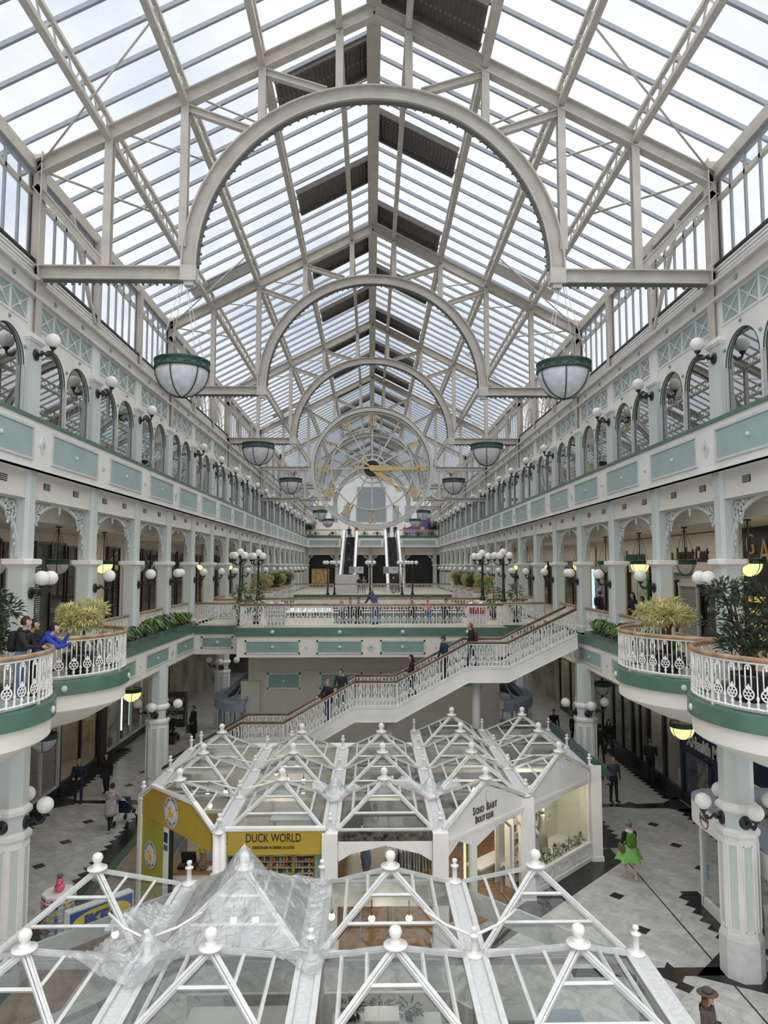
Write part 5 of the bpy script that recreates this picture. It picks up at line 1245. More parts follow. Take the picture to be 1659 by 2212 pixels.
# small plastic patches over two roof corners
def h2(x, y):
    h = ZEV
    for i in range(1, 4):
        for j in range(3):
            if DX[i] <= x <= DX[i+1] and DY[j] <= y <= DY[j+1]:
                dx = abs(x-(DX[i]+DX[i+1])/2)/1.25; dy = abs(y-(DY[j]+DY[j+1])/2)/1.3; h = max(h, ZEV+(ZAP-ZEV)*(1-max(dx,dy)))
    for fx in (DX[2], DX[3]): h = max(h, ZEV+.5-hypot(x-fx, y-DY[1])*1.3)
    return h
drape('plastic_sheet', 'small plastic wrap round the roof corner finial above the yellow sign', DX[2]-.8, DX[2]+.8, DY[1]-.7, DY[1]+.5, 26, 20, h2, lambda x, y: hypot((x-DX[2])/.85, (y-DY[1]+.1)/.55) < 1+noise.noise((x*3,y*3,0))*.4)
drape('plastic_sheet', 'small plastic wrap round the roof corner finial beside the boutique gable', DX[3]-1.7, DX[3]+.9, DY[1]-.6, DY[1]+.6, 36, 20, h2, lambda x, y: hypot((x-DX[3]+.3)/1.3, (y-DY[1])/.55) < 1+noise.noise((x*3,y*3,5))*.4)
# ------------------------------------------------------------------ floor inlays
def inlay(mb_, m=BMARB):
    global tn
    tn += 1; return struct(mb_.build('trim_%d' % tn, m))
def saw(x, d, y0, y1, w, m=BMARB, p=.42):
    """black strip from x outwards (direction d) with teeth pointing the other way"""
    mb = MB(); mb.box(x, x+d*w, y0, y1, 0, .006); n = int((y1-y0)/p)
    for i in range(n):
        y = y0+i*p; mb.prism([(x,y,0),(x,y+p,0),(x-d*.21,y+p/2,0)], (0,0,.006))
    return inlay(mb, m)
saw(11.85, 1, 20.9, 27.2, .5); saw(11.85, 1, 28.3, 36, .5); saw(8.85, 1, 17.4, 20.5, .5); saw(8.35, -1, 23.6, 27.0, 1.1)
saw(-8.65, 1, 17.5, 27.6, .5); saw(-12.15, -1, 20.0, 27.3, .5); saw(-12.2, -1, 29.0, 36.5, .5)
inlay(MB().box(-8.15,-7.85,14,27.6,0,.008), mat('green_floor_strip', (.05,.11,.08), .4, var=.1)); inlay(MB().box(-7.85,-6.5,14,27.6,0,.005), mat('tan_floor_strip', (.30,.24,.19), .5, var=.15))
inlay(MB().prism([(7.3,27.2,0),(9.4,27.5,0),(10.2,27.3,0),(11.4,27.3,0),(12.3,26.6,0),(12.3,28.6,0),(11.5,27.9,0),(10.4,27.8,0),(10.2,28.05,0),(9.9,27.8,0),(7.3,27.9,0)], (0,0,.006)))
inlay(MB().prism([(-8.2,28.0,0),(-9.6,28.15,0),(-11.5,28.3,0),(-12.7,27.3,0),(-12.7,29.2,0),(-11.6,28.6,0),(-8.2,28.6,0)], (0,0,.006)))
inlay(MB().box(4.6,8.6,16.42,16.75,0,.006).prism([(6.58,16.4,0),(6.9,16.08,0),(7.13,16.4,0),(6.97,16.98,0)],(0,0,.007)).prism([(7.4,16.4,0),(8.9,15.6,0),(9.9,14.2,0),(9.9,17.5,0),(8.5,17.45,0)],(0,0,.006)))
inlay(MB().prism([(1.9,17.3,0),(2.3,16.9,0),(7.9,22.5,0),(7.9,23.6,0),(7.2,23.2,0)], (0,0,.006)))
inlay(MB().box(8.06,8.1,13,22.6,0,.005))
m = MB()
for x, ys in ((6.95,(14.8,16.0,18.43,20.27)),(10.18,(22.0,23.77,25.64,30.2,32)),(-10.3,(16.9,18.8,20.65,22.53,24.42,26.29,30.5,32.4,34.3))):
    for y in ys:
        m = MB().prism([(x-.22,y,0),(x,y-.22,0),(x+.22,y,0),(x,y+.22,0)], (0,0,.006)); inlay(m)
# ------------------------------------------------------------------ shop units on the ground floor
SHELFC = [mat('goods_%d' % i, c, .6, var=.3, scale=8) for i, c in enumerate([(.55,.5,.4),(.3,.35,.4),(.5,.3,.2),(.6,.58,.5),(.2,.3,.2),(.55,.45,.15)])]
SLIT = mat('shop_ceiling_light', (1.0,.93,.80), .5, var=0, emit=2.2)
DKFR = mat('dark_shop_frame', (.022,.018,.017), .3, var=.1)
BROWN = mat('dark_brown_pier', (.055,.030,.020), .4, var=.2)
def shop(s, x, y0, y1, label, frame=DKFR, back=INTER, top=3.4, mull=2, glow=True, fascia=None, base=.38, depth=1.3, Rr=R):
    w_ = y1-y0; t = thing('shopfront', label, 'shopfront', (s*x, (y0+y1)/2, 0)); h = w_/2
    MB().box(0,s*.12,-h,h,0,base).build('stall_riser', BMARB, t)
    m = MB()
    for i in range(mull+1): y = -h+w_*i/mull; m.box(-s*.02,s*.1,y-.06,y+.06,base,top)
    m.box(-s*.02,s*.1,-h,h,top-.1,top); m.box(-s*.02,s*.1,-h,h,base,base+.06); m.build('frame', frame, t)
    MB().quad((s*.04,-h,base),(s*.04,h,base),(s*.04,h,top),(s*.04,-h,top)).build('glass', GS, t)
    MB().box(s*depth,s*(depth+.1),-h,h,0,top).box(0.15*s,s*depth,-h,-h+.06,0,top).box(0.15*s,s*depth,h-.06,h,0,top).box(.12*s,s*depth,-h,h,0,base-.03).box(.1*s,s*depth,-h,h,top,top+.05).build('back_wall', back, t)
    MB().box(-s*.0,s*.3,-h,h,top,5.1).build('header', fascia or CREAM, t)
    if glow: MB().box(s*.3,s*.55,-h+.3,h-.3,top-.08,top-.03).build('light_strip', SLIT, t)
    return t
LBL = [('left','left ground floor shopfront nearest the viewer'),]
L0 = [(12.6,17.2,'left ground shopfront behind the near column',2),(17.3,21.7,'left ground toy shop window with cream back wall',3),(21.8,25.9,'left ground shopfront with dark posts beside toy window',2),(29.2,33.2,'left ground shop window behind the standing man and woman',2)]
for y0, y1, l, mu in L0: shop(-1, 12.65, y0, y1, l, mull=mu, back=mat('cream_back_%d' % int(y0), (.55,.47,.30), .7, var=.1))
shop(-1, 12.65, 26.0, 29.1, 'left ground shopfront with white panelled post', frame=TRIMG, mull=2)
t = thing('brown_pier', 'dark brown shop pier on the left ground floor', 'pier', (-12.9, 33.7, 0)); MB().box(-.3,.3,-.4,.4,0,5.1).build('pier', BROWN, t)
t = shop(-1, 12.65, 34.2, 41.0, 'angled glass display bay with golden figures, left ground floor', frame=TRIMG, mull=4, top=4.2)
m = MB(); m.path([(0,0,0),(.12,.1,.5),(-.1,.15,1.1),(.15,-.05,1.7),(.0,.1,2.2)], [.1,.22,.12,.2,.06], 8); m.path([(.1,.1,.6),(.5,.3,1.1),(.45,.3,1.9)], [.08,.05,.02], 6)
t = thing('display_figure', 'tall golden sculptural display figure behind the angled shop glass', 'sculpture', (-13.3,35.6,.4)); m.build('figure', GOLD, t); MB().box(-.3,.3,-.3,.3,-.05,.3).build('base', NAVY, t)
for i, y in enumerate((37.0, 38.2)):
    t = thing('light_tube', 'upright white light tube in the angled shop window, %s' % ['nearer','farther'][i], 'lamp', (-12.95,y,.8)); MB().tube((0,0,0),(0,0,2.6),.04).build('tube', mat('cool_tube_light_%d' % i, (.75,.95,.9), .4, var=0, emit=2.0), t); MB().box(-.06,.06,-.06,.06,-.4,0).build('base', BLACK, t)
shop(-1, 12.65, 41.2, 46.0, 'far left ground floor shopfront with colourful stock', mull=3, back=mat('colourful_stock', (.5,.25,.06), .6, var=.8, scale=2.5, col2=(.03,.04,.05)))
t = thing('magazine_rack', 'black sloping magazine rack beside the far left shop', 'rack', (-11.4,41.5,0)); MB().prism([(-.6,-.3,0),(-.6,.4,0),(-.6,.4,1.9),(-.6,.1,1.9),(-.6,-.3,.3)],(1.2,0,0)).build('rack', BLACK, t)
for q in range(3): MB().box(-.5,.5,-.29+q*.13,-.27+q*.13,.45+q*.45,.7+q*.45).build('magazines', SHELFC[q], t)
# right hand shops
RX = 12.35
shop(1, RX, 41.2, 46, 'far right ground floor shopfront beyond the bridge', back=mat('cream_back_far', (.6,.52,.38), .7), mull=2)
shop(1, RX, 36.0, 41.0, 'right ground shopfront with warm window beyond the second column', mull=3); shop(1, RX, 33.4, 35.9, 'right ground shop window with white dress display', mull=2, back=mat('grey_back', (.3,.3,.28), .7, var=.3)); 
shop(1, RX, 31.5, 33.3, 'right ground shop window with glass ornaments', mull=2); shop(1, RX, 29.8, 31.4, 'right ground open shop doorway with white wall behind the man', mull=1, back=mat('white_back', (.62,.6,.55), .7), frame=DKFR); shop(1, RX, 28.1, 29.7, 'right ground shop window with propped white cards', mull=1)
t = shop(1, RX, 21.0, 28.0, 'navy blue health shopfront on the right ground floor', frame=NAVY, mull=3, top=2.12, back=mat('navy_shop_inside', (.06,.07,.16), .6, var=.4, scale=2), fascia=NAVY)
q = text_mesh('XHealth M', .64, WHITE, .02, .016, align='LEFT', squeeze=.86); text_on('lettering', q, t, (-.03, 2.95, 2.56), 180)
for i, (y, z) in enumerate(((26.6,1.45),(25.0,1.45))):
    t = thing('poster', 'framed poster in the navy shop window, %s' % ['farther one','nearer one'][i], 'poster', (RX+.14,y,z)); MB().box(-.02,.02,-.35,.35,-.5,.5).build('print', mat('poster_print_%d' % i, (.35,.3,.22), .5, var=.8, scale=3, col2=(.05,.06,.1)), t); MB().box(-.035,-.02,-.38,.38,-.53,-.48).box(-.035,-.02,-.38,.38,.48,.53).build('frame', GOLD, t)
t = thing('display_dress', 'white and tan dress on a stand in the right shop window', 'dress', (RX+.6,34.4,.4)); MB().lathe([(.05,.0),(.4,.5),(.3,1.0),(.16,1.35),(.24,1.7),(.08,1.85)], 16).build('dress', mat('ivory_cloth', (.6,.52,.42), .8, var=.2), t); MB().lathe([(.02,1.8),(.02,2.0)], 8).build('stand', BLACK, t)
for i in range(3):
    t = thing('display_card', 'white propped card in the right shop window, %s of three' % ORD[i], 'card', (RX+.45,28.4+i*.42,.42)); MB().box(-.01,.01,-.18,.18,0,.5).build('card', WHITE, t); MB().bar((.01,0,.3),(.2,0,.02),.03,.02).build('strut', BLACK, t)
for i in range(9):
    t = thing('glass_ornament', 'small %s ornament in the right shop window' % ['silver','gold','teal'][i % 3], 'ornament', (RX+.35+.2*(i % 3),31.7+i*.17,.40), 0, '%s ornaments' % ['silver','gold','teal'][i % 3]); MB().lathe([(.06,0),(.03,.08),(.08,.2),(.05,.33),(.02,.36)], 10).build('ornament', mat('ornament_%d' % i, [(.6,.6,.6),(.6,.45,.2),(.35,.5,.5)][i % 3], .1, .3, var=.1), t)
# white corner shop at the right with curved grey roof
t = thing('corner_shop', 'white corner shop unit with curved grey roof edge at the right', 'shop', (9.1, 19.7, 0))
# local: x to the right, y negative towards viewer
MB().box(0,.14,-.12,.02,.0,2.15).box(0,.1,-4.2,-.1,0,.28).box(2.6,2.7,-4.2,2.0,0,2.6).box(0,2.7,-4.25,-4.15,0,2.5).build('frame', KWHITE, t)
MB().box(-.06,.06,-4.2,.03,2.15,2.72).build('fascia', WHITE, t)
n = 12; pts = [(-.06,.03)]+[(-.06+.9*(1-cos(pi/2*i/n)), .03+1.1*sin(pi/2*i/n)) for i in range(1,n+1)]
mb = MB(); A = [(x,y,2.15) for x,y in pts]; B = [(x,y,2.72) for x,y in pts]; mb.add(A+B, [(i,i+1,n+2+i,n+1+i) for i in range(n)], 0, True); mb.box(.8,2.6,1.1,1.16,2.15,2.72); mb.build('curved_fascia', WHITE, t)
mb = MB(); mb.prism([(x,y,2.72) for x,y in pts]+[(2.6,1.13,2.72),(2.6,.4,2.72),(.9,.3,2.72),(.6,-4.2,2.72),(-.06,-4.2,2.72)], (0,0,.05)); mb.build('roof_edge', BLUEG, t)
MB().quad((.75,-4.2,2.7),(2.6,-4.2,2.7),(2.6,.35,2.7),(.95,.3,2.7)).build('roof_glass', GK, t)
MB().quad((.05,-4.1,.28),(.05,-.1,.28),(.05,-.1,2.15),(.05,-4.1,2.15)).build('glass', GS, t); MB().box(-.02,.1,-1.5,-1.44,.28,2.15).box(-.02,.1,-2.9,-2.84,.28,2.15).build('mullions', CHROME, t)
RED = mat('brown_red_ring', (.20,.06,.04), .5, var=0)
mb = MB().ring((-.075,-.45,2.44), .23, .012, 28, 4, 'x'); mb.build('logo_ring', RED, t); o = link('lettering', text_mesh('SPADEZ', .13, RED, .004, .003), t, (-.075,-.45,2.44)); o.rotation_euler = (pi/2,0,-pi/2)
o = link('lettering', text_mesh('TOP', .34, mat('pale_grey_letters', (.4,.4,.4), .5, var=0), .004, .003), t, (-.075,-1.75,2.40)); o.rotation_euler = (pi/2,0,-pi/2)
t = thing('mannequin', 'mannequin in pale pink dress and cream fur stole inside the corner shop', 'mannequin', (9.75,18.3,.06)); MB().lathe([(.3,.0),(.26,.5),(.17,.95),(.2,1.3),(.10,1.45)], 16).build('dress', mat('dusty_pink_cloth', (.42,.26,.25), .8, var=.15), t)
f = MB(); leaf_cloud(f, (0,0,1.42), .26, .22, .26, 160, .12); f.sphere((0,0,1.4), .22, 12, 8); f.build('stole', mat('cream_fur', (.62,.55,.34), .9, var=.3, scale=12), t); MB().sphere((0,0,1.72), .1, 12, 8).build('head', TRIMG, t)
t = thing('sofa_display', 'cream display plinth inside the corner shop', 'plinth', (10.4,18.0,.0)); MB().box(-.5,.6,-1.4,1.0,0,.32).build('plinth', WHITE, t)
t = thing('door_stickers', 'blue stickers on the corner shop glass', 'sticker', (9.14,19.35,1.05)); MB().box(-.012,-.005,-.06,.06,0,.16).box(-.012,-.005,-.06,.06,-.2,-.04).build('sticker', mat('cyan_sticker', (.05,.25,.45), .5, var=.2), t)
# ------------------------------------------------------------------ shopfronts on the lower gallery (first floor)
GX = 13.14
def gshop(s, y0, y1, label, mats_=(DKFR,), sill=0, top=2.75, mull=2, glassm=GS, backm=DARK, head=None):
    t = thing('gallery_shopfront', label, 'shopfront', (s*GX, (y0+y1)/2, 6.5)); h = (y1-y0)/2
    MB().box(0,-s*.05,-h,h,sill,top).build('back_panel', backm, t)
    m = MB(); m.box(0,-s*.12,-h,h,top,top+.1); 
    for i in range(mull+1): y = -h+2*h*i/mull; m.box(0,-s*.14,y-.05,y+.05,0,top+.1)
    m.box(0,-s*.14,-h,h,0,.12); m.build('frame', mats_[0], t)
    MB().quad((-s*.1,-h,sill),(-s*.1,h,sill),(-s*.1,h,top),(-s*.1,-h,top)).build('glass', glassm, t)
    if head: MB().box(0,-s*.08,-h-.1,h+.1,top+.15,4.3).build('fascia_board', head, t)
    return t
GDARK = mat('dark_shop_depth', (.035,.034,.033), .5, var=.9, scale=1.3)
ys = [13.0,17.2,21.4,25.2,28.9,30.2,33.4,36.0,39.5,43.0,47,51,55,59,63,67,71,75,79,83,87]
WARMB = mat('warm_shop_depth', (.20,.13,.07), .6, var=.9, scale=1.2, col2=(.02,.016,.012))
LYS = [(13.2,16.8),(17.0,20.8),(21,24.7),(24.9,27.1),(27.3,29.9),(30.2,32.9),(34.8,36.3),(37.4,39.6),(40.0,42.8)]+[(ys[q]+.15,ys[q+1]-.3) for q in range(9,len(ys)-1)]
for i, (la_, lb_) in enumerate(LYS):
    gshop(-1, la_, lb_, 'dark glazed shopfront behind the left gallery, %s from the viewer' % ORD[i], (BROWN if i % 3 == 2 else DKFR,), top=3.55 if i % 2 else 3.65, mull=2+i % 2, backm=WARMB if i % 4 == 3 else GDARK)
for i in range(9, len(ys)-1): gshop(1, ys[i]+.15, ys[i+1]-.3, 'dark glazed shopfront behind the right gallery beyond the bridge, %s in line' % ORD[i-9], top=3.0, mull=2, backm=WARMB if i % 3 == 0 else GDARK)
for i in range(26):
    m = MB(); y = 25.6+i*.12
t = thing('light_curtain', 'curtain of tiny string lights in the left gallery window', 'string lights', (-13.0, 27.0, 7.0)); m = MB()
for i in range(11):
    for j in range(26): m.box(-.0,.02,-.7+i*.13+R.uniform(-.02,.02),-.68+i*.13+.01,.05*1+j*.085,.05+j*.085+.018)
o = m.build('lights', mat('tiny_string_light', (.8,.8,.75), .5, var=0, emit=.35), t); o['kind'] = 'stuff'
gshop(1, 25.9, 27.4, 'dark window beside the roller shutter on the right gallery', top=2.2, mull=1); gshop(1, 29.6, 30.8, 'dark poster window left of the roller shutter', top=2.1, mull=1, backm=mat('dark_poster_wall', (.03,.03,.03), .5, var=.9, scale=3, col2=(.25,.24,.22)))
t = thing('roller_shutter', 'grey closed roller shutter on the right gallery', 'shutter', (GX-.02, 28.5, 6.5)); m = MB()
for q in range(26): m.prism([(0,-.75,q*.075),(-.05,-.75,q*.075+.02),(-.05,-.75,q*.075+.055),(0,-.75,q*.075+.075)],(0,1.5,0))
m.build('slats', GREYP, t); MB().box(-.12,.02,-.85,-.75,0,2.05).box(-.12,.02,.75,.85,0,2.05).box(-.14,.02,-.85,.85,1.95,2.1).build('frame', TRIMG, t)
t = thing('shop_sign', 'white fascia with dark green and black implant centre lettering', 'sign', (GX-.02, 28.2, 9.72)); MB().box(-.04,.02,-3.0,3.4,-.75,.85).build('board', CREAM, t)
GRL = mat('dark_green_letters', (.02,.10,.055), .5, var=0); RBL = mat('dark_brown_letters', (.045,.02,.018), .5, var=0)
for s_, y, mt_, sz in (('Green', 2.95, GRL, .80), ('Implant Cent', 1.28, RBL, .84)):
    o = link('lettering', text_mesh(s_, sz, mt_, .03, .02, align='LEFT', squeeze=.62), t, (-.06, y, 0)); o.rotation_euler = (pi/2,0,-pi/2)
m = MB(); m.path([(-.06,2.9,-.95),(-.06,1.9,-.75),(-.06,.6,-.78),(-.06,-.6,-.7),(-.06,-1.3,-.62)], [.02,.05,.07,.05,.015], 6); m.path([(-.06,2.45,.3),(-.06,2.6,.75),(-.06,2.2,.72),(-.06,2.15,.3)], .04, 5); m.build('swoosh', GRL, t)
t = thing('shop_sign', 'white fascia with green acupuncture lettering', 'sign', (GX-.02, 34.2, 9.72)); MB().box(-.04,.02,-2.4,2.7,-.75,.85).build('board', CREAM, t); o = link('lettering', text_mesh('tal & Acupuncture', .86, GRL, .03, .012, align='LEFT', squeeze=.56), t, (-.06, 2.3, 0)); o.rotation_euler = (pi/2,0,-pi/2)
t = thing('neon_sign', 'red lit letters on the right gallery, stacked on two lines', 'sign', (GX-.05, 41.4, 9.4)); REDL = mat('red_lit_letters', (.8,.015,.02), .4, var=0, emit=.8)
for s_, z, y in (('t', .55, .6), ('ar', .1, .3), ('ar', -.45, .3)): o = link('lettering', text_mesh(s_, .95, REDL, .03, .02), t, (-.05, y, z)); o.rotation_euler = (pi/2,0,-pi/2)
MB().box(-.02,.04,-.9,1.4,-.9,1.0).build('board', CREAM, t)
t = thing('light_screen', 'bright blue-white lit advertising screen on the right gallery', 'screen', (GX-.1, 40.4, 6.5)); MB().box(-.05,.05,.1,1.6,.3,2.6).build('screen', mat('lit_blue_white_screen', (.55,.75,.95), .4, var=.4, scale=2.5, emit=.9), t); MB().box(-.05,.05,-1.7,-.05,.3,2.6).build('poster', mat('lilac_lit_screen', (.55,.52,.72), .4, var=.5, scale=3, emit=.0), t); MB().box(-.03,.06,-1.8,1.7,2.6,2.75).build('frame', CHROME, t)
gshop(1, 35.2, 38.6, 'tan lit doorway on the right gallery before the red letters', top=2.8, mull=1, backm=mat('tan_doorway', (.30,.22,.14), .7, var=.3)); gshop(1, 31.2, 32.4, 'green tinted window of the right gallery', top=2.8, mull=1, backm=mat('green_tint_depth', (.10,.17,.13), .5, var=.5))
t = thing('poster', 'bright green bordered poster on the right gallery wall', 'poster', (GX-.12, 33.3, 7.1)); MB().box(-.02,.02,-.65,.65,0,1.75).build('border', mat('leaf_green_border', (.08,.42,.12), .4, var=.05), t); MB().box(-.03,-.02,-.52,.52,.12,1.6).build('print', mat('poster_faces', (.55,.6,.5), .5, var=.6, scale=3, col2=(.2,.3,.25)), t)
t = thing('shop_sign', 'dark navy fascia with large gold letters at the right edge', 'sign', (GX-.03, 21.2, 9.6)); MB().box(-.06,.02,-4,3.0,-.85,1.25).build('board', mat('night_blue_board', (.008,.010,.022), .4, var=.2), t)
for s_, sz, y, z in (('G', 1.05, 2.45, .40), ('A', 1.25, 1.6, .12), ('s', .6, .8, .3)): o = link('letter', text_mesh(s_, sz, GOLD, .03, -.012, squeeze=.75), t, (-.08, y, z)); o.rotation_euler = (pi/2,0,-pi/2)
t = gshop(1, 17.2, 24.2, 'gold lit glass shopfront behind the right dark shrub', top=2.1, mull=4, backm=mat('navy_depth', (.02,.02,.05), .5, var=.5))
for i in range(4):
    for j in range(5):
        q = thing('gold_tray', 'lit gold jewellery tray in the window under the navy fascia', 'tray', (GX-.09, 18.4+j*1.25, 6.8+i*.42), 0, 'gold jewellery trays'); MB().box(-.03,.0,-.5,.5,0,.20).build('tray', mat('lit_gold_tray_%d%d' % (i,j), (.9,.62,.2), .4, var=.5, scale=8, emit=.35), q)
# ------------------------------------------------------------------ people
from mathutils.bvhtree import BVHTree
CLOTH = {}
def cloth(col):
    k = tuple(round(c, 3) for c in col)
    if k not in CLOTH: CLOTH[k] = mat('cloth_%d' % len(CLOTH), k, .8, var=.12, scale=10, bump=.15, bscale=30)
    return CLOTH[k]
SKIN = {}
def skin(col=(.52,.32,.24)):
    if col not in SKIN: SKIN[col] = mat('skin_%d' % len(SKIN), col, .5, var=.05, scale=6)
    return SKIN[col]
EYE = mat('dark_eye', (.015,.012,.01), .2, var=0); LIP = mat('lip', (.33,.13,.11), .5, var=0)
PN = [0]
def person(label, loc, rz, H=1.72, lean=0, hips=((.06,.04),(-.04,.04)), arms=((.08,.14,.2,0),(.08,.14,.2,0)), head=(0,0), top=(.02,.02,.022), bottom=(.02,.02,.025), shoe=(.02,.02,.02), skn=(.52,.32,.24), hair=(.03,.018,.012), hairstyle='short', bulk=1.0, sleeves=True, bare_legs=False, sit=None, coat=None, skirt=None, near=False, backpack=None, bag=None, hat=None, scarf=None, fem=False, hood=None, tall_bag=None, group=None, turn=0):
    t = thing('person', label, 'person', loc, rz, group)
    m = MB(); TOP, BOT, SHO, SKN = 0, 1, 2, 3
    hipz = .53*H; V = Vector
    hw = .052*H; sw = (.115 if not fem else .10)*H
    def dirv(a, o, side): return V((side*sin(o), sin(a)*cos(o), -cos(a)*cos(o)))
    # legs relative to pelvis at origin
    LT, LC = .245*H, .235*H; low = 0; legs = []
    for side, (ha, ka) in zip((-1, 1), hips):
        h0 = V((side*hw, 0, 0)); k0 = h0+dirv(ha, .04, side)*LT; a0 = k0+dirv(ha-ka, .02, side)*LC
        fa = max(-.9, min(.3, (ha-ka)*.5)); toe = a0+V((side*.02, .105*H*cos(fa), -.032*H+.09*H*sin(fa)*.3)); heel = a0+V((0,-.025*H,-.032*H))
        legs.append((h0, k0, a0, toe, heel)); low = min(low, min(toe.z, heel.z)-.018*H)
    pz = sit if sit is not None else -low
    Pv = V((0,0,pz)); r = H/1.72
    def capsule(p, q, ra, rb, mt, n=10):
        m.path([p, p.lerp(q,.33), p.lerp(q,.66), q], [ra, ra*.6+rb*.4+.002, ra*.3+rb*.7, rb], n, mt); m.sphere(p, ra, n, 6, mt); m.sphere(q, rb, n, 6, mt)
    for h0, k0, a0, toe, heel in legs:
        lm = SKN if bare_legs else BOT; e = 0 if bare_legs else .01*r
        capsule(Pv+h0, Pv+k0, .083*r+e, .055*r+e, BOT if not bare_legs else SKN); capsule(Pv+k0, Pv+a0, .056*r+e, .037*r+e*1.3, lm)
        ft = Pv+toe; hl = Pv+heel; m.path([hl, hl.lerp(ft,.35)+V((0,0,.018)), hl.lerp(ft,.75), ft], [.036*r,.044*r,.042*r,.028*r], 10, SHO); m.sphere(hl, .036*r, 10, 6, SHO); m.sphere(ft, .028*r, 10, 6, SHO); capsule(Pv+a0, hl.lerp(ft,.2)+V((0,0,.015)), .034*r, .036*r, SHO)
    # torso
    up_ = V((0, sin(lean), cos(lean))); fwd = V((0, cos(lean), -sin(lean)))
    st = turn; rx = V((cos(st), sin(st), 0)); fwd = (fwd.x*rx+V((-sin(st)*fwd.y, cos(st)*fwd.y, fwd.z)))
    def lvl(h, wd, dp, sh=0):
        f_ = min(1, h/(.30*H)); c = Pv+V((0,0,1))*min(h,.03)+up_*max(0,h-.03)+fwd*sh; return [c+(V((1,0,0)).lerp(rx,f_).normalized())*wd*cos(2*pi*i/16)+fwd*dp*sin(2*pi*i/16) for i in range(16)], c
    b = bulk; L_ = [(-.035*H,.085*r,.075*r,0),(.0,.155*r*(1.06 if fem else 1),.105*r,0),(.06*H,.150*r,.105*r,.0),(.11*H,(.125 if fem else .135)*r*b,.098*r*b,0),(.18*H,(.14 if fem else .16)*r*b,.11*r*b,.005),(.235*H,(.155 if fem else .185)*r*b,.105*r*b,.0),(.275*H,(.125 if fem else .15)*r*b,.08*r,-.01),(.305*H,.06*r,.058*r,-.005)]
    vs = []; 
    for h, wd, dp, sh_ in L_: vs += lvl(h, wd, dp, sh_)[0]
    nl = len(L_); split = 2
    for i in range(nl-1):
        b0 = len(m.v) if i == 0 else b0
        if i == 0: m.v.extend([tuple(v) for v in vs]); b0 = len(m.v)-len(vs)
        for j in range(16):
            m.f.append((b0+i*16+j, b0+i*16+(j+1)%16, b0+(i+1)*16+(j+1)%16, b0+(i+1)*16+j)); m.m.append(BOT if (i < split and not coat) else TOP); m.sm.append(True)
    m.f.append(tuple(b0+j for j in range(16))[::-1]); m.m.append(BOT); m.sm.append(True); m.f.append(tuple(b0+(nl-1)*16+j for j in range(16))); m.m.append(TOP); m.sm.append(True)
    shc = Pv+up_*.262*H
    # neck + head
    hp, hy = head; nb = Pv+up_*.295*H; nd = (up_+V((0,.12,0))).normalized(); ha_ = lean*.35-hp
    hx = V((cos(hy+st), sin(hy+st), 0)); hf = V((-sin(hy+st)*cos(ha_), cos(hy+st)*cos(ha_), -sin(ha_))); hu = hx.cross(hf)
    hc = nb+nd*.045*H+hu*.055*H+hf*.012*H
    capsule(nb-nd*.02*H, hc-hu*.03*H, .052*r, .048*r, SKN)
    def hv(a, bb, c): return hc+hx*a*r+hf*bb*r+hu*c*r
    hd = MB(); hd.sphere((0,0,0), 1, 18, 12)
    for i, v in enumerate(hd.v):
        x, y, z = v; w_ = .074*(1-.22*max(0,-z)**1.3); d_ = .094*(1-.12*max(0,-z)*(1 if y < 0 else .2)); hd.v[i] = hv(x*w_, y*d_+(.008 if z < 0 and y > 0 else 0), z*.118)
    m.join(hd, None, SKN)
    m.sphere(hv(0,.102,-.012), .014*r, 8, 5, SKN); m.path([hv(0,.092,.03), hv(0,.106,-.010)], [.008*r,.013*r], 6, SKN); m.sphere(hv(0,.075,-.095), .026*r, 8, 5, SKN)
    for s_ in (-1, 1): m.sphere(hv(s_*.077,-.005,.0), .018*r, 8, 5, SKN, sx=.5)
    # arms
    UA, FA = .172*H, .148*H; hands = []
    for side, ar in zip((-1, 1), arms):
        fa_, out, el = ar[0], ar[1], ar[2]; inn = ar[3] if len(ar) > 3 else 0
        s0 = shc+rx*side*sw*(1+.25*(b-1)); R2 = Matrix.Rotation(st, 3, 'Z')
        e0 = s0+R2 @ dirv(fa_+lean*.0, out, side)*UA; w0 = e0+R2 @ dirv(fa_+el, out*.3-inn, side)*FA
        capsule(s0, e0, .055*r*b, .045*r*b, TOP); capsule(e0, w0, .043*r*b if sleeves else .038*r, .035*r*b if sleeves else .028*r, TOP if sleeves else SKN)
        d = (w0-e0).normalized(); sd = d.cross(V((0,0,1))); sd = sd.normalized() if sd.length > .2 else rx.copy(); nrm = sd.cross(d)
        pm = w0+d*.045*H*.95
        m.path([w0, w0+d*.02*H, pm, pm+d*.008*H], [.026*r,.03*r,.036*r,.03*r], 8, SKN)
        for q in range(4):
            o_ = (q-1.5)*.019*r; ln = (.036,.043,.04,.032)[q]*H; p0 = pm+sd*o_; curl = nrm*(-1 if ar[2] > .4 else -1)*.5
            p1 = p0+(d+curl*.3).normalized()*ln*.55; p2 = p1+(d+curl*1.2).normalized()*ln*.5; m.path([p0-d*.02*r, p1, p2], [.0105*r,.010*r,.008*r], 6, SKN); m.sphere(p2, .008*r, 6, 4, SKN)
        tb = w0+d*.018*H+sd*(-side)*.03*r; m.path([tb-sd*(-side)*.012, tb+(d*.7+sd*(-side)*.7).normalized()*.022*H, tb+(d+sd*(-side)*.35).normalized()*.042*H], [.013*r,.011*r,.009*r], 6, SKN)
        hands.append(pm)
    mats_ = [cloth(top), cloth(bottom), cloth(shoe), skin(skn)]
    me = m.mesh('tmp', mats_); bvh = BVHTree.FromPolygons([V(v) for v in m.v], m.f)
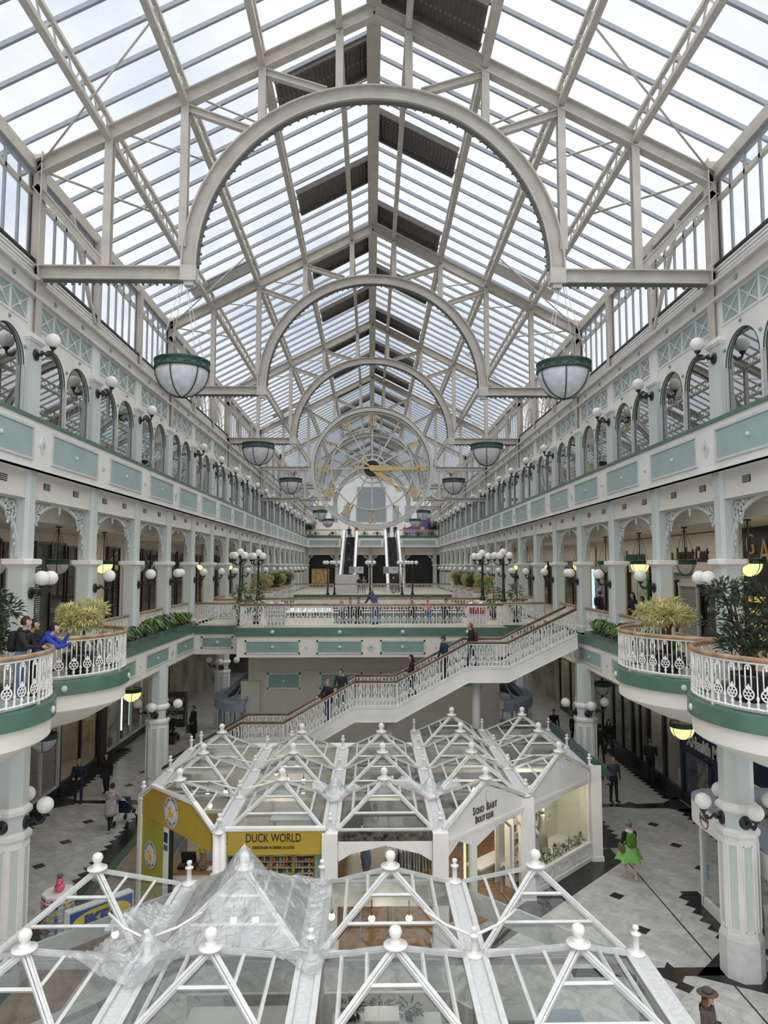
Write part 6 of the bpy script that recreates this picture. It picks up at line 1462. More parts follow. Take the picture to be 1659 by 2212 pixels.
    o = bpy.data.objects.new('tmp', me); COL.objects.link(o); md = o.modifiers.new('r', 'REMESH'); md.mode = 'VOXEL'; md.voxel_size = .0095 if near else .017; md.use_smooth_shade = True
    s2 = o.modifiers.new('s', 'SMOOTH'); s2.iterations = 3 if near else 2; s2.factor = .5
    ev = o.evaluated_get(bpy.context.evaluated_depsgraph_get()); me2 = bpy.data.meshes.new_from_object(ev); bpy.data.objects.remove(o)
    me2.materials.clear()
    for q in mats_: me2.materials.append(q)
    idx = []
    for p in me2.polygons:
        r_ = bvh.find_nearest(p.center); idx.append(m.m[r_[2]] if r_[2] is not None else 0)
    me2.polygons.foreach_set('material_index', idx); me2.polygons.foreach_set('use_smooth', [True]*len(idx)); me2.update(); me2.name = 'body'
    link('body', me2, t)
    # face
    if near:
        f = MB()
        for s_ in (-1, 1): f.sphere(hv(s_*.031,.083,.022), .0085*r, 8, 5)
        f.build('eyes', EYE, t); f = MB()
        for s_ in (-1, 1): f.path([hv(s_*.015,.09,.042), hv(s_*.035,.088,.048), hv(s_*.052,.075,.042)], .004*r, 5)
        f.build('eyebrows', cloth(hair), t); MB().path([hv(-.022,.089,-.052), hv(0,.097,-.053), hv(.022,.089,-.052)], .005*r, 5).build('mouth', LIP, t)
    # hair
    if hairstyle != 'bald':
        hm = MB(); hd = MB(); hd.sphere((0,0,0), 1, 20, 14); keep = []
        for i, v in enumerate(hd.v):
            x, y, z = v; rr = 1.10+.03*sin(i*1.7); hd.v[i] = hv(x*.078*rr, y*.096*rr-.008, z*.116*rr+.006)
        orig = MB(); orig.sphere((0,0,0), 1, 20, 14)
        for f_, in zip(hd.f):
            c = [sum(orig.v[k][q] for k in f_)/len(f_) for q in range(3)]
            if c[2] > .38-.0 or (c[1] < .25 and c[2] > (-.35 if hairstyle == 'short' else -.8)): keep.append(f_)
        hm.v = hd.v; hm.f = keep; hm.m = [0]*len(keep); hm.sm = [True]*len(keep)
        if hairstyle == 'long':
            for q in range(9):
                a = -pi+pi*q/8; c = hv(.075*cos(a)*1.02,.085*sin(a)*.95-.01,.02); e = hv(.085*cos(a),.075*sin(a)-.045,-.20-.02*(q % 3))+V((0,0,-.02)); m_ = c.lerp(e,.5)+hx*.012*cos(a)*r
                hm.path([c, m_, e], [.03*r,.034*r,.012*r], 7)
        if hairstyle == 'bun': hm.sphere(hv(0,-.09,.09), .045*r, 10, 7)
        if hairstyle == 'fringe':
            for q in range(7): a = (q-3)*.3; hm.path([hv(.05*sin(a),.03,.12), hv(.075*sin(a),.095*cos(a),.075), hv(.085*sin(a),.1*cos(a),.035)], [.025*r,.02*r,.008*r], 6)
        hm.build('hair', cloth(hair), t)
    if hat == 'fedora':
        h = MB(); hd2 = [(.001,.135),(.05,.138),(.08,.12),(.092,.05),(.10,.035),(.19,.02),(.195,.028),(.1,.045)]
        h.lathe(hd2, 24, (0,0,0)); h.v = [tuple(hv(x, y*1.05-.005, z+.055-.012*(y if abs(y) < .2 else 0)+.35*abs(x)**2.2)) for x, y, z in h.v]; h.build('hat', cloth((.10,.075,.06)), t)
        h = MB().lathe([(.0935,.05),(.099,.05),(.096,.075),(.0905,.075)], 24); h.v = [tuple(hv(x, y*1.05-.005, z+.055)) for x, y, z in h.v]; h.build('hat_band', cloth((.03,.022,.018)), t)
    if hat in ('cap', 'beanie'):
        h = MB().lathe([(.001,.135),(.05,.125),(.082,.09),(.092,.04),(.09,.02)], 20); h.v = [tuple(hv(x*.95, y*1.1-.003, z+.01)) for x, y, z in h.v]
        if hat == 'cap': h.prism([hv(-.06,.08,.042), hv(-.045,.16,.028), hv(.045,.16,.028), hv(.06,.08,.042)], hu*.01)
        if hat == 'beanie': h.sphere(hv(0,0,.155), .03*r, 8, 6)
        h.build('hat', cloth(hood or (.02,.025,.05)), t)
    if coat:   # hem length fraction, colour
        hem, cc = coat; zc = Pv.z; n = 18; lv = [(Pv.z+.14*H,.155*r*b,.125*r*b),(Pv.z+.03*H,.185*r*b,.15*r*b),(Pv.z-.12*H,.20*r*b,.17*r*b),(hem*H,.215*r*b,.19*r*b),(hem*H+.005,.19*r*b,.165*r*b)]
        h = MB(); vs = []
        for z, wd, dp in lv: vs += [(wd*cos(2*pi*i/n), dp*sin(2*pi*i/n)+.01, z) for i in range(n)]
        h.add(vs, [(i*n+j, i*n+(j+1)%n, (i+1)*n+(j+1)%n, (i+1)*n+j) for i in range(len(lv)-1) for j in range(n)], 0, True); h.build('coat_skirt', cloth(cc), t)
    if skirt:
        hem, cc, fl_ = skirt; n = 28; h = MB(); vs = []; zt = Pv.z+.075*H
        for i_, f_ in enumerate((0,.12,.4,.75,1.0)):
            for j in range(n):
                a = 2*pi*j/n; wv = 1+f_*.16*sin(a*5+1)+f_*.1*sin(a*3); rr = (.155+fl_*f_**.8)*r*wv; vs.append((rr*cos(a)*1.1, rr*sin(a)*.85, zt+(hem*H-zt)*f_-(.05*f_*max(0, sin(a*5+1)))))
        h.add(vs, [(i*n+j, i*n+(j+1)%n, (i+1)*n+(j+1)%n, (i+1)*n+j) for i in range(4) for j in range(n)], 0, True); h.build('skirt', cloth(cc), t)
    if scarf: 
        h = MB().path([nb+(rx*cos(2*pi*i/14)*.085+fwd*sin(2*pi*i/14)*.08)*r+V((0,0,.01*sin(i*2))) for i in range(14)], .032*r, 8, closed=True); h.prism([nb-fwd*.12*r+rx*.05, nb-fwd*.125*r-rx*.07, nb-fwd*.15*r-rx*.03-up_*.16], -fwd*.02); h.build('scarf', cloth(scarf), t)
    if hood and hat is None:
        c = nb-fwd*.075*r-up_*.01; h = MB(); h.sphere((0,0,0), 1, 14, 8); h.v = [tuple(c+rx*x*.10*r+fwd*y*.06*r+up_*z*.075*r) for x, y, z in h.v]; h.path([nb+(rx*cos(a)*.09+fwd*sin(a)*.075)*r for a in [pi*.1+pi*1.8*i/12+pi/2 for i in range(13)]], .028*r, 7); h.build('hood', cloth(hood), t)
    if backpack:
        c = Pv+up_*.16*H-fwd*.16*r*b; h = MB(); h.sphere((0,0,0), 1, 16, 10)
        sg = lambda a: (abs(a)**.6)*(1 if a > 0 else -1)
        h.v = [tuple(c+rx*sg(x)*.145*r+fwd*sg(y)*.085*r+up_*sg(z)*.215*r) for x, y, z in h.v]; h.build('backpack', cloth(backpack), t); h = MB()
        for s_ in (-1, 1): h.path([c+rx*s_*.09*r+up_*.17*r, shc+rx*s_*.085*r+up_*.035*r*1.6, shc+rx*s_*.09*r+fwd*.105*r*b-up_*.05, Pv+up_*.12*H+rx*s_*.13*r+fwd*.07*r, c+rx*s_*.12*r-up_*.13*r], .017*r, 6)
        h.build('straps', cloth(backpack), t)
    if bag:   # (side, colour)
        sd_, cc = bag; c = Pv+V((sd_*.26*r, -.03, .02)); h = MB(); h.sphere((0,0,0), 1, 14, 9); sg = lambda a: (abs(a)**.55)*(1 if a > 0 else -1)
        h.v = [tuple(c+V((sg(x)*.07*r, sg(y)*.15*r, sg(z)*.13*r))) for x, y, z in h.v]; h.build('shoulder_bag', cloth(cc), t)
        MB().path([c+V((0,.1,.1)), Pv+up_*.2*H+V((sd_*.12*r,.10,0)), shc+V((-sd_*.07*r,.02,.055)), Pv+up_*.18*H+V((sd_*.1*r,-.12,0)), c+V((0,-.1,.1))], .013*r, 6).build('bag_strap', cloth(cc), t)
    if tall_bag:
        sd_, cc = tall_bag; c = hands[0 if sd_ < 0 else 1]-V((0,0,.30)); MB().prism([c+V((-.05,-.17,-.2)), c+V((.05,-.17,-.2)), c+V((.05,.17,-.2)), c+V((-.05,.17,-.2))],(0,0,.42)).path([c+V((0,-.08,.2)), hands[0 if sd_ < 0 else 1], c+V((0,.08,.2))], .008, 5).build('carrier_bag', cloth(cc), t)
    return t
def stz(x):
    for (xa, za), (xb, zb) in zip(PR, PR[1:]):
        if xb <= x <= xa:
            n = 9
            if abs(za-zb) < .01: return za
            i = int((x-xa)/(xb-xa)*n); return za-(za-zb)*(i+1)/n
    return 0
FR = -pi/2; LF = pi/2; BK = pi; AW = 0.0   # facing right, left, towards viewer, away
BLK_ = (.014,.014,.016); JEAN = (.05,.08,.16); NAV = (.018,.025,.06)
# left balcony
person('dark-haired person in black jacket, jeans and backpack standing at the left balcony rail', (-7.28,14.75,6.5), FR+.12, 1.76, lean=.10, arms=((.5,.12,1.1,.2),(.55,.12,1.0,.25)), head=(.05,.0), top=BLK_, bottom=(.12,.19,.32), shoe=(.5,.5,.5), hair=(.045,.018,.012), hairstyle='short', bulk=1.15, near=True, backpack=(.012,.012,.013), hood=BLK_)
person('person in bright blue hoodie leaning over the left balcony rail, chin on hand', (-7.15,15.12,6.5), FR+.25, 1.70, lean=.62, hips=((-.12,.05),(-.02,.1)), arms=((.9,.2,1.75,.1),(.85,.15,1.0,0)), head=(.30,-.1), top=(.015,.06,.42), bottom=BLK_, hair=(.008,.007,.007), near=True, bulk=1.08, hood=(.015,.06,.42), backpack=(.012,.012,.013))
person('dark-haired person in black half hidden behind the blue hoodie on the left balcony', (-7.55,15.30,6.5), FR+.2, 1.70, lean=.4, arms=((.9,.2,.9,.1),(.8,.2,.9,.1)), head=(.2,0), top=BLK_, bottom=BLK_, hair=(.008,.007,.007), near=True)
# ground floor left
person('person in white hooded coat walking away pushing a pushchair on the left walkway', (-9.18,25.4,0), AW-.15, 1.64, lean=.12, hips=((.22,.05),(-.25,.25)), arms=((.35,.2,.4,0),(.6,.2,.6,0)), top=(.50,.45,.43), bottom=BLK_, shoe=(.5,.5,.5), hair=(.04,.025,.018), hairstyle='short', bulk=1.15, coat=(.33,(.50,.45,.43)), near=True, fem=True, hood=(.52,.47,.45), tall_bag=(-1,(.45,.27,.22)))
person('white-haired person in dark jacket standing with clasped hands by the left shops', (-11.5,28.3,0), BK+.1, 1.72, hips=((.05,.02),(.05,.02)), arms=((.25,.2,1.15,.55),(.25,.2,1.15,.55)), top=NAV, bottom=(.02,.03,.06), hair=(.30,.28,.25), near=True, bulk=1.1)
person('long-haired person in black with brown sleeves walking on the left walkway', (-10.8,29.3,0), BK-.1, 1.70, hips=((.15,.1),(-.15,.15)), arms=((.1,.25,.3,0),(.2,.25,.5,0)), top=(.02,.014,.01), bottom=BLK_, hair=(.02,.012,.01), hairstyle='long', near=True, bulk=1.25, fem=True, coat=(.42,BLK_))
person('person in long black coat carrying two bags on the far left walkway', (-9.6,38.6,0), BK-.7, 1.74, arms=((.2,.2,.6,0),(.1,.2,.2,0)), top=BLK_, bottom=BLK_, coat=(.16,BLK_), bag=(1,(.06,.015,.012)), tall_bag=(1,(.12,.12,.14)), fem=True)
person('person in dark hat sitting on a mobility scooter beside the far left column', (-10.6,38.1,0.35), BK, 1.65, sit=.32, hips=((1.3,1.3),(1.3,1.3)), arms=((.6,.15,.7,0),(.6,.15,.7,0)), top=(.03,.02,.018), bottom=BLK_, hat='cap')
# ground floor right
person('bald person in grey jacket standing with hands in pockets on the right walkway', (9.6,28.05,0), BK+.25, 1.76, hips=((.04,.02),(-.03,.02)), arms=((-.12,.28,.55,.25),(-.12,.28,.55,.25)), head=(0,-.5), top=(.07,.075,.095), bottom=(.012,.014,.022), shoe=(.03,.02,.018), hairstyle='bald', bulk=1.15, near=True)
person('person in brown trousers half hidden behind the white kiosk corner post', (8.95,28.2,0), BK, 1.78, hips=((.1,.05),(.12,.02)), top=(.03,.03,.035), bottom=(.045,.028,.02), hair=(.05,.03,.02), near=True, backpack=None)
person('person in black striding away between the right column and shops', (10.9,33.6,0), AW-.2, 1.82, hips=((.28,.1),(-.3,.2)), arms=((-.2,.2,.3,0),(.2,.2,.5,0)), top=BLK_, bottom=BLK_, hair=(.01,.01,.01))
person('person in black coat and jeans walking beside the striding one on the right', (11.7,34.7,0), BK, 1.78, hips=((.2,.1),(-.2,.2)), top=BLK_, bottom=(.05,.06,.08), hair=(.02,.012,.01), bulk=1.15, fem=True, hairstyle='long')
person('person with grey hair in dark coat standing in the right shop doorway, back turned', (12.15,30.7,0), AW-.5, 1.80, hips=((.06,.02),(-.06,.05)), arms=((.2,.15,.9,.3),(.2,.15,.9,.3)), top=(.025,.026,.028), bottom=BLK_, hair=(.13,.12,.11), bulk=1.15)
person('person in black jacket walking beyond the green parapet at right', (9.7,37.4,0), BK, 1.72, hips=((.2,.1),(-.15,.1)), top=BLK_, bottom=BLK_, hair=(.01,.01,.01))
person('person in black partly hidden by the lamp globe beside the right column', (10.5,36.5,0), BK+.3, 1.72, top=(.02,.02,.022), bottom=BLK_, hair=(.02,.015,.012))
person('person in black T-shirt, flared lime green skirt and green backpack walking away', (7.74,21.35,0), AW+.05, 1.68, hips=((.16,.05),(-.12,.12)), arms=((.05,.18,.5,.1),(.35,.16,.9,.2)), top=(.012,.012,.013), bottom=(.5,.33,.27), shoe=(.48,.42,.34), skn=(.58,.38,.32), hair=(.10,.10,.10), hat='beanie', hood=(.15,.15,.16), sleeves=False, bare_legs=True, skirt=(.33,(.20,.46,.12),.20), scarf=(.70,.62,.63), backpack=(.06,.19,.015), bag=(-1,(.13,.10,.04)), near=True, fem=True)
person('person in brown felt hat and brown jacket at the bottom right corner', (6.13,13.2,0), BK+.75, 1.58, hips=((.15,.1),(-.15,.15)), arms=((.1,.2,.5,.1),(.1,.2,.4,.1)), head=(.05,.1), top=(.10,.065,.062), bottom=BLK_, hair=(.17,.085,.04), hairstyle='long', hat='fedora', bulk=1.2, near=True, fem=True, scarf=(.045,.035,.028))
# on the stairs
for x, y, l, kw in ((-1.72,28.45,'fair-haired person in black jacket coming down the lower stair flight',dict(rz=LF+.9,top=BLK_,bottom=JEAN,hair=(.30,.16,.07),H=1.78,bulk=1.1,near=True,hips=((.15,.1),(.1,.3)),arms=((.1,.2,.3,0),(.5,.2,.9,.3)),bag=(1,(.03,.025,.02)))),
    (-1.22,28.9,'dark-haired person in dark jacket and grey hood on the lower stair flight',dict(rz=LF+1.3,top=(.02,.02,.024),bottom=(.08,.09,.11),hair=(.05,.03,.02),hood=(.3,.3,.31),H=1.78,near=True,hips=((.15,.1),(.1,.3)),arms=((.2,.2,.9,.3),(.2,.2,.9,.3)),head=(0,-.4)))):
    rz = kw.pop('rz'); person(l, (x,y,stz(x)+.05), rz, **kw)
person('person with long black hair and black coat climbing down the middle stair flight', (1.66,28.75,stz(1.66)+.03), LF+.1, 1.68, hips=((.2,.1),(-.05,.35)), arms=((.3,.15,1.3,.2),(.1,.2,.3,0)), top=BLK_, bottom=JEAN, hair=(.012,.01,.01), hairstyle='long', coat=(.36,BLK_), near=True, fem=True)
person('heavy person in navy jacket and flat cap holding the rail on the middle stair flight', (3.05,28.95,stz(3.05)+.03), LF+.35, 1.74, lean=.08, hips=((.15,.15),(.0,.3)), arms=((.3,.3,.4,0),(.1,.25,.3,0)), top=NAV, bottom=BLK_, hat='cap', hair=(.1,.1,.1), bulk=1.3, near=True)
person('short-haired person with dark red backpack on the upper stair landing', (4.15,28.8,stz(4.15)+.02), LF, 1.80, lean=.1, hips=((.3,.1),(-.15,.2)), arms=((.1,.15,.3,0),(.1,.15,.3,0)), head=(.25,0), top=BLK_, bottom=(.03,.05,.10), hair=(.16,.09,.05), backpack=(.12,.02,.03), hood=BLK_, near=True, bulk=1.1)
# on the bridge
SIT = dict(sit=.50, hips=((1.45,1.4),(1.4,1.5)))
for x, l, kw in ((-1.45,'person in pale blue top and jeans sitting on the bridge bench, leftmost of the sitters',dict(top=(.30,.45,.62),bottom=JEAN,hair=(.35,.22,.12),hairstyle='long',fem=True,lean=.1,H=1.35)),
    (-1.02,'person with brown hair in dark grey top sitting second from left on the bridge bench',dict(top=(.05,.05,.06),bottom=(.02,.02,.025),shoe=(.6,.6,.6),hair=(.07,.035,.02),lean=.25)),
    (-.62,'person with black hair all in black sitting third from left on the bridge bench',dict(top=(.025,.025,.03),bottom=BLK_,hair=(.01,.008,.008))),
    (2.0,'person in white and black top sitting alone fourth from left on the bridge bench',dict(top=(.03,.03,.032),bottom=BLK_,shoe=(.6,.6,.6),hair=(.03,.02,.015),hairstyle='bun',fem=True)),
    (2.78,'person in bright pink jacket and jeans sitting on the bridge bench holding a phone',dict(top=(.75,.14,.30),bottom=(.07,.12,.26),shoe=(.3,.3,.3),hair=(.05,.022,.018),hairstyle='bun',fem=True,bulk=1.15)),
    (3.65,'person in navy top and pink shoes at the right end of the bridge bench',dict(top=(.022,.028,.05),bottom=BLK_,shoe=(.70,.20,.20),hair=(.03,.02,.015),lean=.45))):
    kw.setdefault('H', 1.62); kw.setdefault('arms', ((.5,.15,1.2,.3),(.5,.15,1.2,.3))); person(l, (x,34.35,6.5), BK, **SIT, **kw)
person('person in navy jacket and blue jeans standing bent over on the bridge', (.2,33.6,6.5), AW+.5, 1.74, lean=.55, hips=((-.1,.05),(.05,.05)), arms=((.7,.1,.3,0),(.7,.1,.3,0)), top=(.04,.055,.13), bottom=(.06,.12,.30), hair=(.15,.13,.11), hood=(.04,.055,.13), bulk=1.15)
# right gallery
person('person in purple bobble hat and burgundy coat with dark backpack on the right gallery', (10.6,32.2,6.5), FR+.2, 1.66, top=(.06,.012,.03), bottom=BLK_, hat='beanie', hood=(.22,.11,.22), backpack=(.02,.025,.04), bulk=1.2, fem=True)
person('person in black wearing a white face mask on the right gallery', (10.9,28.9,6.5), LF+.4, 1.70, arms=((.2,.15,1.2,.3),(.2,.15,1.2,.3)), top=(.02,.016,.025), bottom=BLK_, hair=(.012,.01,.01), hairstyle='long', scarf=None, fem=True)
person('person in dark clothes bending behind the yellow tree on the right gallery', (11.0,27.7,6.5), LF, 1.62, lean=.3, arms=((.6,.15,.9,.3),(.6,.15,.9,.3)), top=BLK_, bottom=BLK_, skn=(.40,.22,.16), hair=(.05,.02,.015))
# far away
for x, y, z, rz, l, kw in ((-2.75,86.6,12.5,AW,'dark clothed person near the top of the left escalator',dict(top=NAV)),(-2.4,84.6,11.4,AW,'person in black halfway up the left escalator',dict(top=BLK_)),(-2.65,82.6,10.5,AW,'person in black jacket lower on the left escalator',dict(top=(.02,.02,.02))),(-2.5,78.4,8.6,AW,'person in brown top low on the left escalator',dict(top=(.08,.04,.03))),
    (-1.9,89.6,12.9,BK,'person beside a red machine at the head of the left escalator',dict(top=(.4,.03,.03))),(2.2,90.2,12.9,AW,'person in black with green bag at the head of the right escalator, left of two',dict(top=BLK_,backpack=(.02,.05,.02))),(3.1,90.2,12.9,BK,'person in dark jacket at the head of the right escalator, right of two',dict(top=NAV)),
    (4.4,91,12.9,BK,'person in red top on the far upper gallery behind the bushes',dict(top=(.45,.06,.06))),(6.0,91,12.9,BK,'person in red on the far upper gallery beside the yellow vest',dict(top=(.5,.04,.05))),(6.7,90.6,12.9,BK,'person in fluorescent yellow vest on the far upper gallery',dict(top=(.62,.75,.05),bottom=NAV)),
    (-1.2,70.2,6.5,BK,'person with brown hair behind the far balustrade, left of a pair',dict(top=(.03,.03,.03),hair=(.12,.06,.03))),(-.75,70.4,6.5,BK,'person with fair hair behind the far balustrade, right of a pair',dict(top=(.25,.2,.15),hair=(.3,.2,.1))),(2.2,70.0,6.5,FR,'bald person in navy holding a red bag at the foot of the right escalator',dict(top=NAV,hairstyle='bald',tall_bag=(1,(.55,.03,.08)))),
    (-9.0,64,6.5,FR,'person in pale pink top leaning on the left rail far beyond the bridge',dict(top=(.6,.35,.33),bottom=(.12,.2,.32),lean=.4)),(9.9,47.5,6.5,BK,'grey-haired person in grey top on the far right gallery by the black lamp',dict(top=(.16,.19,.24),hair=(.3,.28,.26)))):
    person(l, (x,y,z), rz, 1.72, **kw)
# ------------------------------------------------------------------ stock of the duck shop
def duck_mesh(body, head=None):
    m = MB(); m.sphere((0,0,.032), .04, 9, 6, 0, sx=1.0, sy=1.25, sz=.8); m.sphere((0,-.018,.078), .028, 8, 6, 1 if head else 0); m.path([(0,-.04,.074),(0,-.056,.070)], [.012,.008], 6, 2); m.sphere((0,.05,.05), .014, 6, 4, 0)
    return m.mesh('duck', [body, head or body, mat('duck_bill', (.6,.16,.02), .4, var=0)])
DC = [('yellow',(.72,.48,.02)),('red',(.50,.03,.03)),('black',(.02,.02,.022)),('blue',(.03,.14,.40)),('pale',(.62,.58,.48)),('green',(.05,.25,.09)),('pink',(.6,.2,.28))]
DM = [duck_mesh(mat('duck_%s' % n, c, .35, var=0)) for n, c in DC]; DY2 = duck_mesh(mat('duck_yellow_body', (.72,.48,.02), .35, var=0), mat('duck_dark_head', (.05,.03,.03), .4, var=0))
YW = mat('ochre_shelf_post', (.40,.27,.05), .5, var=.1)
t = thing('duck_shelf', 'tall glass display shelves of rubber ducks below the yellow sign', 'shelf', (-2.35, 17.95, 0)); sx0, sx1 = -1.22, .98
for i, x in enumerate((-1.22,-.68,-.12,.43,.98)): MB().box(x-.04,x+.04,-.12,.14,0,2.32).build('post', YW if i else TRIMG, t)
SZ = [.98+.145*i for i in range(9)]
for z in SZ: MB().box(sx0,sx1,-.11,.14,z-.012,z).build('shelf', TRIMG, t)
MB().box(sx0,sx1,.14,.18,0,2.32).build('backing', mat('tan_shelf_back', (.35,.26,.13), .6, var=.3, scale=6), t); MB().box(sx0,sx1,-.12,.14,0,.95).build('base', INTER, t)
Rd = random.Random(3); first = {}
for zi, z in enumerate(SZ):
    for ci in range(4):
        x0 = (-1.16,-.62,-.06,.49)[ci]
        for q in range(6):
            k = Rd.choice([0,0,0,1,2,3,4,5,6,0]); nm = DC[k][0]
            o = link('rubber_duck', DY2 if (k == 0 and Rd.random() < .4) else DM[k], None, (-2.35+x0+q*.083, 17.95-.02+Rd.uniform(-.03,.03), z)); o.rotation_euler = (0,0,Rd.uniform(-.3,.3))
            tag(o, 'tiny %s rubber duck on the glass shelves below the yellow sign' % nm, 'rubber duck', '%s ducks on the shelves' % nm)
t = thing('green_panel', 'pale green panel at the right of the duck shelves', 'panel', (-1.27,17.85,0)); MB().box(-.11,.11,-.03,.03,0,2.3).build('panel', mat('mint_panel', (.40,.56,.48), .5, var=.05), t)
part(MB().quad((DX[1]+.2,yf,.1),(DX[2]-.2,yf,.1),(DX[2]-.2,yf,2.3),(DX[1]+.2,yf,2.3)), 'duck_shop_glass', GS, k2)
# till counter
t = thing('till_counter', 'white counter with wooden top inside the yellow duck shop', 'counter', (-4.75,20.0,.03)); MB().box(-.75,.65,-.35,.35,0,.92).build('body', WHITE, t); MB().box(-.8,.7,-.4,.4,.92,.97).build('worktop', OAK, t)
t = thing('till_screen', 'black till screen on the duck shop counter', 'till', (-5.0,19.95,1.0)); MB().box(-.2,.2,-.02,.02,.16,.50).xf(Matrix.Rotation(.3,4,'X')).build('screen', DARK, t); MB().bar((0,0,0),(0,.05,.25),.06,.06).build('stand', DARK, t); MB().box(-.3,.2,-.15,.15,0,.08).build('base', DARK, t)
t = thing('open_book', 'open white ledger on the duck shop counter', 'book', (-4.28,19.85,1.0)); MB().prism([(-.2,-.12,0),(0,-.12,.015),(.2,-.12,0),(.2,-.12,.012),(0,-.12,.03),(-.2,-.12,.012)],(0,.26,0)).build('pages', WHITE, t)
t = thing('vase_bouquet', 'woven tan vase of yellow flowers on the duck shop counter', 'vase', (-4.6,19.8,1.0)); MB().lathe([(.07,0),(.13,.12),(.10,.25),(.07,.36),(.09,.42)], 12).build('vase', mat('woven_tan', (.38,.30,.20), .8, var=.5, scale=30), t); f = MB()
for i in range(22): f.sphere((R.uniform(-.13,.13),R.uniform(-.12,.12),.5+R.uniform(-.06,.14)), .035, 6, 4)
f.build('blooms', mat('bright_yellow_bloom', (.75,.55,.02), .5, var=.1), t)
person('person in black sitting behind the duck shop counter', (-4.15,20.6,.03), BK, 1.68, lean=.2, arms=((.5,.2,1.0,.3),(.5,.2,1.0,.3)), top=BLK_, bottom=BLK_, hair=(.01,.01,.01))
t = thing('slat_wall', 'white slatted wall inside the duck shop', 'wall panel', (-5.2,20.9,.03)); m = MB(); m.box(-.1,1.6,-.02,.05,0,2.2)
for q in range(14): m.box(-.1,1.6,-.035,-.02,.1+q*.15,.22+q*.15)
m.build('slats', WHITE, t); MB().box(.1,1.0,-.05,-.036,1.7,2.1).build('yellow_print', YELLOW, t)
t = thing('door_notice', 'small blue and white notices on the duck shop door jamb', 'notice', (0,0,0)); p = plane_pt(LB, LA, .365, 1.95, .065); t.location = p; t.rotation_euler = (0,0,atan2(LA[1]-LB[1], LA[0]-LB[0])); MB().box(-.09,.09,-.012,0,0,.26).build('upper_notice', NAVY, t); MB().box(-.09,.09,-.012,0,-.2,-.06).build('lower_notice', mat('mid_blue_notice', (.05,.12,.4), .5, var=.2), t)
# pink duck display tower on the left
t = thing('duck_tower', 'white octagonal display tower with pink lettering beside the left kiosk', 'display stand', (-7.9,18.45,0)); t.scale = (1,1,.72); r8 = [(.38,0),(.38,.08)]
O8 = lambda lv, nm, mt_: MB().lathe(lv, 8, (0,0,0), 0, False, rot=pi/8).build(nm, mt_, t)
O8([(.40,0),(.40,.10)], 'base', WHITE); O8([(.36,.1),(.36,1.28)], 'core', mat('pale_lilac_core', (.55,.52,.58), .5, var=.2))
for q in range(5): O8([(.385,.28+q*.2),(.385,.295+q*.2)], 'tray', GS if False else WHITE)
O8([(.39,1.22),(.41,1.24),(.41,1.48),(.38,1.50),(.001,1.50)], 'header', WHITE)
PKL = mat('magenta_letters', (.55,.04,.18), .5, var=0)
for a in (-pi/2, -pi/4, -3*pi/4):
    me = text_mesh('Lilalu', .14, PKL, .004, .003, shear=.25); o = link('lettering', me, t, (.385*cos(a)*1.0, .385*sin(a)*1.0, 1.36)); o.rotation_euler = (pi/2,0,a+pi/2)
for q in range(5):
    for j in range(6):
        a = -pi+j*.55+.2; k = Rd.choice([0,1,2,3,4,6]); o = link('rubber_duck', DM[k], None, (-7.9+.365*cos(a)*1.04, 18.45+.365*sin(a)*1.04, (.295+q*.2)*.72)); o.rotation_euler = (0,0,a+pi/2); tag(o, 'small %s rubber duck in the white display tower' % DC[k][0], 'rubber duck', '%s ducks in the tower' % DC[k][0])
t = thing('pink_duck', 'large pink rubber duck with a crown on top of the display tower', 'rubber duck', (-7.88,18.42,1.08), .3); t.scale = (.8,.8,.8); PK = mat('glossy_pink', (.72,.10,.24), .3, var=.03)
MB().sphere((0,0,.13), .16, 16, 10, sy=1.2, sz=.8).sphere((0,.2,.2), .05, 10, 6).build('body', PK, t); MB().sphere((0,-.06,.34), .105, 16, 10).build('head', PK, t); MB().path([(0,-.14,.32),(0,-.20,.31)], [.045,.03], 10).build('bill', mat('gold_bill', (.7,.42,.02), .3, var=0), t)
m = MB(); m.lathe([(.07,.43),(.08,.50)], 10, (0,-.05,0)); 
for i in range(5): a = 2*pi*i/5; m.path([(.075*cos(a),-.05+.075*sin(a),.48),(.09*cos(a),-.05+.09*sin(a),.56)], [.022,.004], 5)
m.build('crown', mat('brown_gold_crown', (.22,.14,.06), .4, var=.2), t)
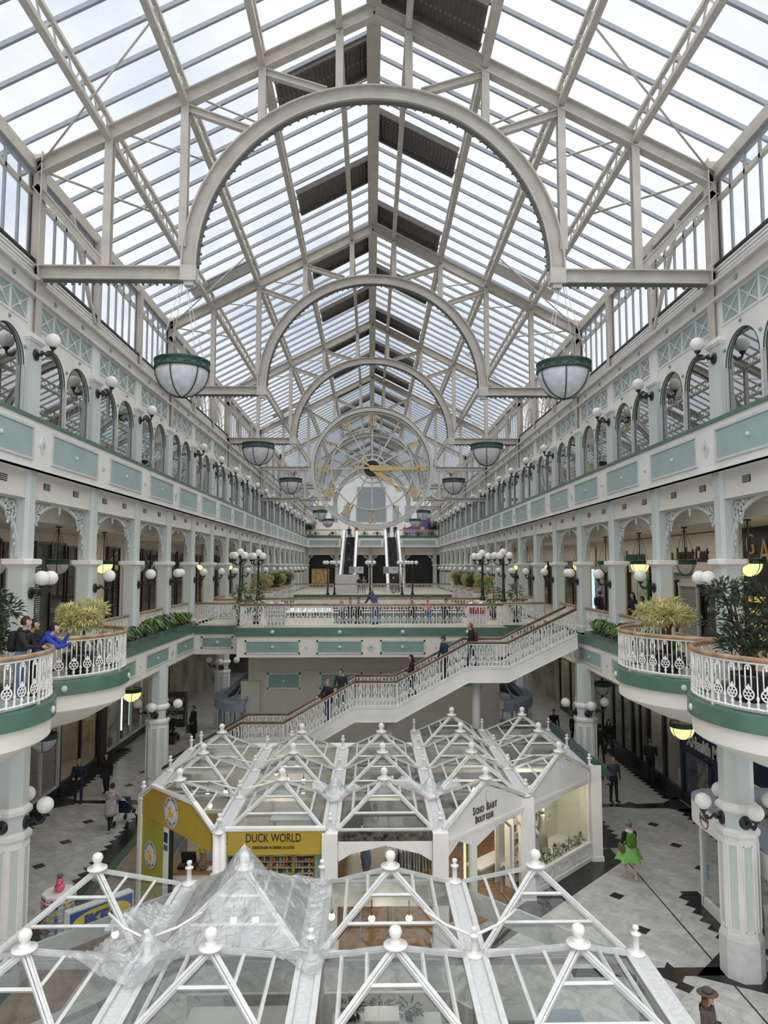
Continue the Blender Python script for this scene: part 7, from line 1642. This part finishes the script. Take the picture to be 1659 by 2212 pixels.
# boutique stock
t = thing('clothes_rail', 'steel clothes rail in the boutique front opening', 'clothes rail', (1.05,18.9,.03)); MB().tube((-.6,0,1.95),(.6,0,1.95),.02).tube((-.6,0,0),(-.6,0,1.95),.02).tube((.6,0,0),(.6,0,1.95),.02).build('rail', CHROME, t)
GC_ = [('pale grey',(.42,.45,.46)),('dusty pink',(.50,.30,.29)),('sage',(.33,.38,.34)),('cream',(.60,.54,.42)),('dark navy',(.02,.025,.04)),('rose',(.45,.16,.18)),('mustard',(.42,.30,.08)),('silver',(.38,.41,.44))]
for i in range(15):
    k = [1,5,1,4,0,7,0,2,7,0,3,2,3,6,3][i]; y = 18.9; x = 1.05-.55+i*.078; t = thing('hanging_garment', '%s small dress on the boutique rail, %s from left' % (GC_[k][0], ORD[i]), 'dress', (x,y,1.93), Rd.uniform(-.15,.15), 'dresses on the boutique rail')
    m = MB(); L_ = Rd.uniform(.55,.8); 
    vs = []; 
    for z, w_, th in ((-.06,.03,.012),(-.10,.15,.02),(-.24,.11,.022),(-.4,.14,.028),(-L_,.20,.035)): vs += [(th*cos(a)*(1+.3*sin(3*a)), w_*sin(a), z) for a in [2*pi*j/10 for j in range(10)]]
    m.add(vs, [(q*10+j, q*10+(j+1)%10, (q+1)*10+(j+1)%10, (q+1)*10+j) for q in range(4) for j in range(10)], 0, True); m.build('garment', cloth(GC_[k][1]), t); MB().path([(0,0,.02),(0,0,-.04),(0,.1,-.09)], .006, 5).path([(0,0,-.04),(0,-.1,-.09)], .006, 5).build('hanger', CHROME, t)
t = thing('tiered_dress', 'cream tiered child dress display at the left of the boutique opening', 'dress', (-.45,18.9,.1)); m = MB(); prof = []
for q in range(5): prof += [(.30-.03*q,.75+q*.22),(.22-.02*q,.95+q*.22)]
m.lathe(prof, 20); m.build('tiers', mat('ivory_frill', (.66,.64,.50), .8, var=.1), t); MB().lathe([(.03,0),(.03,.8)], 8).lathe([(.2,0),(.2,.03)], 12).build('stand', CHROME, t)
t = thing('hung_coats', 'dark blue child coat hanging beside the tiered dress', 'coat', (-.12,19.1,1.95)); MB().sphere((0,0,-.4), 1, 12, 8, 0, sx=.14, sy=.1, sz=.38).path([(0,0,.02),(0,0,-.05)], .008, 5).build('garment', cloth((.10,.12,.2)), t)
t = thing('boutique_screen', 'pale folding screen at the back of the boutique opening', 'screen', (.05,20.2,.03)); MB().box(-.3,.35,-.03,.03,0,1.9).build('panel', INTER, t); MB().box(-.32,-.28,-.05,.05,0,1.95).build('post', TRIMG, t)
t = thing('till_desk', 'yellow topped narrow table with flowers at the boutique opening', 'table', (.15,18.0,.03)); MB().box(-.45,.45,-.12,.12,.88,.93).build('table_top', mat('pale_brass', (.55,.45,.2), .4, var=.05), t)
for e in (-.4,.4): MB().box(e-.02,e+.02,-.1,.1,0,.88).build('leg', CHROME, t)
t = thing('flower_bunch', 'small bunch of yellow flowers on the boutique opening table', 'flowers', (-.1,18.0,.96)); f = MB(); leaf_cloud(f, (0,0,.22), .12, .1, .15, 50, .12); f.build('foliage', LEAF, t); f = MB(); [f.sphere((R.uniform(-.1,.1),-.05,R.uniform(.1,.3)), .035, 6, 4) for _ in range(5)]; f.build('blooms', mat('lemon_bloom', (.75,.58,.03), .5, var=0), t); MB().lathe([(.04,0),(.06,.12)], 10).build('vase', GS, t)
# display window: mannequin child dress, shelves, sunflowers
def wp(u, d, z): return plane_pt(RB_, RC_, u, z, -d)
ang2 = atan2(RC_[1]-RB_[1], RC_[0]-RB_[0])
t = thing('child_mannequin', 'white christening dress on a child mannequin in the boutique window', 'mannequin', wp(.33,.5,.52), ang2); MB().lathe([(.16,.0),(.13,.3),(.09,.62),(.13,.78),(.05,.9)], 14).build('dress', WHITE, t); MB().sphere((0,0,.98), .075, 10, 7).build('head', TRIMG, t)
t = thing('child_mannequin', 'cream lace dress with bonnet hanging in the boutique window', 'mannequin', wp(.52,.7,.6), ang2); MB().lathe([(.20,.0),(.15,.5),(.08,.85),(.11,1.0),(.03,1.1)], 14).build('dress', mat('cream_lace', (.6,.56,.45), .8, var=.15), t); MB().lathe([(.09,1.08),(.08,1.2),(.02,1.28)], 12).build('bonnet', mat('cream_bonnet', (.6,.56,.45), .8, var=.1), t)
t = thing('window_cabinet', 'grey drawer cabinet with hooks in the boutique window', 'cabinet', wp(.38,.95,.52), ang2); MB().box(-.35,.35,-.12,.12,0,1.35).build('body', mat('greige_cabinet', (.45,.42,.36), .6, var=.05), t)
for q in range(4): MB().box(-.32,.32,-.14,-.12,.08+q*.3,.32+q*.3).build('drawer', INTER, t)
t = thing('toy_heap', 'heap of pale blue and pink baby clothes in the boutique window', 'clothes', wp(.18,.45,.52), ang2); m = MB()
for i in range(26): m.sphere((R.uniform(-.18,.18),R.uniform(-.25,.25),R.uniform(.05,1.0)), R.uniform(.06,.11), 8, 5, i % 4, sz=.7)
m.build('clothes', [cloth((.30,.40,.55)), cloth((.6,.35,.4)), cloth((.65,.62,.55)), cloth((.25,.33,.40))], t); t['kind'] = 'stuff'
t = thing('wall_shelf', 'white wall shelf in the boutique window', 'shelf', wp(.42,1.0,1.72), ang2); MB().box(-.6,.6,-.15,.1,0,.05).build('board', WHITE, t); MB().box(-.5,-.46,-.1,.1,-.15,0).box(.46,.5,-.1,.1,-.15,0).build('bracket', WHITE, t)
t = thing('shelf_flowers', 'trailing green plant with pink flowers on the boutique wall shelf', 'flowers', wp(.44,.9,1.8), ang2); f = MB(); leaf_cloud(f, (0,-.05,.0), .2, .15, .35, 120, .14, 0, -.4); f.build('foliage', LEAF, t); f = MB(); [f.sphere((R.uniform(-.2,.3),-.1,R.uniform(-.3,.3)), .05, 6, 4) for _ in range(10)]; f.build('blooms', mat('salmon_bloom', (.6,.3,.22), .6, var=.2), t)
for i, z in enumerate((2.05,1.65,1.2)):
    t = thing('small_picture', 'small white framed picture in the boutique window, %s' % ['upper','middle','lower'][i], 'picture', wp(.80,1.08,z-.0), ang2); MB().box(-.14,.14,-.02,.02,-.12,.16).build('frame', WHITE, t); MB().sphere((0,-.022,.02), .05, 8, 5, sy=.1).build('motif', GREYP, t)
for i in range(8):
    u = (.28,.36,.46,.52,.60,.70,.80,.88)[i]; sun = i in (0,2,4,7); t = thing('sunflower' if sun else 'window_flower', '%s along the boutique window sill, %s from the corner post' % ('yellow sunflower' if sun else 'pale flower spray', ORD[i]), 'flower', wp(u,.18,.5), ang2); h = R.uniform(.22,.42); f = MB()
    f.path([(0,0,0),(0,-.02,h)], .012, 5); leaf_cloud(f, (0,0,h*.5), .12, .08, .14, 34, .13); f.build('stem_leaves', LEAF, t); f = MB()
    if sun:
        for q in range(14): a = 2*pi*q/14; f.prism([(.04*cos(a-.15),-.05,h+.04*sin(a-.15)),(.10*cos(a),-.06,h+.10*sin(a)),(.04*cos(a+.15),-.05,h+.04*sin(a+.15))],(0,.01,0))
        f.build('petals', mat('sunflower_petal_%d' % i, (.75,.50,.02), .5, var=.1), t); MB().path([(0,-.045,h),(0,-.075,h)], .045, 10).build('seed_head', SOIL, t)
    else:
        for q in range(9): f.sphere((R.uniform(-.1,.1),R.uniform(-.08,.04),h+R.uniform(-.08,.08)), .04, 6, 4)
        f.build('blooms', mat('pale_bloom_%d' % i, (.68,.62,.58), .6, var=.2), t)
# inside the narrow window and behind the door
t = thing('soft_toy', 'cream soft toy lamb in the narrow boutique window', 'soft toy', plane_pt(RA_, RB_, .19, .9, -.35)); MB().sphere((0,0,.12), .17, 12, 8).sphere((0,-.08,.36), .13, 12, 8).sphere((-.12,-.05,.42), .05, 8, 5).sphere((.12,-.05,.42), .05, 8, 5).build('body', mat('cream_plush', (.66,.60,.40), .9, var=.15, scale=20), t); MB().sphere((0,-.2,.34), .03, 8, 5).build('nose', EYE, t)
t = thing('soft_toy', 'pale blue and tan soft toy at the foot of the narrow boutique window', 'soft toy', plane_pt(RA_, RB_, .2, .5, -.3)); MB().sphere((0,0,.1), .15, 12, 8).sphere((.05,-.06,.28), .1, 10, 7).build('body', mat('blue_plush', (.42,.55,.6), .9, var=.4, scale=9), t); MB().sphere((-.12,-.05,.2), .08, 8, 6).build('scarf', mat('tan_plush', (.5,.36,.2), .9, var=.1), t)
t = thing('lit_window_frame', 'yellow lit edge strip in the narrow boutique window', 'lamp', plane_pt(RA_, RB_, .29, .55, -.1)); MB().box(-.03,.03,-.03,.03,0,1.75).build('strip', mat('warm_led_strip', (.95,.85,.45), .4, var=0, emit=.8), t)
t = thing('bench_box', 'cream storage bench inside the boutique doorway', 'bench', (3.6,21.6,.03), .75); MB().box(-.8,.8,-.25,.25,0,.42).build('box', INTER, t); MB().box(-.84,.84,-.28,.28,.42,.48).build('lid', WHITE, t)
t = thing('ladder_shelf', 'white ladder shelf inside the boutique doorway', 'shelf', (4.25,21.0,.03), .75)
for q in range(5): MB().box(-.3,.3,-.15,.15,.15+q*.4,.18+q*.4).build('shelf', WHITE, t)
for e in (-.3,.3): MB().box(e-.02,e+.02,-.16,.16,0,1.95).build('side', WHITE, t)
t = thing('hanging_garment', 'dusty pink long dress hanging inside the boutique doorway', 'dress', (3.3,21.9,1.9), .75); m = MB(); m.lathe([(.03,-.05),(.14,-.15),(.12,-.4),(.3,-.85)], 14, sy=.3); m.build('garment', cloth((.42,.27,.22)), t); MB().path([(0,0,.03),(0,0,-.06)], .008, 5).build('hanger', CHROME, t)
# loose items under the kiosk roofs
for i, (x, y, z, c, l) in enumerate(((-2.9,10.4,.98,(.03,.03,.03),'black machine on the counter under the front second pyramid'),(.2,13.1,.98,(.5,.52,.5),'pale box on the counter under the rear third pyramid'),(2.7,13.0,1.03,(.55,.58,.6),'white case on the blue-grey counter at rear right'),(-5.2,10.6,1.03,(.5,.6,.62),'pale blue tray on the white table at front left'))):
    t = thing('counter_item', l, 'box', (x,y,z)); MB().box(-.3,.3,-.2,.2,0,.28).build('case', cloth(c), t); MB().box(-.31,.31,-.21,.21,.28,.32).build('lid', TRIMG, t)
for i, x in enumerate((-.35,.35,1.0)):
    t = thing('counter_plant', 'leafy plant on the counter under the third pyramid, %s from left' % ORD[i], 'plant', (-.1+x*.8,13.45,.98)); f = MB(); leaf_cloud(f, (0,0,.18), .2, .12, .15, 60, .14); f.build('foliage', LEAFD, t); MB().lathe([(.06,0),(.08,.1)], 10).build('pot', POT, t)
for i, (x, y, z, sx, sy, sz, c, l) in enumerate(((-5.2,23.6,0,1.4,.8,1.0,(.5,.5,.52),'grey display table in the duck shop, left'),(-2.5,23.8,0,1.6,.8,1.0,(.42,.47,.55),'blue-grey display table in the duck shop, middle'),(-2.4,21.3,0,1.2,.7,1.1,(.45,.47,.5),'pale display table behind the duck shelves'),(.4,23.5,0,1.3,.8,.9,(.5,.46,.4),'pale table under the boutique roof, third column'),(3.0,24.3,0,1.3,.8,.9,(.5,.5,.5),'white table under the boutique roof, fourth column'),(5.6,25.0,0,1.2,1.4,1.1,(.05,.05,.06),'black stand under the boutique roof, right column'),(.3,21.0,0,1.0,.6,1.0,(.42,.44,.48),'pale table behind the clothes rail'))):
    t = thing('display_table', l, 'table', (x,y,.03)); MB().box(-sx/2,sx/2,-sy/2,sy/2,sz-.06,sz).build('table_top', cloth(c), t)
    for ex in (-1,1): MB().box(ex*(sx/2-.08)-.04,ex*(sx/2-.08)+.04,-sy/2+.05,sy/2-.05,0,sz-.06).build('leg', TRIMG, t)
# pushchair 
t = thing('pushchair', 'navy pushchair pushed by the person in the white coat', 'pushchair', (-8.85,26.0,0), -.15); m = MB()
for e in (-.2,.2): m.path([(e,-.45,1.0),(e,-.1,.75),(e,.45,.12)], .015, 6); m.path([(e,-.35,.12),(e,.2,.6)], .015, 6)
m.path([(-.2,-.45,1.0),(.2,-.45,1.0)], .018, 6).build('frame', CHROME, t); MB().prism([(-.19,-.15,.45),(-.19,-.2,.95),(-.19,-.05,1.0),(-.19,.1,.62),(-.19,.4,.40),(-.19,.35,.3)],(.38,0,0)).build('seat', NAVY, t)
for ex in (-.24,.24):
    for ey in (-.35,.45): MB().path([(ex-.02,ey,.11),(ex+.02,ey,.11)], .11, 14, smooth=False).build('wheel', BLACK, t)
t = thing('mobility_scooter', 'dark red mobility scooter beside the far left column', 'scooter', (-10.6,37.8,0)); MB().box(-.28,.28,-.6,.5,.15,.32).build('deck', mat('dark_red_shell', (.10,.015,.015), .4, var=.1), t); MB().box(-.22,.22,.1,.5,.32,.4).build('seat', BLACK, t); MB().bar((0,-.5,.3),(0,-.4,.95),.08,.08).path([(-.25,-.4,.95),(.25,-.4,.95)], .02, 6).build('tiller', BLACK, t)
for ex in (-.28,.28):
    for ey in (-.5,.4): MB().path([(ex-.05,ey,.15),(ex+.05,ey,.15)], .15, 12, smooth=False).build('wheel', BLACK, t)
# closing wall far down the ground floor
struct(MB().box(-13.3,13.3,61.5,61.8,0,5.2).build('wall_ground_back', mat('dim_back_wall', (.18,.16,.13), .7, var=.5, scale=.4)))
for s in (-1, 1): struct(MB().box(s*12.6,s*13.0,45.9,62,0,5.2).build('wall_ground_'+SIDE[s], mat('ground_side_wall_'+SIDE[s], (.42,.37,.28), .7, var=.3, scale=.5)))

# point lights near the kiosk bulbs; boutique ones are added fill without fixtures
for nm, p, e in (('boutique_fill',(3.0,20.4,2.3),38),('boutique_fill',(4.6,22.4,2.4),30),('boutique_window_fill',(5.55,21.85,2.15),42),('boutique_front_fill',(.4,19.4,2.35),26),('duck_shop_lamp',(-3.2,24.2,2.1),26),('duck_shop_lamp',(-5.0,22.0,2.1),26),('duck_shop_lamp',(-2.6,19.5,2.4),24),('front_kiosk_lamp',(.1,14.2,2.1),14)):
    lamp('POINT', nm, p, e, (1,.84,.62), shadow_soft_size=.07)

# teal shop banners hung behind the arched upper windows on the left
TBN = mat('teal_banner', (.03,.30,.29), .5, var=.1); TB2 = mat('pale_banner_letters', (.35,.62,.60), .5, var=0)
for i, (y, k) in enumerate(((22.65,1),(24.35,1),(26.65,2),(28.35,2))):
    t = thing('window_banner', 'teal shop banner behind the upper left arched window, %s from the viewer' % ORD[i], 'banner', (-9.15,y,13.55)); MB().box(-.02,.02,-.72,.72,.25,1.15).build('panel', TBN, t); MB().box(.02,.03,-.66,.66,-.02,.22).build('lower_strip', TB2, t); MB().box(.02,.03,-.5,.5,.55,.62).box(.02,.03,-.6,.6,.38,.48).build('pale_lines', TB2, t)
for i, (y, z) in enumerate(((18.0,13.2),(20.7,13.25),(46.5,13.3))):
    t = thing('window_bulb', 'small lit warm bulb behind the upper left arched windows, %s from the viewer' % ORD[i], 'lamp', (-9.6,y,z)); MB().sphere((0,0,0), .07, 10, 7).build('bulb', BULBW, t); MB().tube((0,0,.05),(0,0,3.2),.01,n=5).build('flex', BLACK, t)
